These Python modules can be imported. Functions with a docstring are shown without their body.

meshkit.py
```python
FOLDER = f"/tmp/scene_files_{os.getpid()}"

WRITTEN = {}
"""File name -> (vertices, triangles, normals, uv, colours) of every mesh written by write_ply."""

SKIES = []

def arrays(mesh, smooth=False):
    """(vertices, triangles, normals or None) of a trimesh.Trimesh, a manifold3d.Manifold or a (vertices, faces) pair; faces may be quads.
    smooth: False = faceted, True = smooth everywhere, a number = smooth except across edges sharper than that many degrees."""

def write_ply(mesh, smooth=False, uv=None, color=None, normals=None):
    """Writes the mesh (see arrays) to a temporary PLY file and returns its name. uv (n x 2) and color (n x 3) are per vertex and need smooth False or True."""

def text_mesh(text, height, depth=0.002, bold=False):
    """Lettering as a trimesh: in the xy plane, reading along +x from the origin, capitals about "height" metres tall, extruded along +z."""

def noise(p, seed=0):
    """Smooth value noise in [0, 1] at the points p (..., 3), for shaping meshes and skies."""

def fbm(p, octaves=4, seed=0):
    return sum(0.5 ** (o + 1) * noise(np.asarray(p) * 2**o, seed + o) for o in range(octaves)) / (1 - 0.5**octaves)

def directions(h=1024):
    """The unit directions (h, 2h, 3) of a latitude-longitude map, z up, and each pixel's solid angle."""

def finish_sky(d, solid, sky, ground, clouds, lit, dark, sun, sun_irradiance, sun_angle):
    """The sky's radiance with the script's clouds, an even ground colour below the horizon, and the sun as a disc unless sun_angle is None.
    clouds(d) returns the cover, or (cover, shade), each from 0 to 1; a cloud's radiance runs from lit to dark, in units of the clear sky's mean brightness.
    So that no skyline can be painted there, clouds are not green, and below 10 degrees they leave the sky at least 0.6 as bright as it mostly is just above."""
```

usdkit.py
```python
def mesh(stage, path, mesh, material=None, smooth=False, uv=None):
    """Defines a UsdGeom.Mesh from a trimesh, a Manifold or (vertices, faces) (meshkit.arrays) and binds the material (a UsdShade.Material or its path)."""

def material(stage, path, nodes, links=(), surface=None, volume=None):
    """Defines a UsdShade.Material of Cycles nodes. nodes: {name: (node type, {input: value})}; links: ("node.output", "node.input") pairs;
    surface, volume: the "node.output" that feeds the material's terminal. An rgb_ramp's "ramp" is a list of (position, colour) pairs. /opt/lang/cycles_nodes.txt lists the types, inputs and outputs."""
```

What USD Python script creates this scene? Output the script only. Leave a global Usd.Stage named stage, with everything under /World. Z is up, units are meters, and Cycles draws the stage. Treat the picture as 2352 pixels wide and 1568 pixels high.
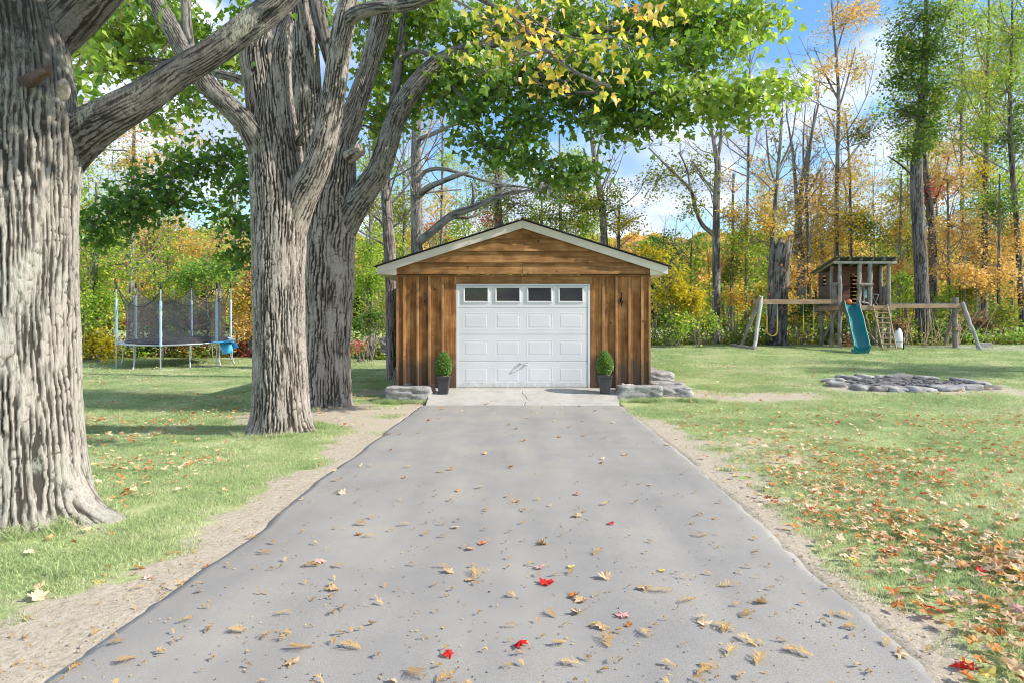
import math, random
import numpy as np, trimesh, usdkit, meshkit
from scipy.interpolate import PchipInterpolator
from pxr import Usd, UsdGeom, UsdLux, UsdShade, Sdf, Gf, Vt

stage = Usd.Stage.CreateInMemory()
UsdGeom.SetStageUpAxis(stage, 'Z')
UsdGeom.SetStageMetersPerUnit(stage, 1.0)
UsdGeom.Xform.Define(stage, '/World')
UsdGeom.Scope.Define(stage, '/World/Looks')
R = np.random.default_rng(11)

# ------------------------------------------------------------------ camera, sky, sun
EYE = 1.54
FPX, CX, HY = 1568.0, 1176.0, 747.0            # focal length, centre and horizon in a 2352 pixel wide picture
cam = UsdGeom.Camera.Define(stage, '/World/camera')
cam.AddTranslateOp().Set(Gf.Vec3d(0, 0, EYE))
cam.AddRotateXOp().Set(90.0)
cam.CreateFocalLengthAttr(24.0)
cam.CreateHorizontalApertureAttr(36.0)
cam.CreateVerticalApertureAttr(24.0)
cam.CreateVerticalApertureOffsetAttr(-37.0 / 2352 * 36)
cam.CreateFStopAttr(0.0)
cam.CreateClippingRangeAttr(Gf.Vec2f(0.05, 5000))
cam.CreateExposureAttr(1.0)

SUN_EL, SUN_AZ = math.radians(34), math.radians(-12)          # azimuth from +x towards +y
SUN = np.array([math.cos(SUN_EL) * math.cos(SUN_AZ), math.cos(SUN_EL) * math.sin(SUN_AZ), math.sin(SUN_EL)])
sky_mat = usdkit.material(stage, '/World/Looks/sky', {
    'tc': ('texture_coordinate', {}),
    'sky': ('sky_texture', {'sky_type': 'single_scattering', 'sun_disc': False, 'sun_elevation': SUN_EL, 'sun_rotation': math.atan2(SUN[0], SUN[1]), 'air_density': 1.0, 'aerosol_density': 0.35, 'ozone_density': 1.5}), 'hs': ('hsv', {'hue': 0.5, 'saturation': 1.22, 'value': 0.85}),
    'sep': ('separate_xyz', {}),
    'zz': ('math', {'math_type': 'add', 'value2': 0.22}),
    'inv': ('math', {'math_type': 'divide', 'value1': 1.0}),
    'cz': ('combine_xyz', {'z': 0.0}),
    'px': ('math', {'math_type': 'multiply'}),
    'py': ('math', {'math_type': 'multiply'}),
    'n': ('noise_texture', {'scale': 1.55, 'detail': 7.0, 'roughness': 0.56, 'distortion': 0.25}),
    'map': ('mapping', {'location': (3.1, 1.45, 0.0), 'scale': (1.0, 0.8, 1.0)}),
    'r': ('rgb_ramp', {'ramp': [(0.0, (0, 0, 0)), (0.44, (0, 0, 0)), (0.56, (0.85, 0.85, 0.85)), (1.0, (1, 1, 1))]}),
    'n2': ('noise_texture', {'scale': 4.5, 'detail': 5.0, 'roughness': 0.55}),
    'cr': ('rgb_ramp', {'ramp': [(0.3, (1.9, 2.2, 2.8)), (0.5, (3.0, 3.3, 3.9)), (0.72, (5.2, 5.3, 5.5))]}),
    'mix': ('mix_color', {'use_clamp': False}),
    'bg': ('background_shader', {'strength': 0.15})},
    [('tc.generated', 'sep.vector'), ('sep.z', 'zz.value1'), ('zz.value', 'inv.value2'), ('sep.x', 'px.value1'), ('inv.value', 'px.value2'),
     ('sep.y', 'py.value1'), ('inv.value', 'py.value2'), ('px.value', 'cz.x'), ('py.value', 'cz.y'), ('cz.vector', 'map.vector'), ('map.vector', 'n.vector'),
     ('map.vector', 'n2.vector'), ('n.fac', 'r.fac'), ('n2.fac', 'cr.fac'), ('r.color', 'mix.fac'), ('sky.color', 'hs.color'), ('hs.color', 'mix.a'), ('cr.color', 'mix.b'), ('mix.result', 'bg.color')],
    surface='bg.background')
sky = UsdLux.DomeLight.Define(stage, '/World/sky')
UsdShade.MaterialBindingAPI.Apply(sky.GetPrim()).Bind(sky_mat)
sky.GetPrim().SetCustomDataByKey('kind', 'structure')
sun = UsdLux.DistantLight.Define(stage, '/World/sun')
sun.CreateIntensityAttr(0.9)
sun.CreateNormalizeAttr(True)
sun.CreateAngleAttr(0.53)
sun.CreateColorAttr(Gf.Vec3f(1.0, 0.94, 0.84))
_m = Gf.Matrix4d(); _m.SetRotate(Gf.Rotation(Gf.Vec3d(0, 0, 1), Gf.Vec3d(*SUN)))
sun.AddTransformOp().Set(_m)

# ------------------------------------------------------------------ helpers
_count, _origin = {}, {}
RND = np.random.default_rng(2024)
class Pieces(tuple):
    """(vertices, faces) of many small pieces, with one random number per piece in .rnd"""

def path_for(parent, name):
    base = f"{parent.GetPath() if parent else '/World'}/{name}"
    k = _count.get(base, 0); _count[base] = k + 1
    return base if k == 0 else f'{base}_{k:03d}'

def tag(p, label=None, cat=None, group=None, kind=None):
    p = p.GetPrim() if hasattr(p, 'GetPrim') else p
    for k, v in (('label', label), ('category', cat), ('group', group), ('kind', kind)):
        if v: p.SetCustomDataByKey(k, v)
    return p

def thing(name, label, cat, loc=(0, 0, 0), group=None):
    x = UsdGeom.Xform.Define(stage, path_for(None, name))
    x.AddTranslateOp().Set(Gf.Vec3d(*map(float, loc)))
    _origin[str(x.GetPath())] = np.array(loc, float)
    return tag(x, label, cat, group)

def obj(name, mesh, mat, parent=None, smooth=False, attrs=None, kind=None, label=None):
    """One Mesh prim; the vertices are given in world coordinates."""
    p = path_for(parent, name)
    if isinstance(mesh, trimesh.Trimesh): v, f = np.array(mesh.vertices), np.array(mesh.faces)
    else: v, f = np.asarray(mesh[0], float), np.asarray(mesh[1], int)
    if parent:
        o = _origin[str(parent.GetPath())]; _origin[p] = o; v = v - o
    m = usdkit.mesh(stage, p, (v, f), mat, smooth)
    attrs = dict(attrs or {}); rnd = getattr(mesh, 'rnd', None)
    attrs['rnd'] = rnd if rnd is not None else np.full(len(v), RND.uniform())
    if smooth is not False and len(UsdGeom.Mesh(m).GetPointsAttr().Get()) != len(v): attrs = {'rnd': np.full(len(UsdGeom.Mesh(m).GetPointsAttr().Get()), RND.uniform())}
    for k, a in attrs.items():
        UsdGeom.PrimvarsAPI(m).CreatePrimvar(k, Sdf.ValueTypeNames.FloatArray, 'vertex').Set(Vt.FloatArray.FromNumpy(np.asarray(a, np.float32)))
    if label: tag(m, label)
    if kind: tag(m, kind=kind)
    return m.GetPrim()

def W(px, py, d):
    return np.array([(px - CX) / FPX * d, d, EYE - (py - HY) / FPX * d])

def join(parts):
    vs, fs, n = [], [], 0
    for v, f in parts:
        f = np.asarray(f)
        if f.shape[1] == 4: f = np.vstack([f[:, [0, 1, 2]], f[:, [0, 2, 3]]])
        vs.append(v); fs.append(f + n); n += len(v)
    return np.vstack(vs), np.vstack(fs)

BOXF = np.array([[0, 2, 3, 1], [4, 5, 7, 6], [0, 1, 5, 4], [2, 6, 7, 3], [0, 4, 6, 2], [1, 3, 7, 5]])
def box(x0, x1, y0, y1, z0, z1):
    v = np.array([[x, y, z] for x in (x0, x1) for y in (y0, y1) for z in (z0, z1)], float)
    return v, np.vstack([BOXF[:, [0, 1, 2]], BOXF[:, [0, 2, 3]]])[:, ::-1]

def cbox(x0, x1, y0, y1, z0, z1, b=0.004, jit=0.0):
    """Chamfered box (convex hull), optionally a little uneven."""
    p = []
    for sx in (0, 1):
        for sy in (0, 1):
            for sz in (0, 1):
                c = np.array([x0 if sx == 0 else x1, y0 if sy == 0 else y1, z0 if sz == 0 else z1], float)
                s = np.array([1 - 2 * sx, 1 - 2 * sy, 1 - 2 * sz])
                j = R.normal(0, 1, 3) * jit
                for k in range(3):
                    o = s * b; o[k] = 0
                    p.append(c + o + j)
    h = trimesh.convex.convex_hull(np.array(p))
    return np.array(h.vertices), np.array(h.faces)

def frustum(x0, x1, z0, z1, yb, yf, ins):
    """Bevelled panel that faces -y."""
    v = np.array([[x0, yb, z0], [x1, yb, z0], [x1, yb, z1], [x0, yb, z1], [x0 + ins, yf, z0 + ins], [x1 - ins, yf, z0 + ins], [x1 - ins, yf, z1 - ins], [x0 + ins, yf, z1 - ins]])
    return v, np.array([[0, 1, 5, 4], [1, 2, 6, 5], [2, 3, 7, 6], [3, 0, 4, 7], [4, 5, 6, 7], [3, 2, 1, 0]])

def ring_frame(x0, x1, z0, z1, w, yb, yf, bev):
    return join([frustum(x0, x1, z0, z0 + w, yb, yf, bev), frustum(x0, x1, z1 - w, z1, yb, yf, bev),
                 frustum(x0, x0 + w, z0 + w, z1 - w, yb, yf, bev), frustum(x1 - w, x1, z0 + w, z1 - w, yb, yf, bev)])

def resample(P, r, n):
    P, r = np.asarray(P, float), np.asarray(r, float)
    t = np.concatenate([[0], np.cumsum(np.linalg.norm(np.diff(P, axis=0), axis=1))]); t = np.maximum.accumulate(t + np.arange(len(t)) * 1e-9)
    u = np.linspace(0, t[-1], n)
    if len(P) == 2: return np.stack([np.interp(u, t, P[:, k]) for k in range(3)], 1), np.interp(u, t, r), u
    tang = np.gradient(P, t, axis=0)                       # cubic Hermite with finite-difference tangents
    i = np.clip(np.searchsorted(t, u, 'right') - 1, 0, len(t) - 2)
    h = (t[i + 1] - t[i])[:, None]; s = ((u - t[i]) / (t[i + 1] - t[i]))[:, None]
    Q = (2*s**3-3*s**2+1)*P[i] + (s**3-2*s**2+s)*h*tang[i] + (-2*s**3+3*s**2)*P[i+1] + (s**3-s**2)*h*tang[i+1]
    return Q, np.interp(u, t, r), u

def frames(Q):
    T = np.gradient(Q, axis=0); T /= np.linalg.norm(T, axis=1, keepdims=True)
    n = np.cross(T[0], [0.3, 1, 0.1]); n /= np.linalg.norm(n); N = [n]
    for k in range(1, len(Q)):
        n = N[-1] - T[k] * np.dot(N[-1], T[k]); N.append(n / np.linalg.norm(n))
    N = np.array(N)
    return T, N, np.cross(T, N)

def tube_faces(n, m, capped=True):
    i, j = np.meshgrid(np.arange(n - 1), np.arange(m), indexing='ij')
    a = i * m + j; b = i * m + (j + 1) % m
    q = np.stack([a, b, b + m, a + m], -1).reshape(-1, 4)
    return np.vstack([q[:, [0, 1, 2]], q[:, [0, 2, 3]]])

def tube(P, r, sides=6, n=None, cap=True):
    r = np.broadcast_to(r, len(P)) if np.ndim(r) == 0 else r
    Q, rr, _ = resample(P, r, n or len(P))
    T, N, B = frames(Q)
    a = np.arange(sides) / sides * 2 * np.pi
    v = Q[:, None] + rr[:, None, None] * (np.cos(a)[None, :, None] * N[:, None] + np.sin(a)[None, :, None] * B[:, None])
    v = v.reshape(-1, 3); f = tube_faces(len(Q), sides)
    if cap:
        k = len(v); v = np.vstack([v, Q[:1], Q[-1:]]); j = np.arange(sides); e = (len(Q) - 1) * sides
        f = np.vstack([f, np.stack([np.full(sides, k), (j + 1) % sides, j], 1), np.stack([np.full(sides, k + 1), e + j, e + (j + 1) % sides], 1)])
    return v, f

def bark_tube(P, r, sides, ds, ridge=0.08, depth=0.02, stretch=0.16, flare=0.0, fh=0.35, lobes=(), seed=0, lump=0.05, jag=0.0):
    """Trunk or limb with furrowed bark as relief. Returns (v, f), furrow attribute."""
    L = np.sum(np.linalg.norm(np.diff(np.asarray(P, float), axis=0), axis=1))
    n = max(6, int(L / ds))
    Q, rr, s = resample(P, r, n)
    T, N, B = frames(Q)
    a = np.arange(sides) / sides * 2 * np.pi
    ca, sa = np.cos(a)[None], np.sin(a)[None]
    dirs = ca[..., None] * N[:, None] + sa[..., None] * B[:, None]
    rad = rr[:, None] * np.ones((1, sides))
    rm = float(np.mean(rr))
    S = s[:, None] * np.ones((1, sides))
    lowp = np.stack([ca * rm * 2.2 + 0 * S, sa * rm * 2.2 + 0 * S, S * 1.3], -1)
    rad *= 1 + lump * 2 * (meshkit.fbm(lowp + seed, 3, seed) - 0.5)
    if flare:
        w = np.exp(-S / fh)
        wx, wy = dirs[..., 0], dirs[..., 1]; th = np.arctan2(wy, wx)
        lo = 0.55 + 0.45 * np.cos(5 * th + seed) * (0.6 + 0.4 * np.cos(2 * th + 1.3 * seed))
        ext = sum(am * np.exp(-(((th - t0 + np.pi) % (2 * np.pi) - np.pi) / wd) ** 2) for t0, am, wd in lobes) if lobes else 0
        rad *= 1 + w * flare * lo + np.exp(-S / (fh * 0.5)) * ext
    K = rm / ridge
    TH = np.arctan2(sa + 0 * S, ca + 0 * S)
    m = max(4, int(round(2 * np.pi * rm / ridge)))
    ring = lambda k, sz: np.stack([ca * k + 0 * S, sa * k + 0 * S, S * sz], -1)
    wl = 1.0 / (ridge * 7.0)
    w1 = meshkit.fbm(ring(K * .45, wl * .55) + seed, 3, seed + 3) - .5
    w2 = meshkit.fbm(ring(K * 1.2, wl * 1.6) + 9 + seed, 2, seed + 4) - .5
    ph = TH * m / 2 + 6.0 * w1 + 2.6 * w2 + 1.0 * (meshkit.noise(ring(K * 3.0, wl * 5.0) + 3, seed + 21) - .5)
    c1 = np.abs(np.cos(ph))                                     # cracks where it nears 1
    ph2 = TH * (m + m // 2) / 2 - 6.0 * (meshkit.fbm(ring(K * .6, wl * .8) + 31 + seed, 3, seed + 6) - .5) + 1.0
    c2 = np.abs(np.cos(ph2))
    mod = smoothstep(.30, .58, meshkit.noise(ring(K * .8, wl * .7) + 5, seed + 7)); mod2 = smoothstep(.42, .66, meshkit.noise(ring(K * .9, wl * .9) + 77, seed + 8))
    fur = np.clip((c1 - .74) / .10, 0, 1) * (.12 + .88 * mod)
    fur2 = np.clip((c2 - .80) / .10, 0, 1) * mod2 * .9
    crossb = np.clip((np.abs(2 * meshkit.noise(ring(K * .9, wl * 3.6) + 55, seed + 13) - 1) * -1 + .14) / .12, 0, 1) * .7 * smoothstep(.35, .6, meshkit.noise(ring(K * 1.3, wl * 2.0) + 15, seed + 23))
    fine = meshkit.fbm(ring(K * 3.2, wl * 4.0), 3, seed + 9) - 0.5
    plate = meshkit.noise(ring(K * 1.1, wl * .9) + 40, seed + 11) - .5
    f_att = np.clip(np.maximum(np.maximum(fur, fur2), crossb) - fine * .35, 0, 1)
    rad = rad - depth * np.maximum(np.maximum(fur, fur2), crossb) + depth * .38 * fine + depth * .3 * plate
    v = Q[:, None] + rad[..., None] * dirs
    if jag:
        k = np.clip((S - (s[-1] - 3 * jag)) / (3 * jag), 0, 1) ** 2
        v = v + T[:, None] * (k * jag * (meshkit.noise(np.stack([ca * 3 + 0 * S, sa * 3 + 0 * S, 0 * S], -1), seed + 2) * 2 - 0.9) * 2)[..., None]
    v = v.reshape(-1, 3); f = tube_faces(n, sides); j = np.arange(sides); k = len(v); e = (n - 1) * sides
    v = np.vstack([v, Q[-1:] - T[-1:] * jag * 0.5, Q[:1]]); f = np.vstack([f, np.stack([np.full(sides, k), e + j, e + (j + 1) % sides], 1), np.stack([np.full(sides, k + 1), (j + 1) % sides, j], 1)])
    return (v, f), np.concatenate([f_att.ravel(), [0.6, 0.6]])

def smoothstep(a, b, x):
    t = np.clip((x - a) / (b - a), 0, 1); return t * t * (3 - 2 * t)

# ------------------------------------------------------------------ materials
def mat(name, nodes, links, surface='p.BSDF', **k):
    return usdkit.material(stage, '/World/Looks/' + name, nodes, links, surface=surface, **k)

def plain(name, color, rough=0.6, metallic=0.0, var=0.12, scale=14.0, bump=0.0, **extra):
    """A plain surface with slight uneven tone."""
    c = np.array(color)
    nodes = {'g': ('geometry', {}), 'n': ('noise_texture', {'scale': scale, 'detail': 5.0, 'roughness': 0.6}),
             'r': ('rgb_ramp', {'ramp': [(0.3, tuple(c * (1 - var))), (0.7, tuple(np.minimum(c * (1 + var), 1)))]}),
             'p': ('principled_bsdf', {'roughness': rough, 'metallic': metallic, **extra})}
    links = [('g.position', 'n.vector'), ('n.fac', 'r.fac'), ('r.color', 'p.base_color')]
    if bump:
        nodes['b'] = ('bump', {'strength': bump, 'distance': 0.02}); links += [('n.fac', 'b.height'), ('b.normal', 'p.normal')]
    return mat(name, nodes, links)

def bark_mat(name, light, mid, dark, lichen=0.0, lc=(0.42, 0.44, 0.36), scale=1.0, shade_dark_bark=None):
    lo, hi = shade_dark_bark or (90, 99)  # height range where canopy shade and dark bark are painted into the colour
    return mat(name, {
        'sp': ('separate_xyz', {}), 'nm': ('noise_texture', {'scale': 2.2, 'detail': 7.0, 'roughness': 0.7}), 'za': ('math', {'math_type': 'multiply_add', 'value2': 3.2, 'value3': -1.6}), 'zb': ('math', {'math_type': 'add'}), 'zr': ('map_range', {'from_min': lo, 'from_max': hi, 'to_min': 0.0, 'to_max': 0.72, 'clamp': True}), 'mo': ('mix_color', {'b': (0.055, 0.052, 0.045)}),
        'g': ('geometry', {}), 'm': ('mapping', {'scale': (1, 1, 0.25)}),
        'n1': ('noise_texture', {'scale': 9.0 * scale, 'detail': 6.0, 'roughness': 0.65}),
        'n2': ('noise_texture', {'scale': 48.0 * scale, 'detail': 5.0, 'roughness': 0.75}), 'r2': ('rgb_ramp', {'ramp': [(0.32, (0.5, 0.48, 0.46)), (0.5, (1, 1, 1)), (0.7, (1.2, 1.2, 1.2))]}), 'm2': ('mix_color', {'blend_type': 'multiply', 'fac': 0.85, 'use_clamp': False}),
        'n3': ('noise_texture', {'scale': 1.7, 'detail': 8.0, 'roughness': 0.72}),
        'r1': ('rgb_ramp', {'ramp': [(0.28, mid), (0.5, light), (0.72, tuple(np.array(light) * 0.78))]}),
        'fa': ('attribute', {'attribute': 'furrow'}), 'fr': ('map_range', {'from_min': 0.12, 'from_max': 0.80, 'to_min': 0.0, 'to_max': 0.96, 'clamp': True}),
        'mx': ('mix_color', {'b': dark}),
        'lr': ('rgb_ramp', {'ramp': [(0.0, (0, 0, 0)), (0.53, (0, 0, 0)), (0.6, (lichen,) * 3), (1.0, (lichen,) * 3)]}),
        'ln': ('math', {'math_type': 'multiply'}), 'l2': ('rgb_ramp', {'ramp': [(0.42, (0, 0, 0)), (0.55, (1, 1, 1))]}),
        'ml': ('mix_color', {'b': lc}),
        'b': ('bump', {'strength': 0.9, 'distance': 0.02}), 'p': ('principled_bsdf', {'roughness': 0.92, 'specular_ior_level': 0.2})},
        [('g.position', 'm.vector'), ('m.vector', 'n1.vector'), ('m.vector', 'n2.vector'), ('g.position', 'n3.vector'), ('n1.fac', 'r1.fac'), ('n2.fac', 'r2.fac'), ('r1.color', 'm2.a'), ('r2.color', 'm2.b'), ('m2.result', 'mx.a'),
         ('fa.fac', 'fr.value'), ('fr.result', 'mx.fac'), ('n3.fac', 'lr.fac'), ('n2.fac', 'l2.fac'), ('lr.color', 'ln.value1'), ('l2.color', 'ln.value2'),
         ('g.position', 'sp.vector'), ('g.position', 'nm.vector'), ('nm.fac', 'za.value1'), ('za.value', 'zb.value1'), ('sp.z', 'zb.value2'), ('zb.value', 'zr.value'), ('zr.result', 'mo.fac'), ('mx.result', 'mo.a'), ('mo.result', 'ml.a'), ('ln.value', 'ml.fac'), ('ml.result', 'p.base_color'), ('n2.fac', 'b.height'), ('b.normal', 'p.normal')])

BARK_A = bark_mat('maple_bark', (0.42, 0.385, 0.34), (0.25, 0.222, 0.19), (0.045, 0.038, 0.031), 0.55, (0.40, 0.42, 0.36), shade_dark_bark=(2.75, 3.5))  # upper trunk painted darker, partly shade, partly dark bark
BARK_B = bark_mat('weathered_bark', (0.39, 0.345, 0.305), (0.21, 0.175, 0.148), (0.042, 0.033, 0.027), 0.2)
BARK_LIMB = bark_mat('limb_bark', (0.27, 0.25, 0.225), (0.15, 0.135, 0.12), (0.045, 0.04, 0.035), 0.7, (0.36, 0.37, 0.29))
BARK_DARKLIMB = bark_mat('mossy_limb_bark', (0.20, 0.185, 0.165), (0.105, 0.095, 0.08), (0.035, 0.03, 0.026), 0.8, (0.36, 0.37, 0.29))
BARK_PINE = bark_mat('pine_bark', (0.30, 0.255, 0.235), (0.19, 0.155, 0.14), (0.07, 0.05, 0.04), 0.2)
BARK_DARK = bark_mat('dark_bark', (0.19, 0.172, 0.16), (0.12, 0.108, 0.10), (0.04, 0.035, 0.03), 0.2)
BARK_GREY = bark_mat('grey_bark', (0.27, 0.25, 0.225), (0.17, 0.155, 0.14), (0.07, 0.06, 0.05), 0.3)
TWIG = plain('twig_bark', (0.19, 0.16, 0.135), 0.9, var=0.3)
TWIG_PALE = plain('dead_twig_bark', (0.30, 0.27, 0.25), 0.9, var=0.25)
CUT = plain('cut_wood', (0.30, 0.25, 0.20), 0.9, var=0.4, scale=30)
CUT_RED = plain('stub_wood', (0.085, 0.05, 0.036), 0.9, var=0.4, scale=30)

def leaf_mat(name, ramp, trans=0.4, gloss=0.0, clump=0.35, clump_scale=0.9, tboost=1.35):
    """ramp: [(pos, colour)] read at a random number of each leaf shifted by a slow noise, so that tones come in clumps."""
    k_ = {'leaf': 1.28, 'mapl': 1.12}.get(name[:4], 1.0)
    ramp = [(p, tuple(np.minimum(np.array(c) * k_, .82))) for p, c in ramp]
    tr = [(p, tuple(np.minimum(np.array(c) * tboost * np.array([1.0, 1.06, 0.75]), 0.95))) for p, c in ramp]
    nodes = {'g': ('geometry', {}), 'at': ('attribute', {'attribute': 'rnd'}),
             'n': ('noise_texture', {'scale': clump_scale, 'detail': 3.0, 'roughness': 0.6}), 'nr': ('map_range', {'from_min': 0.32, 'from_max': 0.68, 'clamp': True}),
             'mx': ('mix_float', {'fac': clump}), 'r': ('rgb_ramp', {'ramp': ramp}), 'r2': ('rgb_ramp', {'ramp': tr}),
             'd': ('diffuse_bsdf', {}), 't': ('translucent_bsdf', {}), 'm': ('mix_closure', {'fac': trans})}
    links = [('g.position', 'n.vector'), ('n.fac', 'nr.value'),
             ('at.fac', 'mx.a'), ('nr.result', 'mx.b'), ('mx.result', 'r.fac'), ('mx.result', 'r2.fac'), ('r.color', 'd.color'), ('r2.color', 't.color'), ('d.BSDF', 'm.closure1'), ('t.BSDF', 'm.closure2')]
    s = 'm.closure'
    if gloss:
        nodes['gl'] = ('glossy_bsdf', {'color': (1, 1, 1), 'roughness': 0.38}); nodes['m2'] = ('mix_closure', {'fac': gloss})
        links += [('m.closure', 'm2.closure1'), ('gl.BSDF', 'm2.closure2')]; s = 'm2.closure'
    return mat(name, nodes, links, surface=s)

LEAF = {
 'maple': leaf_mat('maple_leaf_green', [(0, (0.055, 0.135, 0.02)), (0.4, (0.13, 0.24, 0.026)), (0.75, (0.25, 0.34, 0.034)), (1, (0.42, 0.44, 0.05))], 0.5, 0.05),
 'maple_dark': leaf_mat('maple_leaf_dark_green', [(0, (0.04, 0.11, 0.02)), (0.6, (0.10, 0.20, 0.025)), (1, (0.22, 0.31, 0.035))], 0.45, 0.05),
 'maple_bright': leaf_mat('maple_leaf_bright_green', [(0, (0.14, 0.26, 0.045)), (0.5, (0.28, 0.38, 0.06)), (1, (0.46, 0.48, 0.09))], 0.52, 0.05),
 'maple_turning': leaf_mat('maple_leaf_turning', [(0, (0.26, 0.33, 0.04)), (0.35, (0.48, 0.45, 0.06)), (0.55, (0.66, 0.46, 0.08)), (0.8, (0.72, 0.38, 0.10)), (1, (0.68, 0.30, 0.10))], 0.5, 0.04, clump=0.55, clump_scale=1.6),
 'yellowgreen': leaf_mat('leaf_yellow_green', [(0, (0.10, 0.19, 0.03)), (0.4, (0.22, 0.33, 0.05)), (0.75, (0.40, 0.45, 0.08)), (0.9, (0.60, 0.47, 0.12)), (1, (0.66, 0.34, 0.13))], 0.4),
 'yellow': leaf_mat('leaf_yellow', [(0, (0.19, 0.20, 0.02)), (0.5, (0.42, 0.34, 0.028)), (1, (0.58, 0.43, 0.04))], 0.4),
 'gold': leaf_mat('leaf_gold', [(0, (0.20, 0.19, 0.035)), (0.35, (0.40, 0.31, 0.05)), (0.7, (0.58, 0.37, 0.08)), (1, (0.62, 0.29, 0.09))], 0.4),
 'orange': leaf_mat('leaf_orange', [(0, (0.28, 0.22, 0.06)), (0.3, (0.54, 0.36, 0.11)), (0.7, (0.70, 0.39, 0.17)), (1, (0.68, 0.30, 0.17))], 0.4),
 'red': leaf_mat('leaf_red', [(0, (0.22, 0.06, 0.05)), (0.5, (0.52, 0.11, 0.10)), (1, (0.64, 0.22, 0.13))], 0.35),
 'olive': leaf_mat('leaf_olive', [(0, (0.06, 0.10, 0.022)), (0.5, (0.16, 0.20, 0.035)), (0.85, (0.33, 0.28, 0.06)), (1, (0.45, 0.27, 0.08))], 0.4),
 'green': leaf_mat('leaf_green', [(0, (0.035, 0.085, 0.022)), (0.5, (0.08, 0.155, 0.032)), (0.85, (0.19, 0.24, 0.045)), (1, (0.42, 0.36, 0.06))], 0.4),
 'sumac': leaf_mat('leaf_sumac', [(0, (0.10, 0.22, 0.05)), (0.6, (0.24, 0.36, 0.075)), (1, (0.42, 0.44, 0.09))], 0.45),
 'brown': leaf_mat('leaf_brown', [(0, (0.12, 0.08, 0.05)), (0.6, (0.26, 0.17, 0.10)), (1, (0.42, 0.23, 0.12))], 0.3),
 'box': leaf_mat('leaf_boxwood', [(0, (0.05, 0.13, 0.03)), (0.5, (0.12, 0.235, 0.05)), (1, (0.27, 0.35, 0.10))], 0.35, 0.06),
 'fallen_tan': leaf_mat('fallen_leaf_tan', [(0, (0.42, 0.27, 0.15)), (0.5, (0.60, 0.43, 0.27)), (1, (0.72, 0.58, 0.42))], 0.15, clump=0.0),
 'fallen_orange': leaf_mat('fallen_leaf_orange', [(0, (0.40, 0.15, 0.05)), (0.5, (0.58, 0.26, 0.09)), (1, (0.66, 0.38, 0.15))], 0.15, clump=0.0),
 'fallen_red': leaf_mat('fallen_leaf_red', [(0, (0.50, 0.025, 0.025)), (1, (0.60, 0.06, 0.045))], 0.2, clump=0.0),
 'fallen_pink': leaf_mat('fallen_leaf_pink', [(0, (0.58, 0.32, 0.29)), (1, (0.66, 0.42, 0.38))], 0.15, clump=0.0),
 'fallen_yellow': leaf_mat('fallen_leaf_yellow', [(0, (0.58, 0.44, 0.12)), (1, (0.68, 0.54, 0.18))], 0.15, clump=0.0),
 'fallen_mix': leaf_mat('fallen_leaf_mixed', [(0, (0.36, 0.16, 0.07)), (0.2, (0.58, 0.26, 0.09)), (0.36, (0.58, 0.38, 0.20)), (0.6, (0.66, 0.48, 0.31)), (0.86, (0.74, 0.60, 0.44)), (0.95, (0.64, 0.46, 0.16)), (1, (0.60, 0.16, 0.11))], 0.15, clump=0.0),
 'frond': leaf_mat('fallen_frond', [(0, (0.36, 0.21, 0.07)), (0.5, (0.54, 0.34, 0.13)), (1, (0.62, 0.45, 0.21))], 0.1, clump=0.0),
}

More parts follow.
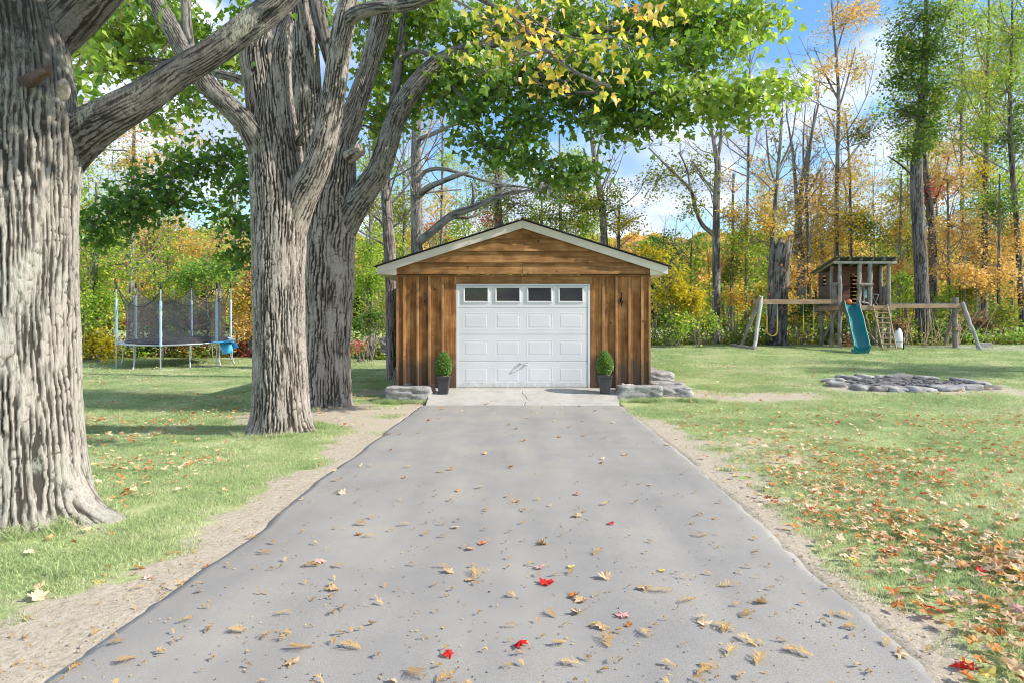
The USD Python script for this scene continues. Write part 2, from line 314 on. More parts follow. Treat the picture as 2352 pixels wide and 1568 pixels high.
GRASS = mat('grass_blade', {
    'g': ('geometry', {}), 'at': ('attribute', {'attribute': 'rnd'}), 'n': ('noise_texture', {'scale': 0.8, 'detail': 4.0, 'roughness': 0.6}),
    'r': ('rgb_ramp', {'ramp': [(0.3, (0.29, 0.42, 0.14)), (0.5, (0.41, 0.52, 0.20)), (0.66, (0.58, 0.60, 0.32))]}),
    'hv': ('hsv', {'hue': 0.495, 'saturation': 0.80}), 'mr': ('map_range', {'to_min': 0.65, 'to_max': 1.5}),
    'd': ('diffuse_bsdf', {}), 't': ('translucent_bsdf', {}), 'm': ('mix_closure', {'fac': 0.48})},
    [('g.position', 'n.vector'), ('n.fac', 'r.fac'), ('at.fac', 'mr.value'), ('mr.result', 'hv.value'), ('r.color', 'hv.color'), ('hv.color', 'd.color'), ('hv.color', 't.color'),
     ('d.BSDF', 'm.closure1'), ('t.BSDF', 'm.closure2')], surface='m.closure')

LAWN = mat('lawn', {
    'g': ('geometry', {}), 'n': ('noise_texture', {'scale': 0.7, 'detail': 5.0, 'roughness': 0.6}), 'nf': ('noise_texture', {'scale': 28.0, 'detail': 5.0, 'roughness': 0.7}),
    'nd': ('noise_texture', {'scale': 5.0, 'detail': 6.0, 'roughness': 0.65}),
    'gr': ('rgb_ramp', {'ramp': [(0.3, (0.25, 0.325, 0.13)), (0.5, (0.33, 0.385, 0.17)), (0.66, (0.47, 0.47, 0.27))]}),
    'gf': ('rgb_ramp', {'ramp': [(0.3, (0.7, 0.7, 0.68)), (0.7, (1.3, 1.3, 1.25))]}), 'gm': ('mix_color', {'blend_type': 'multiply', 'fac': 1.0, 'use_clamp': False}),
    'dr': ('rgb_ramp', {'ramp': [(0.3, (0.32, 0.265, 0.195)), (0.5, (0.45, 0.385, 0.30)), (0.75, (0.56, 0.49, 0.40))]}),
    'da': ('attribute', {'attribute': 'dirt'}), 'ds': ('math', {'math_type': 'multiply_add', 'value2': 0.9, 'value3': -0.45}), 'dd': ('math', {'math_type': 'add'}),
    'dm': ('map_range', {'from_min': 0.3, 'from_max': 0.75, 'clamp': True}),
    'mx': ('mix_color', {}), 'b': ('bump', {'strength': 0.8, 'distance': 0.02}), 'p': ('principled_bsdf', {'roughness': 0.95, 'specular_ior_level': 0.1})},
    [('g.position', 'n.vector'), ('g.position', 'nf.vector'), ('g.position', 'nd.vector'), ('n.fac', 'gr.fac'), ('nf.fac', 'gf.fac'), ('gr.color', 'gm.a'), ('gf.color', 'gm.b'),
     ('nf.fac', 'dr.fac'), ('nd.fac', 'ds.value1'), ('ds.value', 'dd.value1'), ('da.fac', 'dd.value2'), ('dd.value', 'dm.value'), ('dm.result', 'mx.fac'), ('gm.result', 'mx.a'), ('dr.color', 'mx.b'),
     ('mx.result', 'p.base_color'), ('nf.fac', 'b.height'), ('b.normal', 'p.normal')])

ASPHALT = mat('asphalt', {
    'g': ('geometry', {}), 'n': ('noise_texture', {'scale': 160.0, 'detail': 3.0, 'roughness': 0.7}), 'n2': ('noise_texture', {'scale': 1.1, 'detail': 6.0, 'roughness': 0.65}),
    'v': ('voronoi_texture', {'scale': 110.0}), 'mp': ('mapping', {'scale': (2.2, 0.35, 1)}), 'n4': ('noise_texture', {'scale': 1.0, 'detail': 4.0}),
    'r': ('rgb_ramp', {'ramp': [(0.25, (0.19, 0.182, 0.172)), (0.5, (0.292, 0.281, 0.267)), (0.78, (0.40, 0.385, 0.365))]}),
    'r2': ('rgb_ramp', {'ramp': [(0.3, (0.86, 0.85, 0.86)), (0.5, (1.0, 0.99, 0.97)), (0.7, (1.13, 1.08, 1.0))]}), 'm': ('mix_color', {'blend_type': 'multiply', 'fac': 1.0, 'use_clamp': False}),
    'r4': ('rgb_ramp', {'ramp': [(0.35, (0.90, 0.90, 0.91)), (0.65, (1.08, 1.07, 1.05))]}), 'm4': ('mix_color', {'blend_type': 'multiply', 'fac': 1.0, 'use_clamp': False}),
    'b': ('bump', {'strength': 0.35, 'distance': 0.003}), 'p': ('principled_bsdf', {'roughness': 0.85, 'specular_ior_level': 0.3})},
    [('g.position', 'n.vector'), ('g.position', 'n2.vector'), ('g.position', 'v.vector'), ('g.position', 'mp.vector'), ('mp.vector', 'n4.vector'), ('n.fac', 'r.fac'), ('n2.fac', 'r2.fac'), ('n4.fac', 'r4.fac'), ('r.color', 'm.a'), ('r2.color', 'm.b'),
     ('m.result', 'm4.a'), ('r4.color', 'm4.b'), ('m4.result', 'p.base_color'), ('n.fac', 'b.height'), ('b.normal', 'p.normal')])

CONCRETE = mat('concrete', {
    'g': ('geometry', {}), 'n': ('noise_texture', {'scale': 3.0, 'detail': 8.0, 'roughness': 0.65}), 'n2': ('noise_texture', {'scale': 70.0, 'detail': 4.0}),
    'r': ('rgb_ramp', {'ramp': [(0.3, (0.33, 0.31, 0.285)), (0.6, (0.45, 0.43, 0.40))]}), 'b': ('bump', {'strength': 0.3, 'distance': 0.01}), 'p': ('principled_bsdf', {'roughness': 0.85})},
    [('g.position', 'n.vector'), ('g.position', 'n2.vector'), ('n.fac', 'r.fac'), ('r.color', 'p.base_color'), ('n2.fac', 'b.height'), ('b.normal', 'p.normal')])

GRAVEL = mat('gravel', {
    'g': ('geometry', {}), 'v': ('voronoi_texture', {'scale': 26.0}), 'r': ('rgb_ramp', {'ramp': [(0.0, (0.22, 0.21, 0.21)), (0.5, (0.42, 0.40, 0.40)), (1.0, (0.55, 0.53, 0.52))]}), 's': ('separate_color', {}),
    'b': ('bump', {'strength': 0.9, 'distance': 0.03, 'invert': True}), 'p': ('principled_bsdf', {'roughness': 0.9})},
    [('g.position', 'v.vector'), ('v.color', 's.color'), ('s.r', 'r.fac'), ('r.color', 'p.base_color'), ('v.distance', 'b.height'), ('b.normal', 'p.normal')])

def wood(name, along, c0, c1, c2, stain=None, rough=0.65, grain=1.0):
    sc = [34.0, 34.0, 34.0]; sc['xyz'.index(along)] = 1.6
    nodes = {'g': ('geometry', {}), 'oi': ('attribute', {'attribute': 'rnd'}), 'cx': ('combine_xyz', {}), 'of': ('math', {'math_type': 'multiply', 'value2': 37.0}), 'va': ('vector_math', {'math_type': 'add'}),
             'm': ('mapping', {'scale': tuple(sc)}), 'n': ('noise_texture', {'scale': grain, 'detail': 6.0, 'roughness': 0.62, 'distortion': 0.6}),
             'nb': ('noise_texture', {'scale': 3.2, 'detail': 4.0, 'roughness': 0.55}), 'mb': ('mix_float', {'fac': 0.5}),
             'r': ('rgb_ramp', {'ramp': [(0.34, c0), (0.5, c1), (0.64, c2)]}), 'kv': ('voronoi_texture', {'scale': 2.6}), 'kr': ('rgb_ramp', {'ramp': [(0.0, (0.9, 0.9, 0.9)), (0.045, (0.8, 0.8, 0.8)), (0.09, (0, 0, 0)), (1, (0, 0, 0))]}),
             'km': ('mix_color', {'b': (0.05, 0.022, 0.01)}), 'tn': ('map_range', {'to_min': 0.84, 'to_max': 1.16}), 'tc': ('combine_xyz', {}), 'tm': ('mix_color', {'blend_type': 'multiply', 'fac': 1.0, 'use_clamp': False}), 'b': ('bump', {'strength': 0.25, 'distance': 0.006}), 'p': ('principled_bsdf', {'roughness': rough, 'specular_ior_level': 0.3})}
    links = [('oi.fac', 'of.value1'), ('of.value', 'cx.x'), ('of.value', 'cx.y'), ('of.value', 'cx.z'), ('g.position', 'va.vector1'), ('cx.vector', 'va.vector2'), ('va.vector', 'm.vector'), ('m.vector', 'n.vector'),
             ('va.vector', 'nb.vector'), ('n.fac', 'mb.a'), ('nb.fac', 'mb.b'), ('mb.result', 'r.fac'), ('va.vector', 'kv.vector'), ('kv.distance', 'kr.fac'), ('kr.color', 'km.fac'), ('r.color', 'tm.a'), ('oi.fac', 'tn.value'), ('tn.result', 'tc.x'), ('tn.result', 'tc.y'), ('tn.result', 'tc.z'), ('tc.vector', 'tm.b'), ('tm.result', 'km.a'), ('n.fac', 'b.height'), ('b.normal', 'p.normal')]
    last = 'km.result'
    if stain:                                                      # dark damp stain rising from the ground, a real mark on the boards
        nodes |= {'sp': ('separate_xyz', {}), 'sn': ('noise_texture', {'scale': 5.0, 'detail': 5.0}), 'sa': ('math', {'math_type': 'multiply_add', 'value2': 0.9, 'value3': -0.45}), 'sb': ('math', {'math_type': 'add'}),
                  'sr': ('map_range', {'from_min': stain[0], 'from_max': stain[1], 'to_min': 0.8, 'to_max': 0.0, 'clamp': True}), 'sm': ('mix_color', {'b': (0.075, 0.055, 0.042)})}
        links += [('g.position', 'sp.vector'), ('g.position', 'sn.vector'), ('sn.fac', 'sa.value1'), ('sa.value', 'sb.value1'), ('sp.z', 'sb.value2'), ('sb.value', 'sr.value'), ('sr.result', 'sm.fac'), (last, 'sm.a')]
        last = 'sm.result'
    return mat(name, nodes, links + [(last, 'p.base_color')])

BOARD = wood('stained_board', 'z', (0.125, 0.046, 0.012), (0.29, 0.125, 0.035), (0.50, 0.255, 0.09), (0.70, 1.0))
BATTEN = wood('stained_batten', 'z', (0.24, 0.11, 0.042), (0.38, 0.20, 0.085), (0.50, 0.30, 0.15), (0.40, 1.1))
PLANK = wood('gable_plank', 'x', (0.14, 0.06, 0.02), (0.28, 0.135, 0.045), (0.44, 0.25, 0.105))
BROWN_PLANK = wood('brown_plank', 'x', (0.07, 0.033, 0.022), (0.13, 0.06, 0.04), (0.20, 0.10, 0.065))
BROWN_PLANK_Y = wood('dark_side_plank', 'y', (0.055, 0.036, 0.028), (0.10, 0.065, 0.05), (0.15, 0.10, 0.075))
LUMBER = wood('lumber', 'x', (0.20, 0.13, 0.075), (0.30, 0.205, 0.125), (0.39, 0.285, 0.19))
LADDER = wood('ladder_lumber', 'z', (0.20, 0.13, 0.075), (0.31, 0.21, 0.125), (0.40, 0.30, 0.20))
LOG = wood('weathered_log', 'z', (0.13, 0.115, 0.098), (0.23, 0.205, 0.178), (0.34, 0.305, 0.27), rough=0.9)
LOG_PALE = wood('bleached_log', 'z', (0.26, 0.245, 0.23), (0.36, 0.345, 0.33), (0.46, 0.44, 0.425), rough=0.9)
GREY_BOARD = wood('grey_board', 'z', (0.22, 0.21, 0.2), (0.32, 0.31, 0.30), (0.4, 0.39, 0.38))
WHITE = mat('white_door_paint', {'g': ('geometry', {}), 'n': ('noise_texture', {'scale': 1.6, 'detail': 5.0}), 'r': ('rgb_ramp', {'ramp': [(0.3, (0.66, 0.665, 0.69)), (0.7, (0.72, 0.725, 0.74))]}),
    'sp': ('separate_xyz', {}), 'n2': ('noise_texture', {'scale': 9.0, 'detail': 6.0, 'roughness': 0.7}), 'a': ('math', {'math_type': 'multiply_add', 'value2': 0.6, 'value3': -0.30}), 'ad': ('math', {'math_type': 'add'}),
    'sr': ('map_range', {'from_min': 0.25, 'from_max': 0.40, 'to_min': 0.55, 'to_max': 0.0, 'clamp': True}), 'm': ('mix_color', {'b': (0.36, 0.33, 0.27)}), 'p': ('principled_bsdf', {'roughness': 0.42})},
    [('g.position', 'n.vector'), ('n.fac', 'r.fac'), ('g.position', 'sp.vector'), ('g.position', 'n2.vector'), ('n2.fac', 'a.value1'), ('a.value', 'ad.value1'), ('sp.z', 'ad.value2'), ('ad.value', 'sr.value'), ('sr.result', 'm.fac'), ('r.color', 'm.a'), ('m.result', 'p.base_color')])
CREAM = plain('cream_trim_paint', (0.70, 0.66, 0.58), 0.55, var=0.07, scale=6)
SHINGLE = plain('shingle', (0.035, 0.034, 0.036), 0.9, var=0.5, scale=60, bump=0.4)
DARK = plain('dark_interior', (0.02, 0.018, 0.016), 0.9)
IRON = plain('black_iron', (0.012, 0.012, 0.013), 0.45, metallic=0.4)
STEEL = plain('galvanised_steel', (0.52, 0.54, 0.56), 0.38, metallic=0.7)
BLUE_FOAM = plain('faded_blue_foam', (0.36, 0.52, 0.66), 0.8, var=0.25, scale=22)
BLUE_PAD = plain('blue_vinyl', (0.07, 0.36, 0.60), 0.5, var=0.25, scale=5)
BLACK_CAP = plain('black_plastic', (0.015, 0.015, 0.016), 0.5)
MAT_FABRIC = plain('black_mat_fabric', (0.028, 0.028, 0.033), 0.75, var=0.3)
POT = plain('black_pot_plastic', (0.042, 0.044, 0.05), 0.42, var=0.25, scale=6)
SOIL = plain('potting_soil', (0.20, 0.14, 0.10), 0.95, var=0.5, scale=40, bump=0.5)
SLIDE = plain('green_slide_plastic', (0.006, 0.16, 0.165), 0.3, var=0.12, scale=3)
SLIDE_EDGE = plain('pale_worn_plastic', (0.42, 0.45, 0.33), 0.5)
YELLOW = plain('yellow_vinyl', (0.55, 0.42, 0.035), 0.5)
ORANGE = plain('orange_rubber', (0.60, 0.13, 0.03), 0.55)
WHITE_PLASTIC = plain('white_plastic', (0.66, 0.68, 0.66), 0.5)
TEAL = plain('teal_fabric', (0.02, 0.22, 0.20), 0.7)
ROOF_METAL = plain('green_metal_roof', (0.13, 0.19, 0.15), 0.5, metallic=0.3, var=0.2)
def stone_mat(name, a, b, c):
    return mat(name, {'g': ('geometry', {}), 'n': ('noise_texture', {'scale': 4.5, 'detail': 9.0, 'roughness': 0.7}), 'n2': ('noise_texture', {'scale': 30.0, 'detail': 5.0, 'roughness': 0.7}), 'v': ('voronoi_texture', {'scale': 9.0, 'feature': 'distance_to_edge'}),
        'r': ('rgb_ramp', {'ramp': [(0.3, a), (0.5, b), (0.66, c)]}), 'b': ('bump', {'strength': 0.8, 'distance': 0.03}), 'p': ('principled_bsdf', {'roughness': 0.9, 'specular_ior_level': 0.2})},
        [('g.position', 'n.vector'), ('g.position', 'n2.vector'), ('n.fac', 'r.fac'), ('r.color', 'p.base_color'), ('n2.fac', 'b.height'), ('b.normal', 'p.normal')])
STONE = stone_mat('limestone', (0.13, 0.125, 0.12), (0.34, 0.33, 0.32), (0.52, 0.505, 0.485))
STONE_DARK = stone_mat('dark_stone', (0.13, 0.12, 0.12), (0.24, 0.22, 0.22), (0.34, 0.31, 0.30))
PEBBLE = plain('pale_pebble', (0.50, 0.46, 0.43), 0.8, var=0.3, scale=9)
PEBBLE_BROWN = plain('brown_pebble', (0.40, 0.28, 0.19), 0.8, var=0.3, scale=9)
ASH = stone_mat('ash', (0.05, 0.048, 0.048), (0.16, 0.15, 0.15), (0.28, 0.27, 0.26))
NET = mat('net_mesh', {'g': ('geometry', {}), 'n': ('noise_texture', {'scale': 2.0, 'detail': 3.0}), 'p': ('principled_bsdf', {'base_color': (0.035, 0.035, 0.04), 'roughness': 0.8, 'alpha': 0.42})}, [])
GLASS = mat('door_pane', {'t': ('transparent_bsdf', {'color': (0.7, 0.72, 0.72)}), 'gl': ('glossy_bsdf', {'roughness': 0.02}), 'f': ('fresnel', {'IOR': 1.5}), 'm': ('mix_closure', {})},
            [('f.fac', 'm.fac'), ('t.BSDF', 'm.closure1'), ('gl.BSDF', 'm.closure2')], surface='m.closure')

# ------------------------------------------------------------------ ground
LP = PchipInterpolator([-400, 2, 8, 10, 14, 22, 26, 32, 60, 90], [-.05, -.02, -.03, -.03, .02, .11, .25, .34, .4, .6])
RP = PchipInterpolator([-400, 2, 9, 11, 12.8, 14, 15.2, 20, 24, 26, 28, 32, 60, 90], [.0, .0, .0, .005, .03, .13, .17, .36, .55, .66, .72, .75, .8, 1.0])
EDGE_L = (np.array([-40, 2.95, 3.95, 4.98, 6.75, 8.16, 10.5, 12.8]), np.array([-2.1, -2.02, -1.97, -1.88, -1.906, -1.84, -1.80, -1.70]))
EDGE_R = (np.array([-40, 2.95, 3.7, 4.2, 4.82, 6.27, 7.81, 10.5, 12.8]), np.array([1.83, 1.834, 1.885, 1.865, 1.903, 1.971, 2.027, 2.05, 2.05]))
def edge_l(y): return np.interp(y, *EDGE_L) + 0.03 * (meshkit.noise(np.stack([y * 2.3, y * 0, y * 0], -1), 5) - 0.5) + 0.018 * (meshkit.noise(np.stack([y * 9, y * 0, y * 0], -1), 6) - 0.5)
def edge_r(y): return np.interp(y, *EDGE_R) + 0.03 * (meshkit.noise(np.stack([y * 2.3, y * 0 + 4, y * 0], -1), 5) - 0.5) + 0.018 * (meshkit.noise(np.stack([y * 9, y * 0 + 4, y * 0], -1), 6) - 0.5)

def gz(x, y):
    x, y = np.asarray(x, float), np.asarray(y, float)
    t = smoothstep(-4.5, 2.5, x)
    z = LP(np.clip(y, -400, 90)) * (1 - t) + RP(np.clip(y, -400, 90)) * t
    z = z - 0.13 * np.exp(-((x + 7.5) / 2.5) ** 2 - ((y - 9.5) / 3.5) ** 2)
    z = z + 0.05 * np.exp(-((x + 4.0) / 0.9) ** 2 - ((y - 5.6) / 0.9) ** 2) + 0.06 * np.exp(-((x + 3.3) / 1.2) ** 2 - ((y - 11.3) / 1.9) ** 2)
    amp = 0.03 * smoothstep(1.9, 3.5, np.abs(x - 0.1)) * smoothstep(0, 3, np.abs(y))
    z = z + amp * (meshkit.fbm(np.stack([x * .5, y * .5, 0 * x], -1), 3, 3) - 0.5) * 2
    on = (x > np.interp(y, *EDGE_L) + .06) & (x < np.interp(y, *EDGE_R) - .06) & (y < 13)
    z = np.where(on, z - 0.06, z)
    g = (x > -1.6) & (x < 2.0) & (y > 12.7) & (y < 20); z = np.where(g, z - 0.15, z)
    far = smoothstep(85, 280, y) * 24 + smoothstep(250, 900, y) * 18
    return z + far * (0.75 + 0.5 * meshkit.noise(np.stack([x * .006, y * .006, 0 * x], -1), 8))

def dirt(x, y):
    """How bare the ground is, 0 to 1."""
    x, y = np.asarray(x, float), np.asarray(y, float)
    n = meshkit.fbm(np.stack([x * 1.3, y * 1.3, 0 * x], -1), 3, 21) - 0.5 + 1.2 * (meshkit.fbm(np.stack([x * 5.5, y * 5.5, 0 * x], -1), 2, 23) - .5)
    dl = np.interp(y, *EDGE_L) - x; dr = x - np.interp(y, *EDGE_R)
    wl = np.interp(y, [2, 3.2, 4, 6, 8, 10, 12, 13], [.85, .75, .62, .5, .62, 1.0, 1.2, .5])
    wr = np.interp(y, [2, 4, 6, 8, 9.5, 11, 13], [.35, .42, .6, .75, .6, .35, .1])
    a = np.where((dl > -.3) & (y < 13.4), 1 - smoothstep(0.4, 1.3, dl / wl + n * 1.2), 0)
    b = np.where((dr > -.3) & (y < 13.0), 1 - smoothstep(0.4, 1.3, dr / wr + n * 1.2), 0)
    d = np.maximum(a, b)
    for cx, cy, rx, ry, s in ((4.7, 13.9, 1.6, .8, .75), (6.4, 14.3, 1.2, .5, .5), (3.0, 8.6, .9, 1.2, .6), (4.9, 26.5, 1.3, .5, .8), (-3.2, 11.8, 1.6, 1.5, .8), (-4.0, 5.3, .95, .8, .85), (-3.0, 15.2, 1.3, 1.0, .7), (9.2, 15.0, 2.9, 1.25, .7), (10.2, 22.5, .7, .25, .6), (-3.4, 3.6, 1.4, .5, .35)):
        e = ((x - cx) / rx) ** 2 + ((y - cy) / ry) ** 2 + n * 1.4
        d = np.maximum(d, s * (1 - smoothstep(0.5, 1.3, e)))
    d = np.maximum(d, 0.9 * smoothstep(28.5, 30, y + 2 * n) * (1 - smoothstep(60, 90, y)) * (x > 3))
    d = np.maximum(d, 0.9 * smoothstep(26.5, 28, y + 2 * n) * (1 - smoothstep(60, 90, y)) * (x <= 3))
    return np.clip(d, 0, 1)

def axis(lo, hi, step, far_lo, far_hi, k=1.18):
    out = list(np.arange(lo, hi + 1e-6, step)); s = step
    while out[-1] < far_hi: s *= k; out.append(out[-1] + s)
    s = step; pre = [lo]
    while pre[-1] > far_lo: s *= k; pre.append(pre[-1] - s)
    return np.array(pre[:0:-1] + out)
gx, gy = axis(-8.5, 10.5, 0.085, -1500, 1500, 1.16), axis(2.4, 18, 0.08, -300, 1600, 1.12)
GX, GY = np.meshgrid(gx, gy)
D = dirt(GX, GY)
GZ = gz(GX, GY) + np.where((np.abs(GX) < 12) & (GY < 20), (meshkit.fbm(np.stack([GX * 7, GY * 7, 0 * GX], -1), 2, 31) - 0.5) * 0.022, 0)
nx, ny = len(gx), len(gy)
i, j = np.meshgrid(np.arange(ny - 1), np.arange(nx - 1), indexing='ij'); q = (i * nx + j)
gf = np.stack([q, q + 1, q + nx + 1, q + nx], -1).reshape(-1, 4)
obj('ground', (np.stack([GX, GY, GZ], -1).reshape(-1, 3), np.vstack([gf[:, [0, 1, 2]], gf[:, [0, 2, 3]]])), LAWN, smooth=True, attrs={'dirt': D.ravel()}, kind='structure')

# driveway: asphalt sheet with a crumbled bevelled edge
ys = np.concatenate([np.linspace(-30, 1.5, 24), np.arange(1.6, 12.805, 0.07)])
el, er = edge_l(ys), edge_r(ys)
cols = [el - 0.07, el - 0.02, el + 0.05] + [el + (er - el) * t for t in np.linspace(0.06, 0.94, 22)] + [er - 0.05, er + 0.02, er + 0.07]
XX = np.stack(cols, 1); YY = ys[:, None] + 0 * XX
base = np.clip(RP(YY), None, 0.03)
ZZ = base + 0.014 + 0.008 * (meshkit.fbm(np.stack([XX * .8, YY * .8, 0 * XX], -1), 3, 2) - .5)
for c, dz in ((0, -0.10), (1, -0.018), (2, -0.002), (-3, -0.002), (-2, -0.018), (-1, -0.10)): ZZ[:, c] += dz + (0.012 * (meshkit.noise(np.stack([YY[:, c] * 14, YY[:, c] * 0, YY[:, c] * 0 + c], -1), 4) - .5) if abs(dz) > .01 else 0)
nx2 = XX.shape[1]; i, j = np.meshgrid(np.arange(len(ys) - 1), np.arange(nx2 - 1), indexing='ij'); q = i * nx2 + j
df = np.stack([q, q + 1, q + nx2 + 1, q + nx2], -1).reshape(-1, 4)
obj('driveway', (np.stack([XX, YY, ZZ], -1).reshape(-1, 3), np.vstack([df[:, [0, 1, 2]], df[:, [0, 2, 3]]])), ASPHALT, smooth=True, kind='structure')
def drive_z(x, y): return np.clip(RP(y), None, 0.03) + 0.016

# sloped concrete apron in two pours with a crack between them
def apron(xa, xb, xc, xd, rough_left, rough_right):
    n = 40; y = np.linspace(12.8, 14.02, n); z = 0.034 + (y - 12.8) / 1.2 * 0.229
    jit = lambda s, k: s * (meshkit.fbm(np.stack([y * 5, y * 0, y * 0 + 3], -1), 3, 44) - .5)
    l = xa + (xc - xa) * (y - 12.8) / 1.2 + jit(rough_left, 0); r = xb + (xd - xb) * (y - 12.8) / 1.2 + jit(rough_right, 1)
    v = np.concatenate([np.stack([l, y, z - .2], 1), np.stack([l, y, z - .004], 1), np.stack([l + .006, y, z], 1), np.stack([r - .006, y, z], 1), np.stack([r, y, z - .004], 1), np.stack([r, y, z - .2], 1)])
    f = [[a * n + k, (a + 1) * n + k, (a + 1) * n + k + 1, a * n + k + 1] for a in range(5) for k in range(n - 1)] + [[0, n, 2 * n, 3 * n], [0, 3 * n, 4 * n, 5 * n]]
    return v, np.array(f)
obj('concrete_apron', apron(-1.624, 0.285, -1.66, 0.235, 0, .14), CONCRETE, kind='structure')
obj('concrete_apron', apron(0.293, 2.016, 0.243, 2.12, .14, 0), CONCRETE, kind='structure')
obj('concrete_floor', box(-2.3, 2.75, 14.05, 20.4, 0.02, 0.255), CONCRETE, kind='structure')
# gravel path at the right edge of the lawn
xs = np.linspace(14.5, 40, 90); rows = []
for k in range(12):
    t = k / 11; e0 = 24.2 + 0.06 * (xs - 17) + np.clip(18.6 - xs, 0, 5) * 0.75 + 0.5 * (meshkit.noise(np.stack([xs * .9, xs * 0, xs * 0], -1), 3) - .5); e1 = 27.6 + 0 * xs
    y = e0 + (np.maximum(e1, e0 + .05) - e0) * t; rows.append(np.stack([xs, y, gz(xs, y) + 0.02 - 0.05 * (k in (0, 11))], 1))
v = np.vstack(rows); q = (np.arange(11)[:, None] * 90 + np.arange(89)[None]).ravel(); obj('gravel_path', (v, np.stack([q, q + 1, q + 91, q + 90], 1)), GRAVEL, smooth=True, kind='structure')

# ------------------------------------------------------------------ garage
from shapely.geometry import Polygon, box as sbox
GXc = lambda c: -3.117 + c * 0.0030223
GZc = lambda c: 3.9446 - c * 0.0030223
garage = thing('garage', 'small brown wooden garage with white overhead door at the end of the driveway', 'garage', (0.23, 14.0, 0.2))
AX, AZ, SL, HALF = 0.215, 3.665, 0.319, 2.955
def roofz(x): return AZ - SL * abs(x - AX)
X0, X1 = GXc(247), GXc(1968)
BZ, TZ = 0.17, GZc(468)
# vertical boards and battens
left = [247, 300, 391, 471, 560, 652]; right = [1562, 1650, 1740, 1828, 1913, 1968]
for cs in (left, right):
    for a, b in zip(cs[:-1], cs[1:]):
        dy = R.uniform(-.003, .003)
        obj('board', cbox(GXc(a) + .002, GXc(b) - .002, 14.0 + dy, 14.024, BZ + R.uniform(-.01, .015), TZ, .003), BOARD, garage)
def batten(c0, c1, z0=None, z1=None, y=13.968, name='batten', m=None):
    dx = R.uniform(-.003, .003)
    obj(name, cbox(GXc(c0) + dx, GXc(c1) + dx, y, 13.9995, BZ - .02 if z0 is None else z0, TZ if z1 is None else z1, .003), m or BATTEN, garage)
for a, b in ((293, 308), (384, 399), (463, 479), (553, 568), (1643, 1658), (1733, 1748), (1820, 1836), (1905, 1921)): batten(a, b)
for a, b in ((246, 260), (1956, 1970)): batten(a, b, name='corner_trim', y=13.962)
batten(640, 655, GZc(520), TZ, name='header_batten'); batten(1097, 1112, GZc(516), TZ, name='header_batten'); batten(1557, 1572, GZc(520), TZ, name='header_batten')
obj('header_board', cbox(GXc(652) + .002, GXc(1104) - .002, 13.985, 14.024, GZc(517), TZ, .003), PLANK, garage)
obj('header_board', cbox(GXc(1104) + .002, GXc(1560) - .002, 13.985, 14.024, GZc(516), TZ, .003), PLANK, garage)
obj('band_trim', cbox(X0 - .004, X1 + .004, 13.955, 14.02, GZc(467), GZc(455), .003), PLANK, garage)
# gable planks, lapped, each with its butt joint
tri = Polygon([(AX - 2.62, roofz(AX + 2.62) - .03), (AX, AZ - .03), (AX + 2.62, roofz(AX + 2.62) - .03), (AX + 2.62, 2.2), (AX - 2.62, 2.2)])
rows = [452, 374, 297, 213, 131, 60]; joints = [1105, 975, 1110, 1095, 1100]
for k in range(5):
    z0, z1 = GZc(rows[k]), GZc(rows[k + 1]) + .012
    for xa, xb in ((X0 - .02, GXc(joints[k])), (GXc(joints[k]), X1 + .02)):
        p = tri.intersection(sbox(xa + .0015, z0, xb - .0015, z1))
        if p.is_empty or p.area < .003: continue
        m = trimesh.creation.extrude_polygon(p, 0.022, engine='earcut'); v = np.array(m.vertices)
        v = np.stack([v[:, 0], 13.900 + v[:, 2] + (v[:, 1] - z0) * 0.19 + R.uniform(-.002, .002), v[:, 1]], 1)
        obj('gable_plank', (v, np.array(m.faces)[:, ::-1]), PLANK, garage)
obj('gable_backing', (lambda m: (np.stack([m.vertices[:, 0], 13.965 + m.vertices[:, 2], m.vertices[:, 1]], 1), np.array(m.faces)[:, ::-1]))(trimesh.creation.extrude_polygon(Polygon([(X0, GZc(452)), (X1, GZc(452)), (X1, roofz(X1) - .05), (AX, AZ - .06), (X0, roofz(X0) - .05)]), .03, engine='earcut')), DARK, garage)
# side and rear walls
for nm, bx in (('side_wall', box(X0 + .005, X0 + .035, 14.03, 20.4, .1, TZ)), ('side_wall', box(X1 - .035, X1 - .005, 14.03, 20.4, .1, TZ)), ('rear_wall', box(X0 + .036, X1 - .036, 20.36, 20.4, .1, TZ)), ):
    obj(nm, bx, BOARD, garage)
for sx in (X0, X1):
    for y in np.arange(14.5, 20.3, 0.42): obj('side_batten', box(sx - .018, sx - .001, y, y + .045, .1, TZ) if sx == X0 else box(sx + .001, sx + .018, y, y + .045, .1, TZ), BATTEN, garage)
obj('ceiling', box(X0 + .04, X1 - .04, 14.06, 20.35, TZ - .03, TZ - .01), DARK, garage)
obj('inner_lining', join([box(X0 + .04, X0 + .05, 14.1, 20.3, .26, TZ - .04), box(X1 - .05, X1 - .04, 14.1, 20.3, .26, TZ - .04), box(X0 + .05, X1 - .05, 20.3, 20.31, .26, TZ - .04)]), DARK, garage)
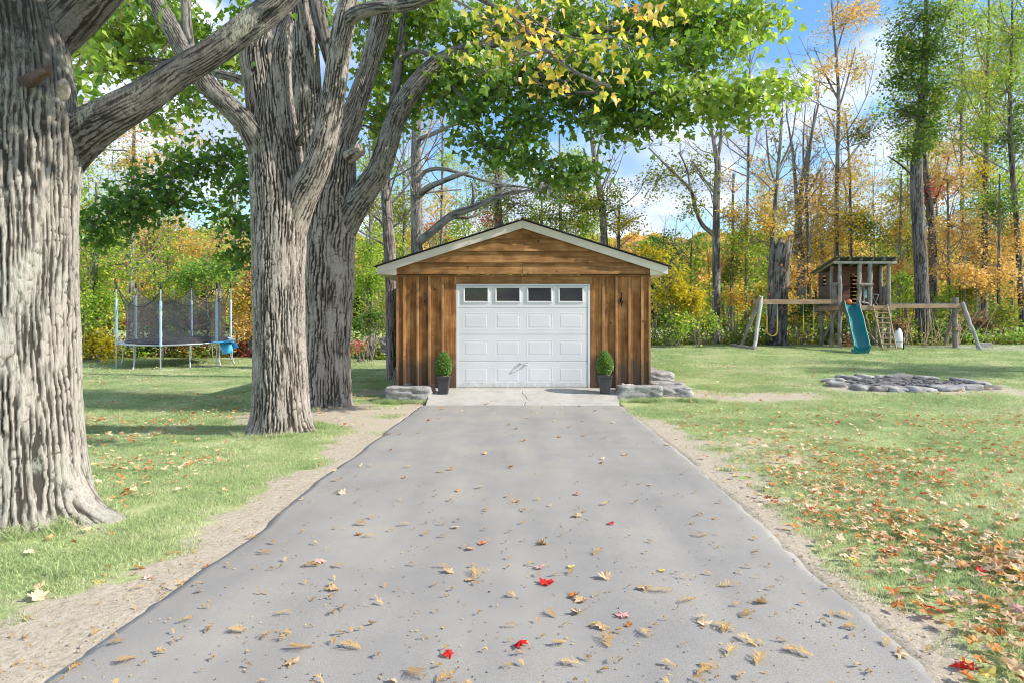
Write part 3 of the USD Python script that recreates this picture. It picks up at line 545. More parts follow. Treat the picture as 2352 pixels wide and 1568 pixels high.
# roof: fascia, deck, shingle courses
def sloped(xa, xb, top, thick, y0, y1, name, m):
    za, zb = roofz(xa) + top, roofz(xb) + top
    v = np.array([[xa, y0, za - thick], [xb, y0, zb - thick], [xb, y0, zb], [xa, y0, za], [xa, y1, za - thick], [xb, y1, zb - thick], [xb, y1, zb], [xa, y1, za]])
    f = np.array([[0, 1, 2, 3], [5, 4, 7, 6], [4, 0, 3, 7], [1, 5, 6, 2], [3, 2, 6, 7], [4, 5, 1, 0]])
    return obj(name, (v, f), m, garage)
sloped(AX - HALF, AX - .0015, 0, .155, 13.865, 13.889, 'fascia', CREAM); sloped(AX + .0015, AX + HALF, 0, .155, 13.865, 13.889, 'fascia', CREAM)
sloped(AX - HALF - .005, AX, .022, .02, 13.85, 20.7, 'roof_deck', DARK); sloped(AX, AX + HALF + .005, .022, .02, 13.85, 20.7, 'roof_deck', DARK)
for s in (-1, 1):
    z = roofz(AX + s * HALF)
    xe, xw = AX + s * HALF, (X0 if s < 0 else X1)
    obj('eave_return', (lambda m: (np.stack([m.vertices[:, 0], 13.9 + m.vertices[:, 2], m.vertices[:, 1]], 1), np.array(m.faces)[:, ::-1]))(trimesh.creation.extrude_polygon(Polygon([(xe - s * .01, z - .148), (xw - s * .02, z - .165), (xw - s * .02, roofz(xw) - .03), (xe - s * .01, z - .03)]), .02, engine='earcut')), CREAM, garage)
    obj('soffit', box(min(xe, xw), max(xe, xw), 13.925, 20.65, z - .15, z - .13), CREAM, garage)
    obj('eave_fascia', box(min(xe, xe - s * .02), max(xe, xe - s * .02), 13.895, 20.7, z - .15, z - .01), CREAM, garage)
    n = 17
    for k in range(n):
        a, b = (HALF + .075) * (1 - k / n), (HALF + .075) * (1 - (k + 1) / n) - .06
        y0 = 13.81 + R.uniform(-.02, .02); lift = .022 + .012 + R.uniform(0, .006)
        xa, xb = AX + s * a, AX + s * max(b, 0)
        v = np.array([[xa, y0, roofz(xa) + lift], [xb, y0, roofz(xb) + lift - .008], [xb, 20.75, roofz(xb) + lift - .008], [xa, 20.75, roofz(xa) + lift]])
        v = np.vstack([v, v - [0, 0, .011]])
        f = np.array([[0, 1, 2, 3], [7, 6, 5, 4], [0, 4, 5, 1], [1, 5, 6, 2], [2, 6, 7, 3], [3, 7, 4, 0]])
        obj('shingle_course', (v, f if s < 0 else f[:, ::-1]), SHINGLE, garage)
obj('ridge_cap', tube([(AX, 13.80, AZ + .03), (AX, 20.75, AZ + .03)], .03, 6), SHINGLE, garage)
# door frame and door
DX0, DX1 = GXc(666), GXc(1546)
obj('door_jamb', cbox(GXc(652), DX0, 14.0, 14.06, .25, GZc(526), .004), WHITE, garage)
obj('door_jamb', cbox(DX1, GXc(1562), 14.0, 14.06, .25, GZc(526), .004), WHITE, garage)
obj('door_head', cbox(GXc(652), GXc(1562), 13.992, 14.06, GZc(525), GZc(517), .004), WHITE, garage)
door = obj('garage_door', box(DX0 + .004, DX1 - .004, 14.0410, 14.0510, .268, GZc(680)), WHITE, garage)
obj('bottom_seal', box(DX0 + .002, DX1 - .002, 14.0060, 14.0360, .250, .272), IRON, door)
secs = [678, 858, 1040, 1220]
for k in range(3): obj('door_section', cbox(DX0 + .002, DX1 - .002, 14.0080, 14.0400, GZc(secs[k + 1]) + .003, GZc(secs[k]) - .003, .005), WHITE, door)
wx = [(700, 876), (915, 1091), (1130, 1306), (1344, 1519)]; wz0, wz1 = GZc(644), GZc(533)
top = [box(DX0 + .002, DX1 - .002, 14.0080, 14.0400, GZc(678) + .003, wz0), box(DX0 + .002, DX1 - .002, 14.0080, 14.0400, wz1, GZc(526) - .003)]
for a, b in zip([DX0 + .002] + [GXc(w[1]) for w in wx], [GXc(w[0]) for w in wx] + [DX1 - .002]): top.append(box(a, b, 14.0080, 14.0400, wz0 + .0005, wz1 - .0005))
obj('door_section', join(top), WHITE, door)
for a, b in wx:
    a, b = GXc(a), GXc(b)
    obj('window_frame', join([ring_frame(a, b, wz0, wz1, .034, 14.0100, 13.9920, .006), join([box(a, b, 14.0095, 14.0360, wz0, wz0 + .03), box(a, b, 14.0095, 14.0360, wz1 - .03, wz1), box(a, a + .03, 14.0095, 14.0360, wz0 + .03, wz1 - .03), box(b - .03, b, 14.0095, 14.0360, wz0 + .03, wz1 - .03)])]), WHITE, door)
    obj('pane', box(a + .03, b - .03, 14.0220, 14.0250, wz0 + .03, wz1 - .03), GLASS, door)
for z0, z1 in ((826, 712), (1008, 895), (1186, 1073)):
    for a, b in wx:
        a_, b_, c, d = GXc(a), GXc(b), GZc(z0), GZc(z1)
        obj('raised_panel', join([ring_frame(a_, b_, c, d, .018, 14.0100, 14.0062, .008), frustum(a_ + .034, b_ - .034, c + .034, d - .034, 14.0100, 14.0052, .026)]), WHITE, door)
hx, hz = GXc(1112), GZc(1055)
obj('handle', join([cbox(hx - .085, hx - .055, 13.9760, 14.0090, hz - .022, hz + .022, .005), cbox(hx + .055, hx + .085, 13.9760, 14.0090, hz - .022, hz + .022, .005), tube([(hx - .07, 13.9780, hz - .004), (hx - .05, 13.9610, hz - .008), (hx + .05, 13.9610, hz - .008), (hx + .07, 13.9780, hz - .004)], .008, 8, 12)]), STEEL, door)
for cx, s in ((445, -1), (1772, 1)):
    x, z0, z1 = GXc(cx), GZc(670), GZc(582)
    zc = (z0 + z1) / 2
    obj('iron_bracket', join([cbox(x - .011, x + .011, 13.955, 13.985, z0, z1, .004), cbox(x - .02, x + .02, 13.975, 13.9995, zc - .05, zc + .05, .004), tube([(x, 13.97, zc + .06), (x + s * .012, 13.93, zc + .02), (x + s * .02, 13.925, zc - .03), (x + s * .005, 13.95, zc - .07)], .008, 6, 10), tube([(x, 13.96, z1 - .01), (x, 13.94, z1 + .02), (x + .01, 13.93, z1)], .006, 5, 6)]), IRON, garage)

# leaning grey boards beside the garage
for k, (pa, pb, lb) in enumerate(((W(911, 842, 14.5), W(897, 889, 14.15), 'narrow grey board leaning against the left corner of the garage, outer of two'), (W(913, 848, 14.6), W(903, 889, 14.3), 'narrow grey board leaning against the left corner of the garage, inner of two'))):
    p = tube([pb, pa], .022, 4); m = obj('leaning_board', p, GREY_BOARD); tag(m, lb, 'board')

# ------------------------------------------------------------------ stones
def rock(c, s, seed, rough=0.10, sub=3, rot=0.0, sq=9.0, tilt=(0, 0)):
    m = trimesh.creation.box((2, 2, 2))
    for _ in range(sub): m = m.subdivide()
    v = np.array(m.vertices)
    n = (np.abs(v) ** sq).sum(1, keepdims=True) ** (1 / sq); v = v / n
    v = v * (np.array(s) / 2)
    k = 1.0 / max(s)
    q = v * np.array([1.5, 1.5, 2.2]) * k
    disp = np.stack([meshkit.fbm(q * 1.6 + seed * 3.1 + 17 * a, 4, seed + a) - .5 for a in range(3)], 1)
    v = v + disp * np.array(s) * rough * np.array([2.2, 2.2, 1.4])
    crag = (meshkit.noise(v * np.array([7, 7, 18]) + seed, seed + 7) - .5) * .075 * (np.abs(v[:, 2]) < .46 * s[2])
    h = v[:, :2]; h = h / np.maximum(np.linalg.norm(h, axis=1, keepdims=True), 1e-6); v[:, :2] += h * crag[:, None]
    Rm = trimesh.transformations.euler_matrix(tilt[0], tilt[1], rot)[:3, :3]
    return v @ Rm.T + np.array(c), np.array(m.faces)
def stone_px(name, x0, x1, y0, y1, d, depth, label, seed, sub=4, m=STONE, cat='stone', rot=0.0, sink=.05, rough=.1, group=None):
    a, b = W(x0, y1, d), W(x1, y0, d)
    c = ((a[0] + b[0]) / 2, d + depth / 2, (a[2] + b[2]) / 2 - sink / 2)
    o = obj(name, rock(c, (b[0] - a[0], depth, b[2] - a[2] + sink), seed, rough, sub, rot), m, smooth=40)
    return tag(o, label, cat, group)
stone_px('stone_block', 884, 988, 888, 918, 13.35, .5, 'rectangular grey stone block at the left corner of the garage, beside the concrete apron', 3, sub=5, rough=.055, sink=.1)
stone_px('stone_block', 1419, 1522, 886, 916, 13.45, .45, 'long dark-faced stone block right of the right potted shrub, pebbles along its top', 4, sub=5, rough=.07, sink=.1)
stone_px('stone_block', 1512, 1597, 890, 917, 13.7, .9, 'pale rounded stone block at the right end of the border, outermost by the lawn', 5, sub=5, rough=.08, sink=.1)
stone_px('stone_block', 1496, 1576, 879, 893, 14.4, .7, 'flat thin stone slab behind the pale rounded block, at the right corner of the garage', 6, sub=4, rough=.06)
stone_px('stone_block', 1490, 1548, 854, 884, 15.3, .9, 'sloping grey stone block along the right side of the garage', 8, sub=4, rough=.1)
stone_px('stone_block', 1488, 1509, 845, 856, 17.0, .6, 'smallest, farthest stone block against the right side of the garage', 9, sub=4)
stone_px('boulder', 873, 906, 773, 806, 25.6, .6, 'rough brownish boulder at the edge of the trees left of the garage', 12, sub=4, m=STONE_DARK, cat='boulder', rough=.16)
stone_px('flat_stone', 1022 - 35, 1022 + 5, 874 + 14, 887 + 14, 13.75, .16, 'round tan stone wedged between the left stone block and the apron', 13, sub=3, m=PEBBLE_BROWN, rough=.06) if False else None
def pebbles(lst, label, group, m):
    for k, (px, py, r, d, col) in enumerate(lst):
        c = W(px, py, d); o = obj('pebble', rock(c, (r * 2.2, r * 1.9, r * 1.5), 30 + k + int(px), .08, 2, R.uniform(0, 3), 2.4), col, smooth=True)
        tag(o, label, 'pebble', group)
pl = []
for k in range(15): pl.append((1431 + k * 4.9 + R.uniform(-1, 1), 882.5 + k * .55 + R.uniform(-1.2, 1.0), R.uniform(.02, .045), 13.78, PEBBLE))
pebbles(pl, 'pale round pebble in the row on top of the long dark-faced stone block', 'pebbles on the right stone block', None)
pebbles([(918, 889, .05, 13.78, PEBBLE_BROWN), (943, 888.5, .028, 13.8, PEBBLE), (955, 889, .025, 13.8, PEBBLE)], 'small pebble behind the left stone block at the garage wall', 'pebbles behind the left stone block', None)
tag(obj('pebble', rock(W(936, 885, 13.82), (.14, .1, .11), 77, .06, 3, 0, 2.4), STONE, smooth=True), 'large round grey pebble on the left stone block, biggest of its row', 'pebble')
tag(obj('pebble', rock(W(925, 888, 13.8), (.07, .06, .05), 78, .06, 2, 0, 2.4), plain('red_pebble', (0.34, 0.15, 0.09), .8), smooth=True), 'small reddish pebble left of the large round grey one', 'pebble')
tag(obj('pebble', rock(W(1004 - 12, 893, 13.75), (.17, .1, .22), 79, .05, 3, 0, 2.6), PEBBLE_BROWN, smooth=True), 'smooth tan stone standing between the left stone block and the apron', 'stone')
tag(obj('pebble', rock(W(1509, 890, 13.75), (.17, .09, .06), 80, .06, 3, .3, 2.6, (0, .35)), PEBBLE_BROWN, smooth=True), 'flat tan stone at the right end of the pebble row', 'stone')

# fire pit
pit = thing('fire_pit', 'low ring of rough grey stones filled with ash, out on the right lawn', 'fire pit', (9.2, 15.4, .17))
ring = [(1898, 1935, 878, 893, 15.9), (1933, 1975, 876, 890, 16.4), (1975, 2012, 867, 892, 16.6), (2012, 2046, 876, 889, 16.6), (2046, 2096, 874, 888, 16.8), (2110, 2158, 878, 889, 16.5), (2196, 2245, 886, 900, 16.0), (2228, 2278, 886, 903, 15.6),
        (1908, 1948, 886, 902, 15.3), (1966, 2010, 893, 908, 14.75), (2005, 2040, 896, 911, 14.6), (2038, 2086, 894, 911, 14.5), (2090, 2152, 892, 912, 14.4), (2154, 2212, 892, 909, 14.55), (2214, 2258, 896, 905, 14.8)]
for k, (a, b, t, u, d) in enumerate(ring):
    p, q = W(a, u, d), W(b, t, d); g = float(gz((p[0] + q[0]) / 2, d))
    h = max(.10, q[2] - g)
    obj('stone', rock(((p[0] + q[0]) / 2, d + .12, g + h / 2 - .04), (q[0] - p[0], .36 + R.uniform(0, .15), h + .09), 50 + k, .12, 3, R.uniform(-.2, .2), 6, (R.uniform(-.1, .1), R.uniform(-.12, .12))), STONE if k not in (4, 6, 10) else STONE_DARK, pit, smooth=35)
th = np.linspace(0, 2 * np.pi, 40, endpoint=False); rings = []
for rr in (0, .25, .5, .75, .95, 1.1):
    x, y = 9.25 + 1.75 * rr * np.cos(th), 15.6 + 1.05 * rr * np.sin(th)
    rings.append(np.stack([x, y, gz(x, y) + (.05 if rr < .9 else .035 if rr < 1 else -.02) + .05 * (meshkit.fbm(np.stack([x * 5, y * 5, 0 * x], -1), 3, 6) - .5)], 1))
f = [[a * 40 + k, a * 40 + (k + 1) % 40, (a + 1) * 40 + (k + 1) % 40, (a + 1) * 40 + k] for a in range(5) for k in range(40)]
obj('ash_bed', (np.vstack(rings), np.array(f)[:, ::-1] if False else np.array(f)), ASH, pit, smooth=True, kind='stuff')
cl = []
for k in range(260):
    a, r_ = R.uniform(0, 6.28), math.sqrt(R.uniform(0, .85)); x, y = 9.25 + 1.7 * r_ * math.cos(a), 15.6 + 1.0 * r_ * math.sin(a); s = R.uniform(.03, .10)
    cl.append(rock((x, y, float(gz(x, y)) + .055), (s, s * .8, s * .6), 400 + k, .15, 1, R.uniform(0, 3), 3))
obj('ash_lump', join(cl), ASH, pit, kind='stuff')
cb = W(2262, 790, 26.2); tag(obj('concrete_block', cbox(cb[0] - .24, cb[0] + .24, 26.1, 26.4, float(gz(cb[0], 26.2)), float(gz(cb[0], 26.2)) + .2, .02, .008), STONE), 'squared grey concrete block lying on the gravel at the right edge', 'block')

# ------------------------------------------------------------------ potted shrubs
def scatter_leaves(P, rng, size, template, droop=0.3, up=0.6, out=None, outw=0.0):
    """Leaf templates (u across, v along, w normal) at points P. Returns vertex array (n, k, 3)."""
    n = len(P)
    d = rng.normal(size=(n, 3)); d[:, 2] *= 0.5
    if out is not None: d = d / np.linalg.norm(d, axis=1, keepdims=True) + out * outw
    d /= np.linalg.norm(d, axis=1, keepdims=True); d[:, 2] -= droop; d /= np.linalg.norm(d, axis=1, keepdims=True)
    nn = rng.normal(size=(n, 3)); nn[:, 2] = np.abs(nn[:, 2]) + up
    nn -= d * (nn * d).sum(1, keepdims=True); nn /= np.linalg.norm(nn, axis=1, keepdims=True)
    s = np.cross(d, nn)
    sz = np.broadcast_to(size, n)[:, None, None]
    t = template[None]
    return P[:, None] + sz * (t[..., 0:1] * s[:, None] + t[..., 1:2] * d[:, None] + t[..., 2:3] * nn[:, None])
def merge(V, faces):
    n, k, _ = V.shape
    p = Pieces((V.reshape(-1, 3), (faces[None] + (np.arange(n) * k)[:, None, None]).reshape(-1, faces.shape[1])))
    p.rnd = np.repeat(RND.uniform(size=n), k)
    return p
QUAD = np.array([[0, 0, 0], [.42, .5, .10], [0, 1, -.05], [-.42, .5, .10]]); QUADF = np.array([[0, 1, 2], [0, 2, 3]])
_half = [(.12, -.10), (.38, -.12), (.34, .10), (.62, .30), (.57, .46), (.33, .45), (.35, .66), (.17, .68)]
_pts = [(0, 0)] + _half + [(0, 1.0)] + [(-x, y) for x, y in reversed(_half)]
MAPLE = np.array([(x, y, abs(x) * .28 - .22 * (y - .3) ** 2) for x, y in _pts] + [(0, .28, .0)])
MAPLEF = np.array([[len(_pts), k, (k + 1) % len(_pts)] for k in range(len(_pts))])
_hs = [(.36, -.10), (.62, .34), (.33, .46), (.20, .70)]
_ps = [(0, 0)] + _hs + [(0, 1.0)] + [(-x, y) for x, y in reversed(_hs)]
MAPLE_S = np.array([(x, y, abs(x) * .28 - .22 * (y - .3) ** 2) for x, y in _ps] + [(0, .28, .0)])
MAPLE_SF = np.array([[len(_ps), k, (k + 1) % len(_ps)] for k in range(len(_ps))])

for cx, bx, ty, by, lb in ((566, 566, 1138, 1258, 'clipped egg-shaped boxwood in a black tapered pot, left of the white door'), (1663, 1662, 1132, 1252, 'clipped egg-shaped boxwood in a black tapered pot, right of the white door')):
    d = 13.6; sc = FPX / d
    x = (826.9 + cx * .3385 - CX) / sc; zb = EYE - (477.7 + by * .3385 - HY) / sc; zt = EYE - (477.7 + ty * .3385 - HY) / sc
    t = thing('potted_shrub', lb, 'potted shrub', (x, d, zb))
    def sq(w, z, rd=.03):
        pts = []
        for sx, sy in ((1, 1), (-1, 1), (-1, -1), (1, -1)):
            a0 = math.atan2(sy, sx)
            for a in (a0 - .5, a0, a0 + .5): pts.append((x + sx * (w - rd) + rd * math.cos(a), d + .02 + sy * (w - rd) + rd * math.sin(a), z))
        return np.array(pts)
    def loft(ws):
        v = np.vstack([sq(w, z) for w, z in ws]); f = tube_faces(len(ws), 12); k = len(v)
        v = np.vstack([v, v[:12].mean(0)]); f = np.vstack([f, np.stack([np.full(12, k), (np.arange(12) + 1) % 12, np.arange(12)], 1)])
        return v, f
    obj('pot', loft([(.092, zb), (.094, zb + .01), (.128, zt - .035), (.1285, zt - .034)]), POT, t, smooth=40)
    obj('rim', loft([(.129, zt - .04), (.141, zt - .038), (.143, zt), (.132, zt + .002), (.128, zt - .03)]), POT, t, smooth=40)
    m = trimesh.creation.icosphere(3, .122); v = np.array(m.vertices); v[:, 2] *= .35; v += (meshkit.fbm(v * 18, 3, 5)[:, None] - .5) * .03
    obj('soil', (v + [x, d + .02, zt - .02], m.faces), SOIL, t, smooth=True)
    obj('stem', tube([(x, d + .02, zt - .02), (x + .01, d + .02, zt + .1)], .012, 6), TWIG, t)
    n = 5200; u = R.normal(size=(n, 3)); u /= np.linalg.norm(u, axis=1, keepdims=True)
    hz_ = .235
    rr_ = R.uniform(.72, 1.0, n) ** .5 * (1 + .10 * (meshkit.fbm(u * 3.0 + cx, 3, 9) - .5) * 2)
    prof = np.where(u[:, 2] < 0, 1.0, 1 - .22 * u[:, 2] ** 2)
    P = np.stack([u[:, 0] * .155 * prof * rr_, u[:, 1] * .155 * prof * rr_, u[:, 2] * np.where(u[:, 2] > 0, .29, .19) * rr_], 1) + [x, d + .02, zt + .185]
    obj('foliage', merge(scatter_leaves(P, R, R.uniform(.020, .036, n), QUAD, -.2, .2, u, 1.2), QUADF), LEAF['box'], t)

# ------------------------------------------------------------------ trampoline
TC, TR = np.array([-11.68, 23.9]), 1.83
tramp = thing('trampoline', 'round trampoline with sagging black safety net and blue padded poles on the left lawn', 'trampoline', (TC[0], TC[1], float(gz(*TC))))
def tz(x, y): return 0.89 + 0.06 * (y - 22.07)
def tp(a, r=TR, dz=0.0): x, y = TC[0] + r * math.cos(a), TC[1] + r * math.sin(a); return np.array([x, y, tz(x, y) + dz])
ang = np.linspace(0, 2 * np.pi, 73)
obj('frame', tube([tp(a) for a in ang], .028, 8), STEEL, tramp, smooth=True)
gdisc = np.vstack([[TC[0], TC[1], tz(*TC) - .03]] + [tp(a, TR - .17, .01) for a in ang[:-1]]); obj('mat', (gdisc, np.array([[0, 1 + k, 1 + (k + 1) % 72] for k in range(72)])), MAT_FABRIC, tramp)
obj('springs', join([tube([tp(a, TR - .18, .01), tp(a, TR - .02, 0)], .011, 4) for a in ang[:-1]]), STEEL, tramp)
def ray_angle(px, near):
    s = (px - CX) / FPX; r = TR + .07               # angle on the circle where the line of sight meets it
    A, B, C = 1 + s * s, -2 * (s * TC[0] + TC[1]), TC[0] ** 2 + TC[1] ** 2 - r * r
    disc = B * B - 4 * A * C; y = (-B + (-1 if near else 1) * math.sqrt(max(disc, 0))) / (2 * A); return math.atan2(y - TC[1], s * y - TC[0])
poles = [(267.5, True), (369, True), (498, True), (530, False), (440, False), (312, False)]
pa = sorted(ray_angle(p, nr) for p, nr in poles)
for a in pa:
    r = TR + .07; b = tp(a, r); g = float(gz(b[0], b[1])); top = tp(a, r, 1.93)
    pole = obj('pole', tube([(b[0], b[1], g - .03), top], .021, 8), STEEL, tramp, smooth=True)
    n = 26; z0, z1 = b[2] - .03, b[2] + R.uniform(1.35, 1.6)
    zz = np.linspace(z0, z1, n); obj('foam_sleeve', tube([(b[0], b[1], z) for z in zz], .042 + .010 * (meshkit.noise(np.stack([zz * 22, zz * 0, zz * 0 + a], -1), 3) - .5) * 2, 8), BLUE_FOAM, pole, smooth=True)
    obj('pole_cap', tube([top + [0, 0, -.12], top + [0, 0, -.02], top + [0, 0, .03], top + [0, 0, .09]], [.03, .04, .02, .026], 8), BLACK_CAP, pole, smooth=True)
    obj('leg', tube([(b[0], b[1], b[2] - .02), (b[0], b[1], g + .08), (b[0] + .03, b[1] - .05, g + .01), (b[0] + .1, b[1] - .12, g)], .022, 6, 10), STEEL, tramp, smooth=True)
for a in [(pa[k] + pa[(k + 1) % 6] + (2 * np.pi if k == 5 else 0)) / 2 for k in range(6)] + [pa[2] + .12, pa[3] - .15]:
    b = tp(a, TR - .02); g = float(gz(b[0], b[1])); o = np.array([math.cos(a), math.sin(a), 0])
    obj('leg', tube([b, (b[0], b[1], g + .1), np.array([b[0], b[1], g + .015]) + .03 * o, np.array([b[0], b[1], g]) + .14 * o], .022, 6, 12), STEEL, tramp, smooth=True)
# net: hung from the poles, sagging between them, drawn in towards the mat
na, nh = 180, 22; V = np.zeros((na, nh, 3)); aa = np.linspace(0, 2 * np.pi, na, endpoint=False)
for k, a in enumerate(aa):
    d = [((a - p) % (2 * np.pi)) for p in pa]; i0 = int(np.argmin(d)); p0 = pa[i0]; p1 = pa[(i0 + 1) % 6]; span = (p1 - p0) % (2 * np.pi); t = ((a - p0) % (2 * np.pi)) / span
    chord = 1 - (1 - math.cos(span / 2) / math.cos(span * (t - .5))) if span < 2.8 else 1
    sag = .60 * (1 - (2 * t - 1) ** 2) ** .8 * min(1, span / 1.0); ri = (TR + .02) * (math.cos(span / 2) / math.cos(span * (t - .5))) ** .9
    top = tp(a, ri - .02, 1.83 - sag); bot = tp(a, TR - .22, .03)
    for h in range(nh):
        s = h / (nh - 1); P = top * (1 - s) + bot * s
        fold = .05 * (meshkit.noise(np.array([math.cos(a) * 5, math.sin(a) * 5, s * 2]), 4) - .5) * math.sin(math.pi * s) * 2; o = np.array([math.cos(a), math.sin(a), 0])
        V[k, h] = P - o * (.10 * math.sin(math.pi * s) * (1 - .3 * t)) + o * fold
i, j = np.meshgrid(np.arange(na), np.arange(nh - 1), indexing='ij'); q = i * nh + j; q2 = ((i + 1) % na) * nh + j
net = obj('safety_net', (V.reshape(-1, 3), np.stack([q, q2, q2 + 1, q + 1], -1).reshape(-1, 4)), NET, tramp, smooth=True)
obj('net_rope', tube(np.vstack([V[:, 0], V[:1, 0]]), .013, 5), BLACK_CAP, net)
obj('net_hem', tube(np.vstack([V[:, -1], V[:1, -1]]), .014, 5), BLACK_CAP, net)
# torn blue padding hanging off the right side
def cloth(P00, P10, P01, P11, sag, n=10, seed=0, thick=.02):
    u, v = np.meshgrid(np.linspace(0, 1, n), np.linspace(0, 1, n), indexing='ij'); u, v = u[..., None], v[..., None]
    S = (1 - u) * (1 - v) * P00 + u * (1 - v) * P10 + (1 - u) * v * P01 + u * v * P11
    S = S + sag * np.sin(np.pi * u) * np.sin(np.pi * v) + .04 * (meshkit.fbm(S * 4, 3, seed)[..., None] - .5)
    N = np.cross(P10 - P00, P01 - P00); N = N / np.linalg.norm(N) * thick
    A, B = S.reshape(-1, 3), S.reshape(-1, 3) + N
    i, j = np.meshgrid(np.arange(n - 1), np.arange(n - 1), indexing='ij'); q = (i * n + j).ravel(); f = np.stack([q, q + n, q + n + 1, q + 1], 1)
    e = np.concatenate([np.arange(n), n * np.arange(1, n) + n - 1, n * (n - 1) + np.arange(n - 2, -1, -1), n * np.arange(n - 2, 0, -1)]); e2 = np.roll(e, -1); k = n * n
    return np.vstack([A, B]), np.vstack([f, f[:, ::-1] + k, np.stack([e, e2, e2 + k, e + k], 1)])
y0 = 22.5
obj('torn_pad', cloth(W(504, 787, 22.6), W(531, 784, 22.7), W(512, 814, 22.45), W(535, 808, 22.5), np.array([-.03, -.06, 0]), 12, 1), BLUE_PAD, tramp, smooth=True)
obj('torn_pad', cloth(W(528, 783, 22.9), W(540, 783, 23.0), W(536, 800, 22.7), W(549, 797, 22.8), np.array([.03, -.05, 0]), 10, 2), BLUE_PAD, tramp, smooth=True)
obj('torn_pad', cloth(W(490, 784, 22.45), W(535, 780, 22.9), W(488, 786, 22.2), W(537, 785, 22.6), np.array([0, 0, -.02]), 10, 3), BLUE_PAD, tramp, smooth=True)

# ------------------------------------------------------------------ play structure
Cx = lambda c: 1531 + c * .349
Cy = lambda c: 539 + c * .349
PW = lambda cx, cy, d: W(Cx(cx), Cy(cy), d)
play = thing('play_structure', 'log-post playhouse on stilts with green slide, ladder and swing beams', 'playhouse', (13.4, 26.3, float(gz(13.4, 26.3))))
def logtube(a, b, r, r2=None, sides=9, seed=0):
    n = 12; Q, rr, _ = resample(np.array([a, b]), np.array([r, r2 or r * .9]), n)
    w = np.stack([meshkit.noise(np.stack([np.arange(n) * .8, np.arange(n) * 0 + seed, np.arange(n) * 0 + k], -1), 3) - .5 for k in range(3)], 1) * r * .5
    return tube(Q + w, rr * (1 + .22 * (meshkit.noise(np.stack([np.arange(n) * 1.3, np.arange(n) * 0 + seed, np.arange(n) * 0], -1), 8) - .5)), sides)
sd = [100]
def log(name, a, b, r, m=LOG, r2=None, parent=None):
    sd[0] += 1; return obj(name, logtube(np.array(a), np.array(b), r, r2, seed=sd[0]), m, parent or play, smooth=40)
DK = 2.26; PX0, PX1, PY0, PY1, PY2 = 12.42, 14.40, 25.98, 26.62, 27.65
roof_z = lambda y: 4.06 - (y - 25.9) * .20
gP = lambda x, y: float(gz(x, y))
for cx in (1140, 1465): x = PW(cx, 0, PY0)[0]; log('post', (x, PY0, gP(x, PY0) - .1), (x, PY0, roof_z(PY0) - .06), .075)
for cx, r in ((1270, .085), (1340, .09)): x = PW(cx, 0, PY0)[0]; log('post', (x - .02, PY0, DK - .02), (x + .01, PY0, roof_z(PY0) - .06), r)
for cx in (1081, 1405): x = PW(cx, 0, PY1)[0]; log('post', (x, PY1 - .07, gP(x, PY1) - .1), (x, PY1 - .07, roof_z(PY1) - .06), .075)
for cx in (1018, 1375): x = PW(cx, 0, PY2)[0]; log('post', (x, PY2, gP(x, PY2) - .1), (x, PY2, DK), .08)
# deck
for k, y in enumerate(np.arange(25.92, 27.7, .146)): obj('deck_board', cbox(PX0 - .12, PX1 + .1, y, y + .138, DK - .005, DK + .028, .004), LUMBER, play)
obj('deck_beam', cbox(PX0 - .13, PX1 + .12, 25.86, 25.90, DK - .17, DK - .008, .006), LUMBER, play); obj('deck_beam', cbox(PX0 - .13, PX1 + .12, 27.7, 27.74, DK - .17, DK - .008, .006), LUMBER, play)
for x in (PX0 - .1, PX1 + .06): obj('deck_joist', box(x, x + .04, 25.905, 27.695, DK - .165, DK - .01), LUMBER, play)
# house walls of single planks
hx0, hx1 = PX0 - .02, PX1 - .05
dx0, dx1 = PW(1208, 0, PY1)[0], PW(1256, 0, PY1)[0]; dz1 = PW(0, 265, PY1)[2]
def planks(name, z0, z1, mk, m, h=.155):
    z = z0
    while z < z1 - .02:
        mk(z + .003, min(z + h - .003, z1), name, m); z += h
def front(za, zb, nm, m):
    if za < dz1:
        obj(nm, cbox(hx0, dx0, PY1, PY1 + .022, za, zb, .003), m, play); obj(nm, cbox(dx1, hx1, PY1, PY1 + .022, za, zb, .003), m, play)
    else: obj(nm, cbox(hx0, hx1, PY1, PY1 + .022, za, zb, .003), m, play)
planks('wall_plank', DK + .03, roof_z(PY1) - .1, front, BROWN_PLANK)
planks('wall_plank', DK + .03, roof_z(PY2) - .1, lambda za, zb, nm, m: obj(nm, cbox(hx0, hx1, PY2 - .03, PY2 - .01, za, zb - .03, .003), m, play), BROWN_PLANK)
sy0, sy1, sz0, sz1 = 26.98, 27.26, PW(0, 336, 27)[2], PW(0, 290, 27)[2]
def side(x):
    def mk(za, zb, nm, m):
        if x < 13 and za < sz1 and zb > sz0 + .03:
            obj(nm, cbox(x, x + .02, PY1 + .025, sy0, za, zb, .003), m, play); obj(nm, cbox(x, x + .02, sy1, PY2 - .035, za, zb, .003), m, play)
        else: obj(nm, cbox(x, x + .02, PY1 + .025, PY2 - .035, za, zb, .003), m, play)
    return mk
planks('side_plank', DK + .03, roof_z(PY2) - .1, side(hx0), BROWN_PLANK_Y, .2); planks('side_plank', DK + .03, roof_z(PY2) - .1, side(hx1 - .02), BROWN_PLANK_Y, .2)
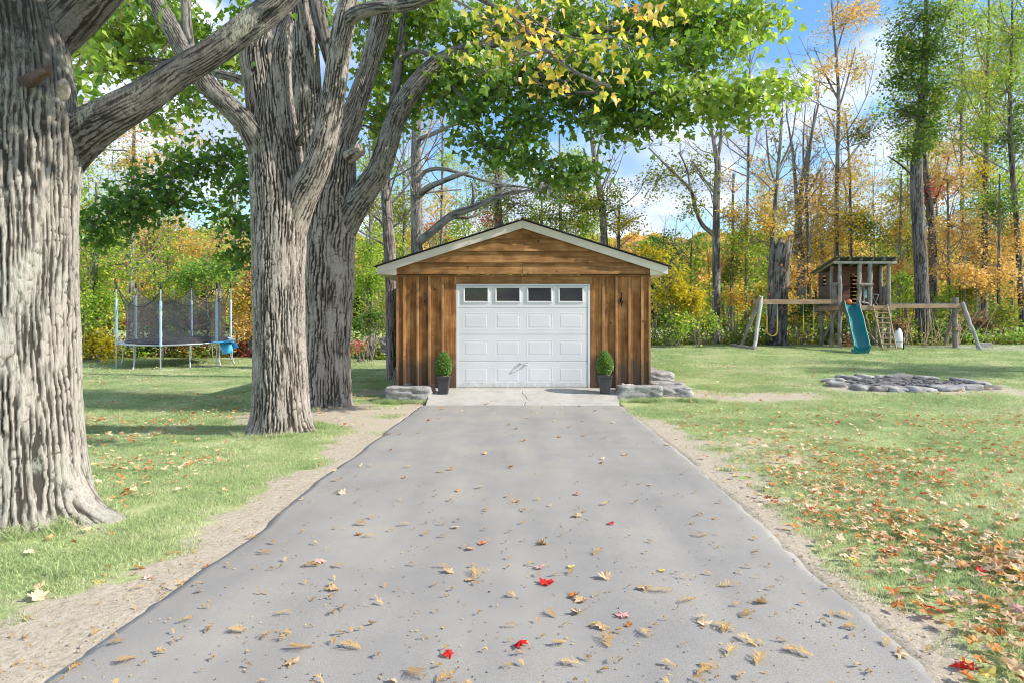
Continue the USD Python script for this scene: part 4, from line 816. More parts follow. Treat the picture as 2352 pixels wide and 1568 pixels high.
# roof of ridged sheet on rafters
xs = np.linspace(PX0 - .22, PX1 + .22, 60); yy = np.array([25.72, 28.0]); zc = .018 * np.sin(xs * 2 * np.pi / .16)
tv = np.vstack([np.stack([xs, xs * 0 + y, roof_z(y) + zc + .02], 1) for y in yy] + [np.stack([xs, xs * 0 + y, roof_z(y) + zc + .014], 1) for y in yy])
q = np.arange(59); obj('roof_sheet', (tv, np.vstack([np.stack([q, q + 1, q + 61, q + 60], 1), np.stack([q + 120, q + 180, q + 181, q + 121], 1), np.stack([q, q + 120, q + 121, q + 1], 1), np.stack([q + 60, q + 61, q + 181, q + 180], 1)])), ROOF_METAL, play, smooth=True)
for x in np.linspace(PX0 - .1, PX1 + .08, 6):
    v, f = box(x, x + .04, 25.75, 27.97, 0, .085); v[:, 2] += roof_z(v[:, 1]) - .09; obj('rafter', (v, f), LUMBER if x < 13 else LOG, play)
obj('roof_beam', cbox(PX0 - .2, PX1 + .2, 25.9, 25.95, roof_z(25.9) - .19, roof_z(25.9) - .095, .006), LOG_PALE, play)
# railings
zr = PW(0, 322, PY0)[2]
log('rail', (PX0 + .02, 26.02, zr), (PX0 - .02, 26.6, zr), .06); log('rail', (PX0 + .0, 26.0, DK + .07), (PX0 - .0, 26.55, DK + .07), .06)
for y in (26.15, 26.27, 26.39, 26.5): log('baluster', (PX0, y, DK + .06), (PX0 - .01, y, zr - .03), .032)
log('rail', PW(1262, 329, PY0 - .09), PW(1356, 331, PY0 - .09), .06)
log('baluster', PW(1298, 448, PY0), PW(1299, 338, PY0), .042)
for y in (26.1, 26.22, 26.34, 26.46): log('baluster', (PX1 - .0, y, DK + .02), (PX1 + .01, y, zr - .02 + R.uniform(-.06, .04)), .045)
log('rail', PW(1282, 446, PY0 - .05), PW(1345, 455, PY0 - .05), .03, LOG_PALE)
# braces under the deck
log('brace', PW(1128, 486, 26.0), (PW(1010, 690, 27.5)[0], 27.5, gP(12.5, 27.5)), .05); log('brace', PW(1140, 478, 26.05), PW(1262, 600, 27.4), .04); log('brace', PW(1295, 620, 27.0), (PW(1385, 712, 26.3)[0], 26.3, PW(0, 712, 26.3)[2]), .05, LOG)
log('brace', PW(1030, 500, 27.6), PW(1120, 600, 27.6), .04); log('brace', PW(1290, 480, 27.6), PW(1340, 640, 27.6), .05)
# slide
sp = np.array([PW(1213, 444, 25.98), PW(1218, 462, 25.80), PW(1228, 520, 25.45), PW(1246, 580, 25.10), PW(1258, 640, 24.80), PW(1272, 695, 24.48), PW(1283, 738, 24.20), PW(1287, 757, 24.0)])
sp[0, 2] = DK + .06; sp[1, 2] = DK + .03
Q, _, _ = resample(sp, np.ones(len(sp)), 46); T = np.gradient(Q, axis=0); T /= np.linalg.norm(T, axis=1, keepdims=True)
S_ = np.cross(T, [0, 0, 1.0]); S_ /= np.linalg.norm(S_, axis=1, keepdims=True); N_ = np.cross(S_, T)
prof = [(-.275, .10), (-.265, .165), (-.245, .175), (-.225, .16), (-.19, .05), (-.14, .01), (0, -.005), (.14, .01), (.19, .05), (.225, .16), (.245, .175), (.265, .165), (.275, .10), (.25, -.03), (.12, -.06), (-.12, -.06), (-.25, -.03)]
v = np.vstack([Q[k] + np.array([S_[k] * u + N_[k] * w for u, w in prof]) for k in range(len(Q))]); f = tube_faces(len(Q), len(prof)); e = (len(Q) - 1) * len(prof); kk = len(prof)
v = np.vstack([v, Q[-1:] - N_[-1:] * .03]); f = np.vstack([f, np.stack([np.full(kk, len(v) - 1), e + np.arange(kk), e + (np.arange(kk) + 1) % kk], 1)])
slide = obj('slide', (v, f), SLIDE, play, smooth=50)
for s in (-1, 1): obj('slide_edge', tube([Q[k] + S_[k] * s * .245 + N_[k] * .174 for k in range(0, len(Q))], .010, 5), SLIDE_EDGE, slide, smooth=True)
fp = Q[-1]; obj('slide_foot', (lambda h: (np.array(h.vertices), np.array(h.faces)))(trimesh.convex.convex_hull(np.array([[fp[0] + sx * w, fp[1] + dy, z] for sx in (-1, 1) for w, dy, z in ((.25, -.02, fp[2] - .02), (.26, .02, gP(fp[0], fp[1]) - .03), (.24, .25, gP(fp[0], fp[1]) - .03), (.24, .3, fp[2] + .02))]))), SLIDE, slide)
# ladder
la, lb_, ra, rb = PW(1358, 462, 25.84), PW(1428, 775, 25.0), PW(1452, 462, 25.84), PW(1518, 778, 25.0)
lad = obj('ladder_rail', tube([lb_, la], .032, 4), LADDER, play); obj('ladder_rail', tube([rb, ra], .032, 4), LADDER, play)
for k in range(9):
    t = (k + .75) / 9.4; a, b = lb_ * (1 - t) + la * t, rb * (1 - t) + ra * t; c = (a + b) / 2; h = (b[0] - a[0]) / 2
    obj('rung', cbox(c[0] - h, c[0] + h, c[1] - .045, c[1] + .045, c[2] - .018, c[2] + .018, .004), LADDER, play)
# swing beam with its log frame, left
bz = PW(0, 443, 26.0)[2]; xl, xr = PW(570, 0, 26.0)[0], PX0 + .05
obj('swing_beam', cbox(xl, xr, 25.99, 26.03, bz - .075, bz + .085, .006), LUMBER, play); obj('swing_beam', cbox(xl + .2, PW(1000, 0, 26)[0], 25.93, 25.97, bz - .09, bz + .05, .006), LUMBER, play)
log('frame_log', (PW(577, 750, 25.3)[0], 25.3, gP(9.2, 25.3)), PW(626, 408, 26.05), .07, LOG_PALE); log('frame_log', (PW(492, 725, 27.0)[0], 27.0, gP(9, 27)), PW(616, 410, 25.9), .07, LOG)
log('foot_log', (PW(585, 768, 25.1)[0], 25.1, gP(9.1, 25.1) + .05), (PW(432, 732, 26.9)[0], 26.9, gP(8, 26.9) + .05), .075, LOG)
# monkey bars, right
bz2 = PW(0, 470, 26.0)[2]; xa, xb = PX1 + .05, PW(1938, 0, 26.0)[0]
obj('monkey_beam', cbox(xa, xb, 25.96, 26.0, bz2 - .08, bz2 + .08, .006), LUMBER, play); obj('monkey_beam', cbox(xa, xb, 26.5, 26.54, bz2 - .08, bz2 + .08, .006), LUMBER, play)
for x in np.linspace(xa + .2, xb - .2, 9): obj('monkey_bar', tube([(x, 25.95, bz2 + .095), (x, 26.55, bz2 + .095)], .016, 6), plain('blue_pipe', (.10, .2, .32), .5) if x < xa + .3 else '/World/Looks/blue_pipe', play)
for cx, y in ((1911, 26.06), (1945, 26.44)): x = PW(cx, 0, 26.0)[0]; log('post', (x, y, gP(x, y) - .1), (x, y, PW(0, 416, 26.0)[2]), .085)
log('frame_log', (PW(2062, 770, 25.3)[0], 25.3, gP(15.4, 25.3)), PW(1944, 446, 26.0), .07, LOG_PALE); log('frame_log', (PW(1826, 705, 27.3)[0], 27.3, gP(14, 27.3)), PW(1902, 478, 26.3), .07, LOG)
obj('step_block', cbox(PW(1892, 0, 26)[0], PW(1936, 0, 26)[0], 25.9, 25.98, PW(0, 629, 26)[2], PW(0, 611, 26)[2], .006), LUMBER, play)
for cy in (600, 660, 705): obj('step_block', cbox(PW(1922, 0, 26)[0] - .02, PW(1945, 0, 26)[0] + .02, 26.1, 26.44, PW(0, cy, 26)[2] - .03, PW(0, cy, 26)[2] + .03, .006), LUMBER, play)
# swings
for c0, c1, lb in ((660, 729, 'yellow belt swing nearer the left end of the beam'), (902, 969, 'yellow belt swing nearer the playhouse')):
    p0, p1 = PW(c0, 632, 26.0), PW(c1, 630, 26.0); m_ = (p0 + p1) / 2 + [0, 0, -.16]
    t = thing('swing', lb, 'swing', m_)
    th_ = np.linspace(0, np.pi, 15); pts = np.array([(p0 + p1) / 2 + np.array([-(p1[0] - p0[0]) / 2 * math.cos(a), 0, -.19 * math.sin(a)]) for a in th_])
    vv = np.vstack([pts + [0, -.07, 0], pts + [0, .07, 0], pts + [0, .07, -.02], pts + [0, -.07, -.02]]); q = np.arange(14); ff = np.vstack([np.stack([q + 15 * a, q + 15 * a + 1, q + 15 * ((a + 1) % 4) + 1, q + 15 * ((a + 1) % 4)], 1) for a in range(4)])
    obj('seat', (vv, ff), YELLOW, t, smooth=60)
    for p in (p0, p1):
        s_ = obj('chain_sleeve', tube([p + [0, 0, -.02], p + [0, 0, .56]], .016, 6), YELLOW, t)
        links = [tube([p + [0, 0, .56 + k * .055], p + [0, 0, .56 + k * .055 + .05]], .008, 4) for k in range(int((bz - .08 - p[2] - .56) / .055) + 1)]
        obj('chain', join(links), STEEL, t)
bc = PW(1199, 434, 25.92); bc[2] = DK + .03 + .115
tag(obj('ball', trimesh.creation.icosphere(3, .115).apply_translation(bc), ORANGE, smooth=True), 'orange ball at the top of the green slide', 'ball')
# folding chair on the deck
fc = thing('folding_chair', 'small folding chair with white frame and teal fabric on the playhouse porch', 'chair', (PW(1350, 0, 26.35)[0], 26.35, DK + .03))
c0 = np.array([PW(1345, 0, 26.35)[0], 26.35, DK + .03])
obj('seat', cloth(c0 + [-.16, -.16, .26], c0 + [.16, -.16, .26], c0 + [-.16, .16, .24], c0 + [.16, .16, .24], np.array([0, 0, -.04]), 6, 4, .01), TEAL, fc)
obj('backrest', cloth(c0 + [-.16, .17, .28], c0 + [.16, .17, .28], c0 + [-.16, .24, .62], c0 + [.16, .24, .62], np.array([0, .03, 0]), 6, 5, .01), TEAL, fc)
for s in (-1, 1):
    obj('leg', tube([c0 + [s * .18, -.18, 0], c0 + [s * .18, .18, .3], c0 + [s * .17, .26, .64]], .012, 6), WHITE_PLASTIC, fc); obj('leg', tube([c0 + [s * .19, .2, 0], c0 + [s * .19, -.16, .3], c0 + [s * .19, -.2, .42]], .012, 6), WHITE_PLASTIC, fc)
    obj('arm', tube([c0 + [s * .19, -.2, .42], c0 + [s * .19, .2, .45]], .016, 6), WHITE_PLASTIC, fc)
# white tub cart on end
ct = thing('garden_cart', 'white rounded tub with dark metal bars, stood on end right of the ladder', 'cart', (PW(1535, 0, 25.6)[0], 25.6, gP(15.2, 25.6)))
tv = []; zs = np.linspace(0, 1, 12); b0, b1 = PW(1534, 742, 25.6), PW(1526, 618, 25.75)
ws = .20 * np.sin(np.pi * (zs * .80 + .14)) ** .7; tubp = b0[None] * (1 - zs[:, None]) + b1[None] * zs[:, None]
v, f = tube(tubp, ws, 14); cen = np.repeat(tubp, 14, 0); v[:len(cen), 1] = cen[:, 1] + (v[:len(cen), 1] - cen[:, 1]) * .6; obj('tub', (v, f), WHITE_PLASTIC, ct, smooth=50)
obj('bar', tube([PW(1561, 768, 25.35), PW(1545, 620, 25.6), PW(1528, 600, 25.7)], .022, 6, 10), IRON, ct); obj('bar', tube([PW(1502, 700, 25.7), PW(1512, 640, 25.7), PW(1524, 605, 25.72)], .02, 6, 8), IRON, ct)
obj('cross_bar', tube([PW(1508, 703, 25.5), PW(1553, 706, 25.42)], .018, 6), STEEL, ct); obj('grip', tube([PW(1518, 625, 25.6), PW(1526, 598, 25.65)], .04, 6), IRON, ct)

# ------------------------------------------------------------------ trees
TR3 = np.random.default_rng(77)
N_LEAF_PARTS = 300

def px_path(pts):
    P = np.array([W(p[0], p[1], p[2]) for p in pts]); r = np.array([p[3] / 2 / FPX * p[2] for p in pts]); return P, r

def grow(pads, skel, rng, leaf_size, twig_r=.006, sub_k=1.0, spread=.16):
    """Branches from the skeleton into each pad and leaf positions along their twigs. pads: (cx, cy, rx, ry, d, depth, n_leaves, palette)."""
    wood_parts, leaves = [], {}
    for pad in pads:
        cx, cy, rx, ry, d, dep, n, pal = pad[:8]
        C = W(cx, cy, d); ex, ez = rx / FPX * d, ry / FPX * d
        pts = np.array([s[0] for s in skel]); rad = np.array([s[1] for s in skel])
        cost = np.linalg.norm(pts - C, axis=1) + 1.2 * np.maximum(0, pts[:, 2] - C[2] - .2 * ez) - 2.0 * np.minimum(rad, .12)
        k = int(np.argmin(cost)); A = pts[k]; L = np.linalg.norm(C - A)
        r0 = min(rad[k] * .55, .012 + .011 * L + .00002 * n)
        M = (A + C) / 2 + np.array([rng.normal(0, .06), rng.normal(0, .06), rng.uniform(-.02, .12)]) * L
        main = np.array([A, M, C]); Q, rr, _ = resample(main, np.array([r0, r0 * .7, r0 * .35]), 9)
        Q[1:-1] += rng.normal(0, .02 * L + .01, (7, 3)) * .5
        wood_parts.append(tube(Q, rr, 5))
        skel = list(skel) + [(q_, float(r_)) for q_, r_ in zip(Q[3:], rr[3:])]
        m = int(pad[8]) if len(pad) > 8 else int(np.clip(n / 22 * sub_k, 3, 60))
        ends = rng.normal(size=(m, 3)); ends /= np.linalg.norm(ends, axis=1, keepdims=True); ends *= rng.uniform(.35, 1.0, (m, 1)) ** .6
        ends = C + ends * np.array([ex, dep / 2, ez])
        t0 = rng.uniform(.35, 1.0, m); start = np.stack([np.interp(t0, np.linspace(0, 1, 9), Q[:, a]) for a in range(3)], 1)
        segs = []
        for q in range(m):
            l = np.linalg.norm(ends[q] - start[q]); mid = (start[q] + ends[q]) / 2 + rng.normal(0, .10, 3) * l + [0, 0, .08 * l]
            P4 = resample(np.array([start[q], mid, ends[q]]), np.ones(3), 6)[0]; segs.append(P4)
            wood_parts.append(tube(P4, np.linspace(max(r0 * .35, twig_r * 1.5), twig_r, 6), 4, cap=False))
            if m < 40 or q % 2 == 0:
                for _ in range(2):
                    s = P4[rng.integers(2, 5)]; e = s + rng.normal(0, .33, 3) * l + [0, 0, .05]
                    wood_parts.append(tube(np.array([s, (s + e) / 2 + rng.normal(0, .04, 3) * l, e]), [twig_r, twig_r * .8, twig_r * .5], 3, cap=False)); segs.append(np.linspace(s, e, 6))
        segs = np.array(segs); n = int(n)
        if n:
            si = rng.integers(0, len(segs), n); u = rng.beta(2.2, 1.1, n) * 5; a = np.clip(u.astype(int), 0, 4); f = (u - a)[:, None]
            P = segs[si, a] * (1 - f) + segs[si, a + 1] * f + rng.normal(0, spread, (n, 3)) * [1, 1, .7]
            leaves.setdefault(pal, []).append(P)
    return wood_parts, {k: np.vstack(v) for k, v in leaves.items()}

def in_view(P):
    px = CX + P[:, 0] / P[:, 1] * FPX; py = HY - (P[:, 2] - EYE) / P[:, 1] * FPX
    return (px > 10) & (px < 2340) & (py > 10) & (py < 1560)

def p_total(pads): return sum(p[6] for p in pads)

def tree(name, label, trunk, limbs=(), pads=(), bark=BARK_GREY, leaf_size=.108, group=None, cat='tree', twig=TWIG, rng=None, crown_name='crown', sub_k=1.0, spread=.2, twig_r=.006, fine=None, droop=.3, up=.5, dense=2.6):
    """Trunk path, limb paths and foliage pads, all at their real depth. limbs: (points, [extra])."""
    rng = rng or np.random.default_rng(abs(hash_(label + str(trunk[0]))) % 2**31)
    P, r = px_path(trunk); b = P[0].copy(); b[2] = float(gz(b[0], b[1])); P[0, 2] = b[2] - .12
    t = thing(name, label, cat, b, group)
    skel = []
    def add_skel(P, r):
        Q, rr, _ = resample(P, r, max(6, int(np.linalg.norm(np.diff(P, axis=0), axis=1).sum() / .25))); skel.extend(zip(Q, rr))
    sides = 10
    f = fine or {}
    if f: m, fur = bark_tube(P, r, **f); obj('trunk', m, bark, t, smooth=True, attrs={'furrow': fur})
    else:
        m, fur = bark_tube(P, r, 16, .16, ridge=.09, depth=min(.02, r[0] * .12), stretch=.12, flare=.25, fh=.3, seed=int(rng.integers(99))); obj('trunk', m, bark, t, smooth=True, attrs={'furrow': fur})
    add_skel(P, r)
    for lm in limbs:
        LP_, lr = px_path(lm); m, fur = bark_tube(LP_, lr, 9, .2, ridge=.08, depth=min(.012, lr[0] * .1), stretch=.12, seed=int(rng.integers(99)), lump=.08); obj('limb', m, bark, t, smooth=True, attrs={'furrow': fur}); add_skel(LP_, lr)
    side_b = []
    hgt = P[-1, 2] - P[0, 2]
    if hgt > 3 and r[0] < .3:
        for k in range(int(np.clip(hgt * 1.5, 4, 16))):
            u = rng.uniform(.32, .97); s0 = np.array([np.interp(u, np.linspace(0, 1, len(P)), P[:, a]) for a in range(3)]); rr0 = float(np.interp(u, np.linspace(0, 1, len(P)), r))
            az, l = rng.uniform(0, 6.28), (1.05 - u) * hgt * rng.uniform(.18, .42) + .4; el = rng.uniform(.55, 1.1); dv = np.array([math.cos(az) * math.cos(el), math.sin(az) * math.cos(el), math.sin(el)])
            m1 = s0 + dv * l * .5 + rng.normal(0, .06, 3) * l; e1 = s0 + dv * l + np.array([0, 0, .12 * l]) + rng.normal(0, .08, 3) * l; q = resample(np.array([s0, m1, e1]), np.ones(3), 7)[0]; rb = min(rr0 * .5, .03)
            side_b.append(tube(q, np.linspace(rb, .006, 7), 5))
            for _ in range(4):
                s2 = q[rng.integers(2, 6)]; dv2 = dv + rng.normal(0, .55, 3); e2 = s2 + dv2 / np.linalg.norm(dv2) * l * rng.uniform(.2, .5); side_b.append(tube(np.array([s2, (s2 + e2) / 2 + rng.normal(0, .04, 3) * l, e2]), [rb * .45, rb * .3, .004], 4, cap=False))
        if not pads: obj('branches', join(side_b), twig, t, kind='stuff')
    if pads:
        pads = [p[:6] + (p[6] * (dense if p[6] > 140 else 1.3),) + p[7:] for p in pads]
        wp, lv = grow(pads, skel, rng, leaf_size, twig_r, sub_k * (1 / dense if p_total(pads) > 600 else 1), spread)
        obj('branches', join(wp + side_b), twig, t, kind='stuff')
        for pal, Q in lv.items():
            obj(crown_name, merge(scatter_leaves(Q, rng, leaf_size * rng.uniform(.65, 1.25, len(Q)), QUAD, droop, up), QUADF), LEAF[pal], t, kind='stuff')
    return t, skel

def hash_(s):
    h = 7
    for c in s: h = (h * 131 + ord(c)) % 1000003
    return h

def maple_crown(t, skel, pads, rng, size, label_n=N_LEAF_PARTS, spread=.17, sub_k=1.0, droop=.75):
    """Broad maple foliage: the leaves that show largest are parts of their own, the rest one mesh per tone."""
    pads = [p[:6] + (p[6] * (0.8 if p[7] == 'maple_turning' else 1.35 if p[7] == 'maple_dark' else 1.6 if p[1] > -60 else .32 if p[4] > 6 else 1.6),) + p[7:] for p in pads]
    wp, lv = grow(pads, skel, rng, size, .005, sub_k, spread)
    obj('branches', join(wp), TWIG, t, kind='stuff')
    clouds = []
    for pal, Q in lv.items():
        V = scatter_leaves(Q, rng, size * (.95 if pal == 'maple_turning' else 1) * rng.uniform(.6, 1.25, len(Q)), MAPLE_S, droop, .7); clouds.append((pal, Q, V))
    allQ = np.vstack([c[1] for c in clouds]); vis = in_view(allQ); key = np.where(vis, allQ[:, 1], 1e9); cut = np.sort(key)[min(label_n, len(key) - 1)]
    for pal, Q, V in clouds:
        near = in_view(Q) & (Q[:, 1] < cut)
        for k in np.nonzero(near)[0]: obj('leaf', (V[k], MAPLE_SF), LEAF[pal], t)
        if (~near).any(): obj('crown', merge(V[~near], MAPLE_SF), LEAF[pal], t, kind='stuff')

def limb(t, skel, pts, bark, sides=40, ds=.03, ridge=.05, depth=.008, name='limb', **k):
    P, r = px_path(pts); m, fur = bark_tube(P, r, sides, ds, ridge=ridge, depth=depth, **k); obj(name, m, bark, t, smooth=True, attrs={'furrow': fur})
    Q, rr, _ = resample(P, r, max(8, int(np.linalg.norm(np.diff(P, axis=0), axis=1).sum() / .2))); skel.extend(zip(Q, rr))

# --- the big maple at the left edge
rngA = np.random.default_rng(5)
b = W(15, 1190, 5.45)
mA = thing('maple_tree', 'huge old maple with pale furrowed bark filling the left edge of the picture', 'tree', (b[0], b[1], float(gz(b[0], b[1])))); skA = []
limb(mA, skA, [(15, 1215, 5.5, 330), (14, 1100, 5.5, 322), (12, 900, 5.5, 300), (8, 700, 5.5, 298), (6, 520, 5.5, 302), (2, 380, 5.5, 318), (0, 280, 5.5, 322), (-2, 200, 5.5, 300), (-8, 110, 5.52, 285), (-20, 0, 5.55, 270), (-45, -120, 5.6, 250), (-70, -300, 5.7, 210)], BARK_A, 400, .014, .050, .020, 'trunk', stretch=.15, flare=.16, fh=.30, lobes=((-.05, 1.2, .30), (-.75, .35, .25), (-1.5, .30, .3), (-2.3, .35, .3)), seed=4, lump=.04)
limb(mA, skA, [(40, 560, 5.85, 50), (80, 460, 5.82, 84), (128, 380, 5.78, 108), (186, 312, 5.7, 106), (252, 269, 5.62, 86), (330, 224, 5.6, 76), (410, 168, 5.6, 70), (478, 128, 5.58, 64), (547, 79, 5.6, 64), (620, 22, 5.7, 64), (700, -60, 5.8, 58), (820, -180, 6.1, 46)], BARK_DARKLIMB, 150, .014, .034, .006, stretch=.3, seed=9, lump=.06)
limb(mA, skA, [(40, 215, 5.78, 60), (82, 130, 5.75, 96), (130, 66, 5.7, 114), (180, 14, 5.64, 118), (240, -50, 5.6, 108), (310, -130, 5.6, 96), (400, -260, 5.7, 70)], BARK_DARKLIMB, 130, .016, .036, .006, stretch=.25, seed=12, lump=.06)
limb(mA, skA, [(-20, -60, 5.6, 120), (60, -200, 6.2, 90), (200, -380, 7.0, 60)], BARK_LIMB, 40, .04, .055, .009, seed=13)
v, f = tube([W(60, 192, 5.3), W(90, 173, 5.02), W(114, 160, 4.93)], [.055, .044, .028], 14, 12); v = v + (meshkit.fbm(v * 16, 3, 3)[:, None] - .5) * .04; obj('branch_stub', (v, f), CUT_RED, mA, smooth=45, label='short dark brown broken branch stub')
e = trimesh.creation.icosphere(3, 1.0); sc_ = W(146, 207, 5.235); fw = np.array([0, 0, EYE]) - sc_; fw = fw / np.linalg.norm(fw); rt = np.cross(fw, [0, 0, 1.0]); rt /= np.linalg.norm(rt); up_ = np.cross(rt, fw)
def oval(w, h, t, off, dent=0):
    v = np.array(e.vertices); v = v + (meshkit.fbm(v * 2.5, 3, 5)[:, None] - .5) * .22; d_ = v[:, 2] - dent * np.exp(-(v[:, 0] ** 2 + v[:, 1] ** 2) / .2) * (v[:, 2] > 0); return sc_ + fw * off + v[:, 0:1] * w * rt + v[:, 1:2] * h * up_ + d_[:, None] * t * fw, e.faces
obj('branch_scar', oval(.048, .085, .05, 0, .5), CUT, mA, smooth=True, label='pale oval scar where a limb was cut')
maple_crown(mA, skA, [
    (215, 150, 45, 40, 8.2, .9, 60, 'maple_bright'), (175, 225, 30, 40, 7.6, .8, 40, 'maple'),
    (120, -120, 220, 80, 7.2, 3.0, 420, 'maple'), (500, -140, 200, 90, 7.2, 2.6, 420, 'maple'), (800, -260, 220, 90, 7.4, 2.6, 420, 'maple'), (-200, -220, 260, 120, 7.0, 3, 420, 'maple'), (1060, -900, 360, 260, 4.1, 1.6, 330, 'maple'), (760, -700, 260, 200, 4.5, 1.5, 200, 'maple'), (1400, -1100, 300, 220, 3.9, 1.6, 180, 'maple')], rngA, .118)

# --- the clump of two old maples in the middle
rngB = np.random.default_rng(8)
b = W(648, 985, 10.1)
mB = thing('maple_tree', 'old maple with a broken-off main trunk, front one of the pair left of the garage', 'tree', (b[0], b[1], float(gz(b[0], b[1])))); skB = []
limb(mB, skB, [(648, 1000, 10.1, 134), (646, 900, 10.1, 122), (642, 780, 10.1, 116), (640, 640, 10.1, 116), (641, 520, 10.1, 122), (642, 440, 10.1, 130), (634, 360, 10.1, 120), (624, 280, 10.1, 106), (616, 200, 10.1, 104), (611, 120, 10.12, 116), (622, 85, 10.14, 100), (645, 44, 10.16, 52)], BARK_B, 220, .02, .050, .022, 'trunk', stretch=.11, flare=.30, fh=.28, lobes=((-.3, .5, .3), (-2.6, .42, .35), (2.9, .4, .3)), seed=21, lump=.08, jag=.10)
limb(mB, skB, [(655, 520, 10.2, 50), (632, 420, 10.1, 78), (602, 343, 9.95, 66), (570, 291, 9.8, 54), (526, 245, 9.7, 49), (484, 205, 9.65, 46), (446, 150, 9.6, 46), (420, 112, 9.6, 46), (396, 68, 9.6, 42), (360, 10, 9.6, 40), (315, -70, 9.6, 36)], BARK_LIMB, 84, .022, .035, .006, stretch=.4, seed=23)
limb(mB, skB, [(436, 125, 9.6, 26), (430, 70, 9.62, 24), (426, 0, 9.65, 22), (418, -90, 9.7, 18)], BARK_LIMB, 24, .05, .05, .004, seed=24)
limb(mB, skB, [(640, 640, 10.2, 50), (664, 540, 10.1, 74), (698, 442, 9.95, 70), (726, 385, 9.8, 62), (747, 318, 9.75, 56), (762, 245, 9.7, 54), (774, 160, 9.7, 52), (784, 90, 9.7, 50), (792, 45, 9.7, 50), (802, 0, 9.7, 40), (812, -90, 9.7, 34), (830, -240, 9.8, 24)], BARK_B, 90, .020, .038, .007, stretch=.25, seed=26)
limb(mB, skB, [(784, 62, 9.7, 36), (815, 34, 9.6, 34), (850, 22, 9.5, 32), (905, 16, 9.4, 30), (955, 6, 9.3, 27), (1000, -14, 9.2, 24), (1080, -60, 9.0, 20)], BARK_LIMB, 36, .04, .05, .006, seed=27)
limb(mB, skB, [(615, 222, 10.3, 24), (560, 187, 10.6, 22), (500, 170, 10.9, 20), (410, 150, 11.2, 18), (330, 141, 11.4, 17), (250, 155, 11.5, 15), (150, 178, 11.6, 11)], BARK_LIMB, 20, .06, .05, .004, seed=28)
limb(mB, skB, [(690, 330, 10.0, 16), (686, 318, 9.85, 15), (693, 308, 9.8, 6)], BARK_B, 14, .03, .05, .004, seed=29, name='branch_stub')
# the thin yellow-leaved branch hanging into the picture
limb(mB, skB, [(1000, -14, 9.2, 15), (1060, -20, 8.8, 13), (1120, 8, 8.5, 13), (1190, 52, 8.3, 12), (1250, 112, 8.1, 11), (1320, 165, 8.0, 9), (1405, 202, 7.9, 6)], BARK_GREY, 12, .06, .05, .003, seed=30)
limb(mB, skB, [(1015, -14, 9.1, 7), (1080, 20, 8.7, 7), (1130, 50, 8.5, 6), (1180, 75, 8.4, 4)], BARK_GREY, 8, .08, .05, .002, seed=31)
limb(mB, skB, [(1185, 0, 8.4, 7), (1200, 25, 8.3, 6), (1255, 65, 8.2, 5), (1330, 90, 8.1, 4), (1440, 85, 8.0, 3)], BARK_GREY, 8, .08, .05, .002, seed=32)
maple_crown(mB, skB, [
    (300, 60, 130, 80, 11.6, 1.8, 420, 'maple_bright'), (380, 30, 90, 60, 11.2, 1.5, 220, 'maple_bright'), (220, 110, 70, 60, 11.6, 1.4, 200, 'maple_bright'), (420, 170, 80, 40, 11.8, 1.2, 130, 'maple'), (320, 185, 90, 30, 12, 1.2, 120, 'maple'), (200, 20, 70, 50, 11.4, 1.4, 170, 'maple_bright'),
    (500, 90, 80, 70, 11.2, 1.6, 170, 'maple'), (560, 140, 50, 80, 11.6, 1.5, 130, 'maple'), (520, 240, 50, 50, 11.6, 1.2, 90, 'maple_bright'), (600, 20, 60, 40, 11.4, 1.5, 110, 'maple'), (350, -40, 120, 60, 10.5, 2, 220, 'maple'), (250, 130, 70, 60, 11, 1.5, 120, 'maple_bright'),
    (400, 250, 120, 45, 11.4, 1.6, 110, 'maple'), (330, 290, 80, 40, 11.8, 1.4, 60, 'maple_bright'),
    (1130, 60, 40, 24, 8.5, .6, 24, 'maple_turning'), (1105, 105, 35, 25, 8.5, .6, 26, 'maple_turning'), (1190, 85, 40, 30, 8.3, .6, 26, 'maple_turning'), (1260, 120, 40, 25, 8.1, .6, 24, 'maple_turning'), (1330, 120, 45, 30, 8.1, .6, 24, 'maple_turning'), (1300, 185, 50, 22, 8.0, .6, 26, 'maple_turning'), (1395, 190, 50, 25, 7.9, .6, 30, 'maple_turning'),
    (1440, 120, 35, 30, 8.0, .6, 22, 'maple_turning'), (1270, 30, 40, 25, 8.2, .6, 26, 'maple_turning'), (1480, 30, 45, 28, 8.0, .6, 28, 'maple_turning'), (1400, 45, 40, 28, 8.0, .6, 22, 'maple_turning'), (1525, 55, 25, 20, 8.0, .5, 16, 'maple_turning'), (1180, 150, 35, 20, 8.3, .5, 14, 'maple_turning'), (1150, 25, 40, 20, 8.4, .5, 16, 'maple_bright'), (1095, 165, 25, 18, 8.5, .5, 14, 'maple_bright'), (1240, 200, 30, 20, 8.1, .5, 10, 'maple_turning'),
    (900, -110, 200, 70, 9.6, 3, 420, 'maple'), (1250, -110, 220, 60, 9.2, 3, 380, 'maple')], rngB, .108)

